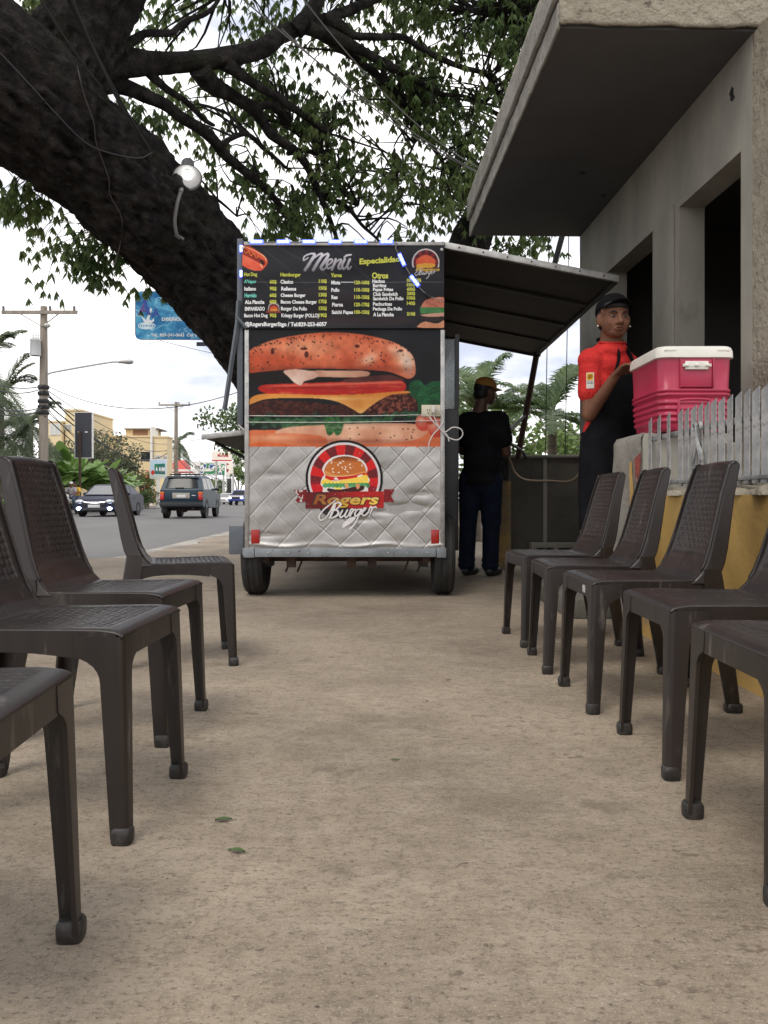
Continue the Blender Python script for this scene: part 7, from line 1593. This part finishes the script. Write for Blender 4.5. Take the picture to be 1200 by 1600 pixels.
def pic(i, w_, h_):
    n = i.noise(5, seed=int(w_)); i.put(n > 0.5, (60, 130, 90)); i.put(n < 0.36, (60, 90, 150)); i.put((n > 0.42) & (n < 0.46), (220, 224, 226))
far_sign(313, 336, 724, 743, 128, 'far colourful blue and green billboard beside its twin', pic, None, [318]); far_sign(338, 351, 725, 742.5, 124, 'small far blue framed picture billboard', pic, None, [349])
far_sign(354, 364, 722, 740, 126, 'far narrow red and white sign near the trailer', lambda i, w_, h_: i.put(i.noise(4, seed=2) > 0.55, (150, 60, 60)), None, [364])
kb_ = thing('black_totem', 'black box loudspeaker totem standing on the far pavement', 'totem', at(358, 130, -0.18)); MB().hexa(P(354.5, 0, 130).x, P(361, 0, 130).x, 130, 130.6, -0.18, P(0, 748, 130).z).build('box', M_dark, kb_, True, bevel=0.05)
# ---- utility poles with street lamp, transformer and wires
def upole(px, Y, top, label, lamp=False, trafo=False, arm=3.6):
    x = P(px, 0, Y).x; zt = P(0, top, Y).z
    t = thing('utility_pole', label, 'utility pole', (x, Y, -0.1), 0, 'utility poles across the road')
    MB().tube([(x, Y, -0.1), (x, Y, zt * 0.5), (x + 0.02, Y, zt + 0.25)], [0.24, 0.21, 0.16], 10).build('mast', M_pole, t, True)
    ca = MB().hexa(x - arm / 2 - 0.1, x + arm / 2 - 0.1, Y - 0.28, Y - 0.17, zt - 0.16, zt).build('crossarm', M_pole, t, True)
    for k in (-0.48, 0.02 + 0.12, 0.46): MB().lathe([(0.03, 0), (0.07, 0.05), (0.05, 0.1), (0.07, 0.15), (0.03, 0.24)], 8, Matrix.Translation((x - 0.1 + arm * k, Y - 0.22, zt + 0.001))).build('insulator', mat('glazed_insulator', (0.12, 0.11, 0.11), 0.3), ca, True)
    for s in (-1, 1): MB().tube([(x + s * 0.9 - 0.1, Y - 0.225, zt - 0.165), (x, Y - 0.17, zt - 0.75)], 0.025, 6).build('brace', M_pole, ca, True)
    if trafo:
        tf = MB().lathe([(0.02, 0), (0.24, 0.0), (0.245, 0.06), (0.235, 0.7), (0.25, 0.72), (0.24, 0.80), (0.1, 0.84), (0.02, 0.85)], 20, Matrix.Translation((x - 0.22, Y - 0.40, P(0, 558, Y).z))).build('transformer', mat('transformer_grey', (0.50, 0.51, 0.52), 0.5), t, True)
        for k in (-0.12, 0.02, 0.14): MB().lathe([(0.02, 0), (0.05, 0.05), (0.03, 0.1), (0.05, 0.15), (0.015, 0.25)], 8, Matrix.Translation((x - 0.22 + k, Y - 0.4, P(0, 558, Y).z + 0.83))).build('bushing', M_white, tf, True)
        MB().ball((0, 0, 0), (0.16, 0.16, 0.11), 7, Matrix.Translation((x + 0.26, Y - 0.2, P(0, 510, Y).z))).build('meter', M_sp, t, True)
        for z in (605, 615, 627, 636, 645): MB().lathe([(0.24, -0.10), (0.28, -0.04), (0.27, 0.06), (0.23, 0.1)], 10, Matrix.Translation((x, Y, P(0, z, Y).z)), cap=False).build('cable_clamp', M_wire, t, True)
    if lamp:
        pl = [P(73, 592, Y), P(76, 584, Y), P(92, 580, Y), P(130, 573, Y - 0.4), P(172, 566, Y - 0.8), P(186, 565.5, Y - 1.0)]
        la = MB().tube(smooth_path(pl, 5), 0.045, 8).build('lamp_arm', M_sp, t, True)
        q = P(186, 566, Y - 1.0); MB().loft([[(q.x + a, q.y + math.cos(th) * w_, q.z + 0.02 + math.sin(th) * h_) for th in np.linspace(0, 2 * math.pi, 13)[:-1]] for a, w_, h_ in ((0, 0.08, 0.06), (0.25, 0.13, 0.09), (0.45, 0.19, 0.12), (0.6, 0.16, 0.10), (0.67, 0.05, 0.04))]).build('lamp_head', mat('lamp_head_grey', (0.38, 0.37, 0.36), 0.5), la, True)
    return x, Y, zt
ux, uY, uz = upole(68, 40, 487, 'wooden utility pole with grey transformer and long lamp arm', True, True)
vx, vY, vz = upole(275, 84, 632, 'slim far utility pole with small crossarm beside the palm', arm=3.2)
def wire(a, b, d, r=0.018, lab='black overhead cable strung between the two utility poles', m=None, grp='overhead wires'):
    t = thing('overhead_wire', lab, 'wire', a, 0, grp); MB().tube(sag(a, b, d, 18), r, 5).build('strand', m or M_wire, t, True)
for k, (z0, z1) in enumerate(((607, 692), (616, 700), (628, 712), (640, 722), (650, 728), (611, 697), (634, 716))):
    wire(P(70, z0, uY - 0.25), P(275, z1, vY - 0.25), 1.0 + 0.25 * k, 0.02 + 0.008 * (k % 3))
for z0, y1, dd in ((603, 578, 0.3), (607, 583, 0.4), (636, 622, 0.3), (640, 628, 0.35)):
    wire(P(66, z0, uY - 0.25), P(-60, y1, 26), dd, 0.026, 'thick overhead cable running from the transformer pole past the palms')
for xx in (-0.5, 0.12, 0.45): wire((ux - 0.1 + 3.6 * xx, uY - 0.22, uz + 0.24), (vx + 3.2 * xx * 0.9, vY - 0.22, vz + 0.2), 1.6, 0.008, 'thin high voltage wire between the pole crossarms', M_wgrey)
wire(P(76, 604, uY - 0.3), P(430, 590, 30), 1.1, 0.018, 'long service wire crossing the road behind the trailer')
wire(P(180, 541, 20), P(252, 532, 12.3), 0.05, 0.004, 'thin wire ending at the underside of the blue sign', M_wgrey); wire(P(250, 532, 12.3), P(402, 565, 12.36), 0.02, 0.004, 'thin wire from the blue sign to behind the trailer', M_wgrey)
for k, (a0, a1) in enumerate(((692, 745), (700, 752), (708, 742), (716, 752))):
    wire(P(277, a0, vY - 0.2), P(372, a1, 150), 1.0 + 0.3 * k, 0.03, 'far overhead cable leading from the slim pole down the road')
wire(P(277, 690, vY - 0.2), P(400, 655, 60), 0.4, 0.02, 'service wire from the slim pole to the umbrella tree')
# wires from the crown down to the house eave
for k, (a, b2) in enumerate((((370, -10, 5.6), (745, 268, 7.9)), ((440, 45, 6.4), (752, 272, 7.9)), ((475, 0, 6.0), (748, 262, 7.9)))):
    wire(P(*a), P(*b2), 0.08 + 0.03 * k, 0.0055, ['pale service wire leaving the crown over the flood lamp to the house eave', 'pale service wire starting below the thick bough to the house eave', 'pale service wire crossing the upper boughs to the house eave'][k], mat('pale_wire', (0.16, 0.155, 0.15), 0.6), 'service wires to the house')
sp_ = thing('awning_stay', 'dark stay bar leaning from the awning corner up behind the house corner', 'stay bar', P(848, 470, 8.62))
MB().tube([P(846, 500, 8.64), P(866, 415, 8.55), P(886, 340, 8.5)], 0.03, 8).build('bar', M_dark, sp_, True)
for px, a in ((889, 'thin wire dropping behind the house corner onto the dark wall'), (858, 'second thin wire dropping behind the awning onto the dark wall')):
    wire(P(px, 345, 8.6), P(px - 6, 714, 9.2), 0.0, 0.005, a, M_wire, None)
# ================================================================== vehicles
M_navy = mat('navy_car_paint', (0.009, 0.010, 0.026), 0.40, 0.0, c2=(0.012, 0.013, 0.032), nscale=2, spec=0.3)
M_suv = mat('slate_blue_car_paint', (0.016, 0.036, 0.056), 0.42, 0.0, c2=(0.012, 0.028, 0.046), nscale=2, spec=0.3)
M_silver = mat('pale_silver_paint', (0.55, 0.55, 0.54), 0.4, 0.0); M_bluev = mat('royal_blue_paint', (0.03, 0.05, 0.22), 0.4, 0.0)
M_trim = mat('dark_trim', (0.02, 0.021, 0.023), 0.6); M_chrome = mat('chrome', (0.7, 0.7, 0.72), 0.15, 1.0)
M_tail = mat('tail_lamp_red', (0.42, 0.015, 0.01), 0.2, coat=0.5); M_amber = mat('amber_lens', (0.65, 0.16, 0.02), 0.2)
M_plate = mat('licence_plate', (0.62, 0.62, 0.60), 0.5, c2=(0.45, 0.46, 0.48), nscale=30); M_hl = mat('head_lamp_glass', (0.55, 0.56, 0.58), 0.08, 0.5)
M_fog = mat('lit_fog_lamp', (0.5, 0.6, 1.0), 0.3, emit=(0.50, 0.64, 1.0), estr=9); M_rimm = mat('alloy_rim', (0.35, 0.35, 0.36), 0.35, 0.8)
def car(label, loc, rz, spec, paint, name='parked_car', cat='car'):
    t = thing(name, label, cat, loc, rz)
    W = spec['W']; L = spec['L']; belt = spec['belt']; low = spec['low']; rf = spec['roof']
    def hw(z): return W / 2 - 0.02 if z <= belt else W / 2 - 0.02 - (z - belt) * spec['tumble']
    def body(poly, name_, m, par, bevel=0.05, wk=1.0):
        n = 8; rings = []
        for i in range(n + 1):
            s = -1 + 2 * i / n; e = 1 - 0.035 * spec.get('round', 1.0) * abs(s) ** 3
            rings.append([(hw(z) * s * wk, y * e, z) for y, z in poly])
        return MB().loft(rings).build(name_, m, par, bevel=0.0, angle=32)
    bd = body(spec['lower'], 'body', paint, t)
    cabin = body(spec['cabin'], 'cabin', paint, bd, wk=0.995)
    # panes: each proud of the cabin skin
    def side(poly, s, nm='side_window'):
        mb = MB(); mb.add([((hw(z) * 0.995 + 0.006) * s, y * (1 - 0.035 * spec.get('round', 1.0)), z) for y, z in poly], [tuple(range(len(poly)))])
        return mb.build(nm, M_glassd, t, recalc=False, smooth=False, solid=0.004 * (1))
    for s in (-1, 1):
        for pl in spec['sidewin']: side(pl, s)
    for nm, (y0, z0), (y1, z1), ins, off in spec['screens']:
        mb = MB(); nrm = Vector((0, (z1 - z0), -(y1 - y0))).normalized() * off
        n = 8; vs = []
        for i in range(n + 1):
            s = -1 + 2 * i / n; e = 1 - 0.035 * spec.get('round', 1.0) * abs(s) ** 3
            for y, z in ((y0, z0), (y1, z1)): vs.append((s * (hw(z) - ins), y * e + nrm.y, z + nrm.z))
        mb.add(vs, [(2 * i, 2 * i + 2, 2 * i + 3, 2 * i + 1) for i in range(n)]); mb.build(nm, spec.get('glass', M_glassd), t, recalc=False)
    for wy in spec['wheels']:
        for s in (-1, 1):
            wheel(t, (s * (W / 2 - 0.105), wy, spec['wr']), spec['wr'], 0.21, M_rimm, False)
            M = Matrix.Translation((s * (W / 2 - 0.028), wy, spec['wr'] + 0.01)) @ Matrix.Rotation(R(90), 4, 'Y')
            MB().lathe([(spec['wr'] * 1.0, -0.012), (spec['wr'] * 1.14, -0.012), (spec['wr'] * 1.14, 0.014), (spec['wr'] * 1.0, 0.014)], 28, M, cap=False).build('wheel_arch', M_trim, bd)
    for s in (-1, 1):
        mi = MB().ball((0, 0, 0), (0.11, 0.06, 0.075), 6, Matrix.Translation((s * (W / 2 + 0.07), spec['mirror'], belt + 0.08))).build('mirror', paint if spec.get('mirrorpaint', True) else M_trim, t)
    return t, bd, hw
def part_box(name, m, par, x0, x1, y0, y1, z0, z1, bevel=0.01): return MB().hexa(x0, x1, y0, y1, z0, z1).build(name, m, par, bevel=bevel)
SED = dict(W=1.78, L=4.5, belt=0.92, low=0.2, roof=1.42, tumble=0.42, wr=0.31, wheels=(1.38, -1.30), mirror=0.62,
    lower=[(-2.22, 0.30), (-2.25, 0.55), (-2.22, 0.88), (-1.95, 1.0), (-1.55, 1.0), (0.95, 0.94), (1.6, 0.86), (2.05, 0.74), (2.22, 0.58), (2.24, 0.34), (2.1, 0.22), (-2.1, 0.22)],
    cabin=[(-1.72, 0.985), (-1.15, 1.32), (-0.70, 1.41), (-0.1, 1.435), (0.25, 1.41), (0.55, 1.30), (1.15, 0.93)],
    sidewin=[[(-1.42, 1.0), (-1.08, 1.29), (-0.42, 1.375), (-0.42, 1.0)], [(-0.34, 1.0), (-0.34, 1.375), (0.2, 1.37), (0.48, 1.27), (0.86, 1.0)]],
    screens=[('windscreen', (1.12, 0.965), (0.42, 1.365), 0.09, 0.012), ('rear_window', (-1.22, 1.295), (-1.64, 1.03), 0.10, 0.012)], glass=mat('pale_windscreen', (0.16, 0.165, 0.17), 0.08))
sd_t, sd_b, _ = car('dark navy sedan with lit bluish fog lamps driving towards the pavement', (-12.5, 38.1, -0.13), R(180), SED, M_navy, 'sedan')
f = 2.24
part_box('hood_trim', M_chrome, sd_b, -0.42, 0.42, f - 0.06, f - 0.01, 0.62, 0.66); part_box('grille', M_trim, sd_b, -0.45, 0.45, f - 0.045, f + 0.004, 0.50, 0.615)
MB().tube(smooth_path([(-0.46, f - 0.03, 0.64), (0, f + 0.005, 0.60), (0.46, f - 0.03, 0.64)], 4), 0.018, 6).build('grille_bar', M_chrome, sd_b)
part_box('lower_grille', M_trim, sd_b, -0.62, 0.62, f - 0.05, f + 0.003, 0.27, 0.38); part_box('licence_plate', M_plate, sd_b, -0.26, 0.26, f + 0.004, f + 0.016, 0.40, 0.53, 0.004)
for s in (-1, 1):
    MB().ball((0, 0, 0), (0.21, 0.09, 0.095), 7, Matrix.Translation((s * 0.66, f - 0.09, 0.66)) @ Matrix.Rotation(s * R(-12), 4, 'Z')).build('headlight', M_hl, sd_b)
    MB().ball((0, 0, 0), (0.115, 0.03, 0.075), 7, Matrix.Translation((s * 0.66, f - 0.02, 0.36))).build('fog_lamp', M_fog, sd_b)
    for yy_ in (0.0, -0.75): part_box('door_handle', M_trim, sd_b, s * 0.875 - 0.012, s * 0.875 + 0.012, yy_ - 0.09, yy_ + 0.09, 0.80, 0.83, 0.004)
SUVS = dict(W=1.74, L=4.5, belt=1.12, low=0.4, roof=1.72, tumble=0.26, wr=0.37, wheels=(1.30, -1.30), mirror=0.72, mirrorpaint=False, round=0.6,
    lower=[(-2.16, 0.52), (-2.22, 0.74), (-2.18, 1.13), (0.85, 1.13), (1.2, 1.08), (2.1, 1.02), (2.2, 0.85), (2.2, 0.5), (2.0, 0.42), (-2.0, 0.42)],
    cabin=[(-2.16, 1.132), (-1.86, 1.64), (-1.6, 1.70), (-0.6, 1.735), (0.1, 1.70), (0.35, 1.64), (0.98, 1.12)],
    sidewin=[[(-1.95, 1.17), (-1.72, 1.60), (-0.95, 1.62), (-0.95, 1.17)], [(-0.86, 1.17), (-0.86, 1.62), (-0.1, 1.62), (-0.1, 1.17)], [(-0.02, 1.17), (-0.02, 1.62), (0.28, 1.58), (0.74, 1.17)]],
    screens=[('windscreen', (0.94, 1.17), (0.36, 1.62), 0.09, 0.012), ('rear_window', (-1.90, 1.60), (-2.13, 1.20), 0.17, 0.014)])
su_t, su_b, _ = car('slate blue off-roader with roof rack seen from behind on the road', (-8.12, 35.2, -0.13), R(2), SUVS, M_suv, 'off_roader')
r_ = -2.22
part_box('tailgate_panel', M_suv, su_b, -0.66, 0.66, r_ - 0.012, r_ + 0.03, 0.72, 1.10, 0.02)
for x_ in (-0.5, 0.28): part_box('rear_seat', mat('pale_seat', (0.20, 0.19, 0.18), 0.8), su_t, x_, x_ + 0.22, -1.4, -1.3, 1.14, 1.5, 0.03)
part_box('rear_bumper', M_trim, su_b, -0.84, 0.84, r_ - 0.10, r_ + 0.06, 0.48, 0.66, 0.03); part_box('bumper_step', M_suv, su_b, -0.80, 0.80, r_ - 0.11, r_ - 0.02, 0.662, 0.70, 0.01)
part_box('plate_recess', mat('plate_surround', (0.30, 0.28, 0.24), 0.6), su_b, -0.34, 0.34, r_ - 0.030, r_ - 0.013, 0.80, 1.02, 0.01); part_box('licence_plate', M_plate, su_b, -0.17, 0.19, r_ - 0.040, r_ - 0.031, 0.83, 0.94, 0.004)
part_box('badge', M_chrome, su_b, 0.42, 0.58, r_ - 0.02, r_ - 0.013, 0.90, 0.93, 0.003)
for s in (-1, 1):
    tl = part_box('tail_lamp', M_tail, su_b, min(s * 0.67, s * 0.835), max(s * 0.67, s * 0.835), r_ - 0.022, r_ + 0.10, 0.74, 0.98, 0.015)
    part_box('indicator', M_amber, tl, min(s * 0.67, s * 0.835), max(s * 0.67, s * 0.835), r_ - 0.022, r_ + 0.10, 0.982, 1.06, 0.015)
    MB().tube([(s * 0.60, -1.5, 1.76), (s * 0.60, -0.1, 1.79)], 0.02, 6).build('roof_rail', M_trim, su_t); 
    part_box('mud_flap', M_trim, su_t, s * 0.78 - 0.12, s * 0.78 + 0.12, -1.72, -1.70, 0.22, 0.5, 0.005)
    part_box('side_step', M_trim, su_t, s * 0.84 - 0.06, s * 0.84 + 0.06, -0.85, 0.85, 0.40, 0.45, 0.01)
for yy_ in (-1.4, -0.8, -0.2): MB().tube([(-0.60, yy_, 1.785), (0.60, yy_, 1.785)], 0.018, 6).build('rack_bar', M_trim, su_t)
part_box('rear_wiper', M_trim, su_t, -0.25, 0.10, -2.16, -2.145, 1.21, 1.235, 0.003); part_box('spoiler', M_suv, su_t, -0.62, 0.62, -1.96, -1.84, 1.655, 1.69, 0.01)
MB().tube([(0.45, -2.2, 0.40), (0.45, -1.5, 0.42)], 0.035, 8).build('exhaust', M_rust, su_t); part_box('rear_axle', M_rust, su_t, -0.7, 0.7, -1.36, -1.24, 0.30, 0.42, 0.02)
MB().ball((0, 0, 0), (0.16, 0.14, 0.13), 6, Matrix.Translation((-0.05, -1.3, 0.36))).build('differential', M_rust, su_t)
c3, c3b, _ = car('far pale sedan coming down the road beside the blue off-roader', (P(350, 0, 106).x, 108, -0.13), R(174), SED, M_silver, 'sedan')
part_box('grille', M_trim, c3b, -0.45, 0.45, f - 0.045, f + 0.004, 0.50, 0.615)
c4, c4b, _ = car('far royal blue and white off-roader coming with its lamps lit', (P(371, 0, 92).x, 94, -0.13), R(176), SUVS, M_bluev, 'off_roader')
part_box('bonnet_panel', M_white, c4b, -0.78, 0.78, 1.1, 2.0, 1.09, 1.12, 0.01); part_box('grille', M_trim, c4b, -0.4, 0.4, 2.17, 2.215, 0.72, 0.92)
part_box('front_panel', M_white, c4b, -0.84, 0.84, 2.165, 2.205, 0.93, 1.06, 0.01)
for s in (-1, 1): MB().ball((0, 0, 0), (0.16, 0.04, 0.09), 6, Matrix.Translation((s * 0.66, 2.19, 0.82))).build('headlight', M_fog, c4b)
# ---- motorcycle with two riders
mY = 41.5; mx_ = P(112, 0, mY).x
mo = thing('motorcycle', 'white and black motorcycle carrying two riders beside the sedan', 'motorcycle', (mx_, mY, -0.13), R(180 - 6))
for y_ in (0.62, -0.62): wheel(mo, (0, y_, 0.29), 0.29, 0.10, M_rimm, False)
melt('fairing', [('c', (0, 0.30, 0.62), 0.09, (0, 0.50, 0.86), 0.08), ('c', (0, 0.15, 0.66), 0.10, (0, -0.2, 0.66), 0.09), ('e', (0, 0.56, 0.90), (0.12, 0.08, 0.12)), ('c', (0, 0.55, 0.62), 0.06, (0, 0.68, 0.50), 0.05)], 0.02, M_white, mo, 3)
melt('engine', [('e', (0, 0.08, 0.40), (0.13, 0.2, 0.16)), ('c', (0, -0.1, 0.36), 0.06, (0.10, -0.6, 0.34), 0.05)], 0.02, M_trim, mo, 2)
melt('seat', [('c', (0, -0.05, 0.76), 0.09, (0, -0.65, 0.80), 0.08)], 0.02, M_dark, mo, 2)
for s in (-1, 1): MB().tube([(s * 0.06, 0.62, 0.29), (s * 0.06, 0.46, 0.95)], 0.025, 6).build('fork', M_chrome, mo)
MB().tube(smooth_path([(-0.34, 0.30, 1.02), (-0.1, 0.44, 0.98), (0.1, 0.44, 0.98), (0.34, 0.30, 1.02)], 4), 0.018, 6).build('handlebar', M_trim, mo)
MB().ball((0, 0, 0), (0.08, 0.05, 0.08), 6, Matrix.Translation((0, 0.63, 0.93))).build('headlight', M_hl, mo)
def rider(label, y0, shirt, hat, arms):
    rz = R(180 - 6); Mm = Matrix.Translation((mx_, mY, -0.13)) @ Matrix.Rotation(rz, 4, 'Z'); q = lambda x, y, z: Mm @ Vector((x, y, z))
    t = thing('person', label, 'person', q(0, y0, 0.78)); Mh3, hp3 = head_at(t, M_skin, q(0, y0 + 0.10, 1.50), rz + R(180), 0, 1.0)
    sh = [q(s * 0.18, y0 + 0.04, 1.28) for s in (-1, 1)]; el = [q(s * 0.30, y0 + 0.22, 1.08) for s in (-1, 1)]; wr = [q(s * 0.30, arms, 1.04) for s in (-1, 1)]
    hp = [q(s * 0.10, y0 - 0.05, 0.88) for s in (-1, 1)]; kn = [q(s * 0.24, y0 + 0.36, 0.72) for s in (-1, 1)]; an = [q(s * 0.20, y0 + 0.18, 0.30) for s in (-1, 1)]
    bb = list(hp3) + [('c', q(0, y0, 1.2), 0.13, q(0, y0 - 0.04, 0.92), 0.13)]
    for s in (0, 1):
        bb += [('c', sh[s], 0.055, el[s], 0.045), ('c', el[s], 0.044, wr[s], 0.03)]; hand(bb, wr[s], Mm.to_3x3() @ Vector((0, 1, 0)), Mm.to_3x3() @ Vector((-1 if s else 1, 0, 0)), (0, 0, 1), 1.0, 1.2)
    bb += [('c', hp[0], 0.09, hp[1], 0.09)]
    for s in (0, 1): bb += [('c', hp[s], 0.08, kn[s], 0.055), ('c', kn[s], 0.05, an[s], 0.04)]
    melt('body', bb, 0.014, M_skin, t, 3, True)
    melt('shirt', [('c', sh[0], 0.08, sh[1], 0.08), ('c', q(0, y0, 1.2), 0.165, q(0, y0 - 0.04, 0.92), 0.16)] + [('c', sh[s], 0.075, el[s].lerp(sh[s], 0.3), 0.07) for s in (0, 1)], 0.016, shirt, t, 3, True)
    melt('jeans', [('c', hp[0], 0.10, hp[1], 0.10)] + [('c', hp[s], 0.10, kn[s], 0.075) for s in (0, 1)] + [('c', kn[s], 0.072, an[s], 0.06) for s in (0, 1)], 0.016, M_jean, t, 3, True)
    if hat: cap_on(t, Mh3, 1.0, hat)
    else: melt('hair', [('e', Mh3 @ Vector((0, 0.02, 0.04)), (0.085, 0.10, 0.09))], 0.016, M_hair, t, 2, True)
    for s in (0, 1): melt('shoe', [('c', an[s] + Vector((0, 0, -0.04)), 0.045, an[s] + Vector((0.01, -0.14, -0.06)), 0.04)], 0.014, M_shoe, t, 2, True)
rider('person in grey shirt and white cap steering the motorcycle', -0.05, mat('grey_shirt', (0.30, 0.28, 0.30), 0.8), M_white, 0.30)
rider('person in yellow shirt riding behind on the motorcycle', -0.48, mat('yellow_shirt', (0.60, 0.36, 0.03), 0.8), None, -0.06)
# ================================================================== small things on the pavement
def ground_at(px, py): s = (py - HOR) / EYE; return ((px - 600) / s, FPX / s)
M_gl = mat('fallen_leaf_green', (0.045, 0.085, 0.02), 0.5); M_dl = mat('dry_leaf', (0.16, 0.10, 0.04), 0.7)
for px, py, L, a, m, lab in ((349, 1284, 0.036, 0.2, M_gl, 'green fallen leaf nearest the roadside chairs'), (370, 1333, 0.036, -0.3, M_gl, 'green fallen leaf on open concrete beyond its neighbour'), (617, 1189, 0.020, 0.1, M_gl, 'small green leaf scrap mid pavement'), (165, 1210, 0.014, 0.5, M_dl, 'tiny yellow leaf scrap under the roadside chairs'), (940, 1050, 0.02, 0.2, M_dl, 'dry leaf scrap under the fence row chairs'), (700, 1064, 0.022, 0.6, M_dl, 'dry leaf scrap before the trailer wheel')):
    x, y = ground_at(px, py); t = thing('fallen_leaf', lab, 'leaf', (x, y, 0.001), a)
    MB().grid(6, 10, lambda u, v: (L * (v - 0.5), (u - 0.5) * 0.42 * L * math.sin(math.pi * min(1, max(0, v))) , 0.002 + 0.10 * L * abs(u - 0.5) * 2 + 0.05 * L * math.sin(v * 3))).build('blade', m, t, recalc=False)
    MB().tube([(L * 0.48, 0, 0.003), (L * 0.7, 0.002, 0.002)], 0.0007, 4).build('stalk', m, t)
for k, (px, py, L, a) in enumerate(((1058, 1120, 0.05, 0.4), (722, 1352, 0.03, 0.6), (745, 1120, 0.04, 0.3), (780, 1066, 0.05, 0.1), (905, 1148, 0.03, 0.0))):
    x, y = ground_at(px, py); t = thing('twig', 'thin dark twig lying on the bare concrete', 'twig', (x, y, 0.002), a, 'twigs scattered on the pavement')
    MB().tube(smooth_path([(-L / 2, 0, 0), (0, 0.004, 0.003), (L / 2, 0, 0)], 3), 0.0014, 4).build('stem', M_pole, t)
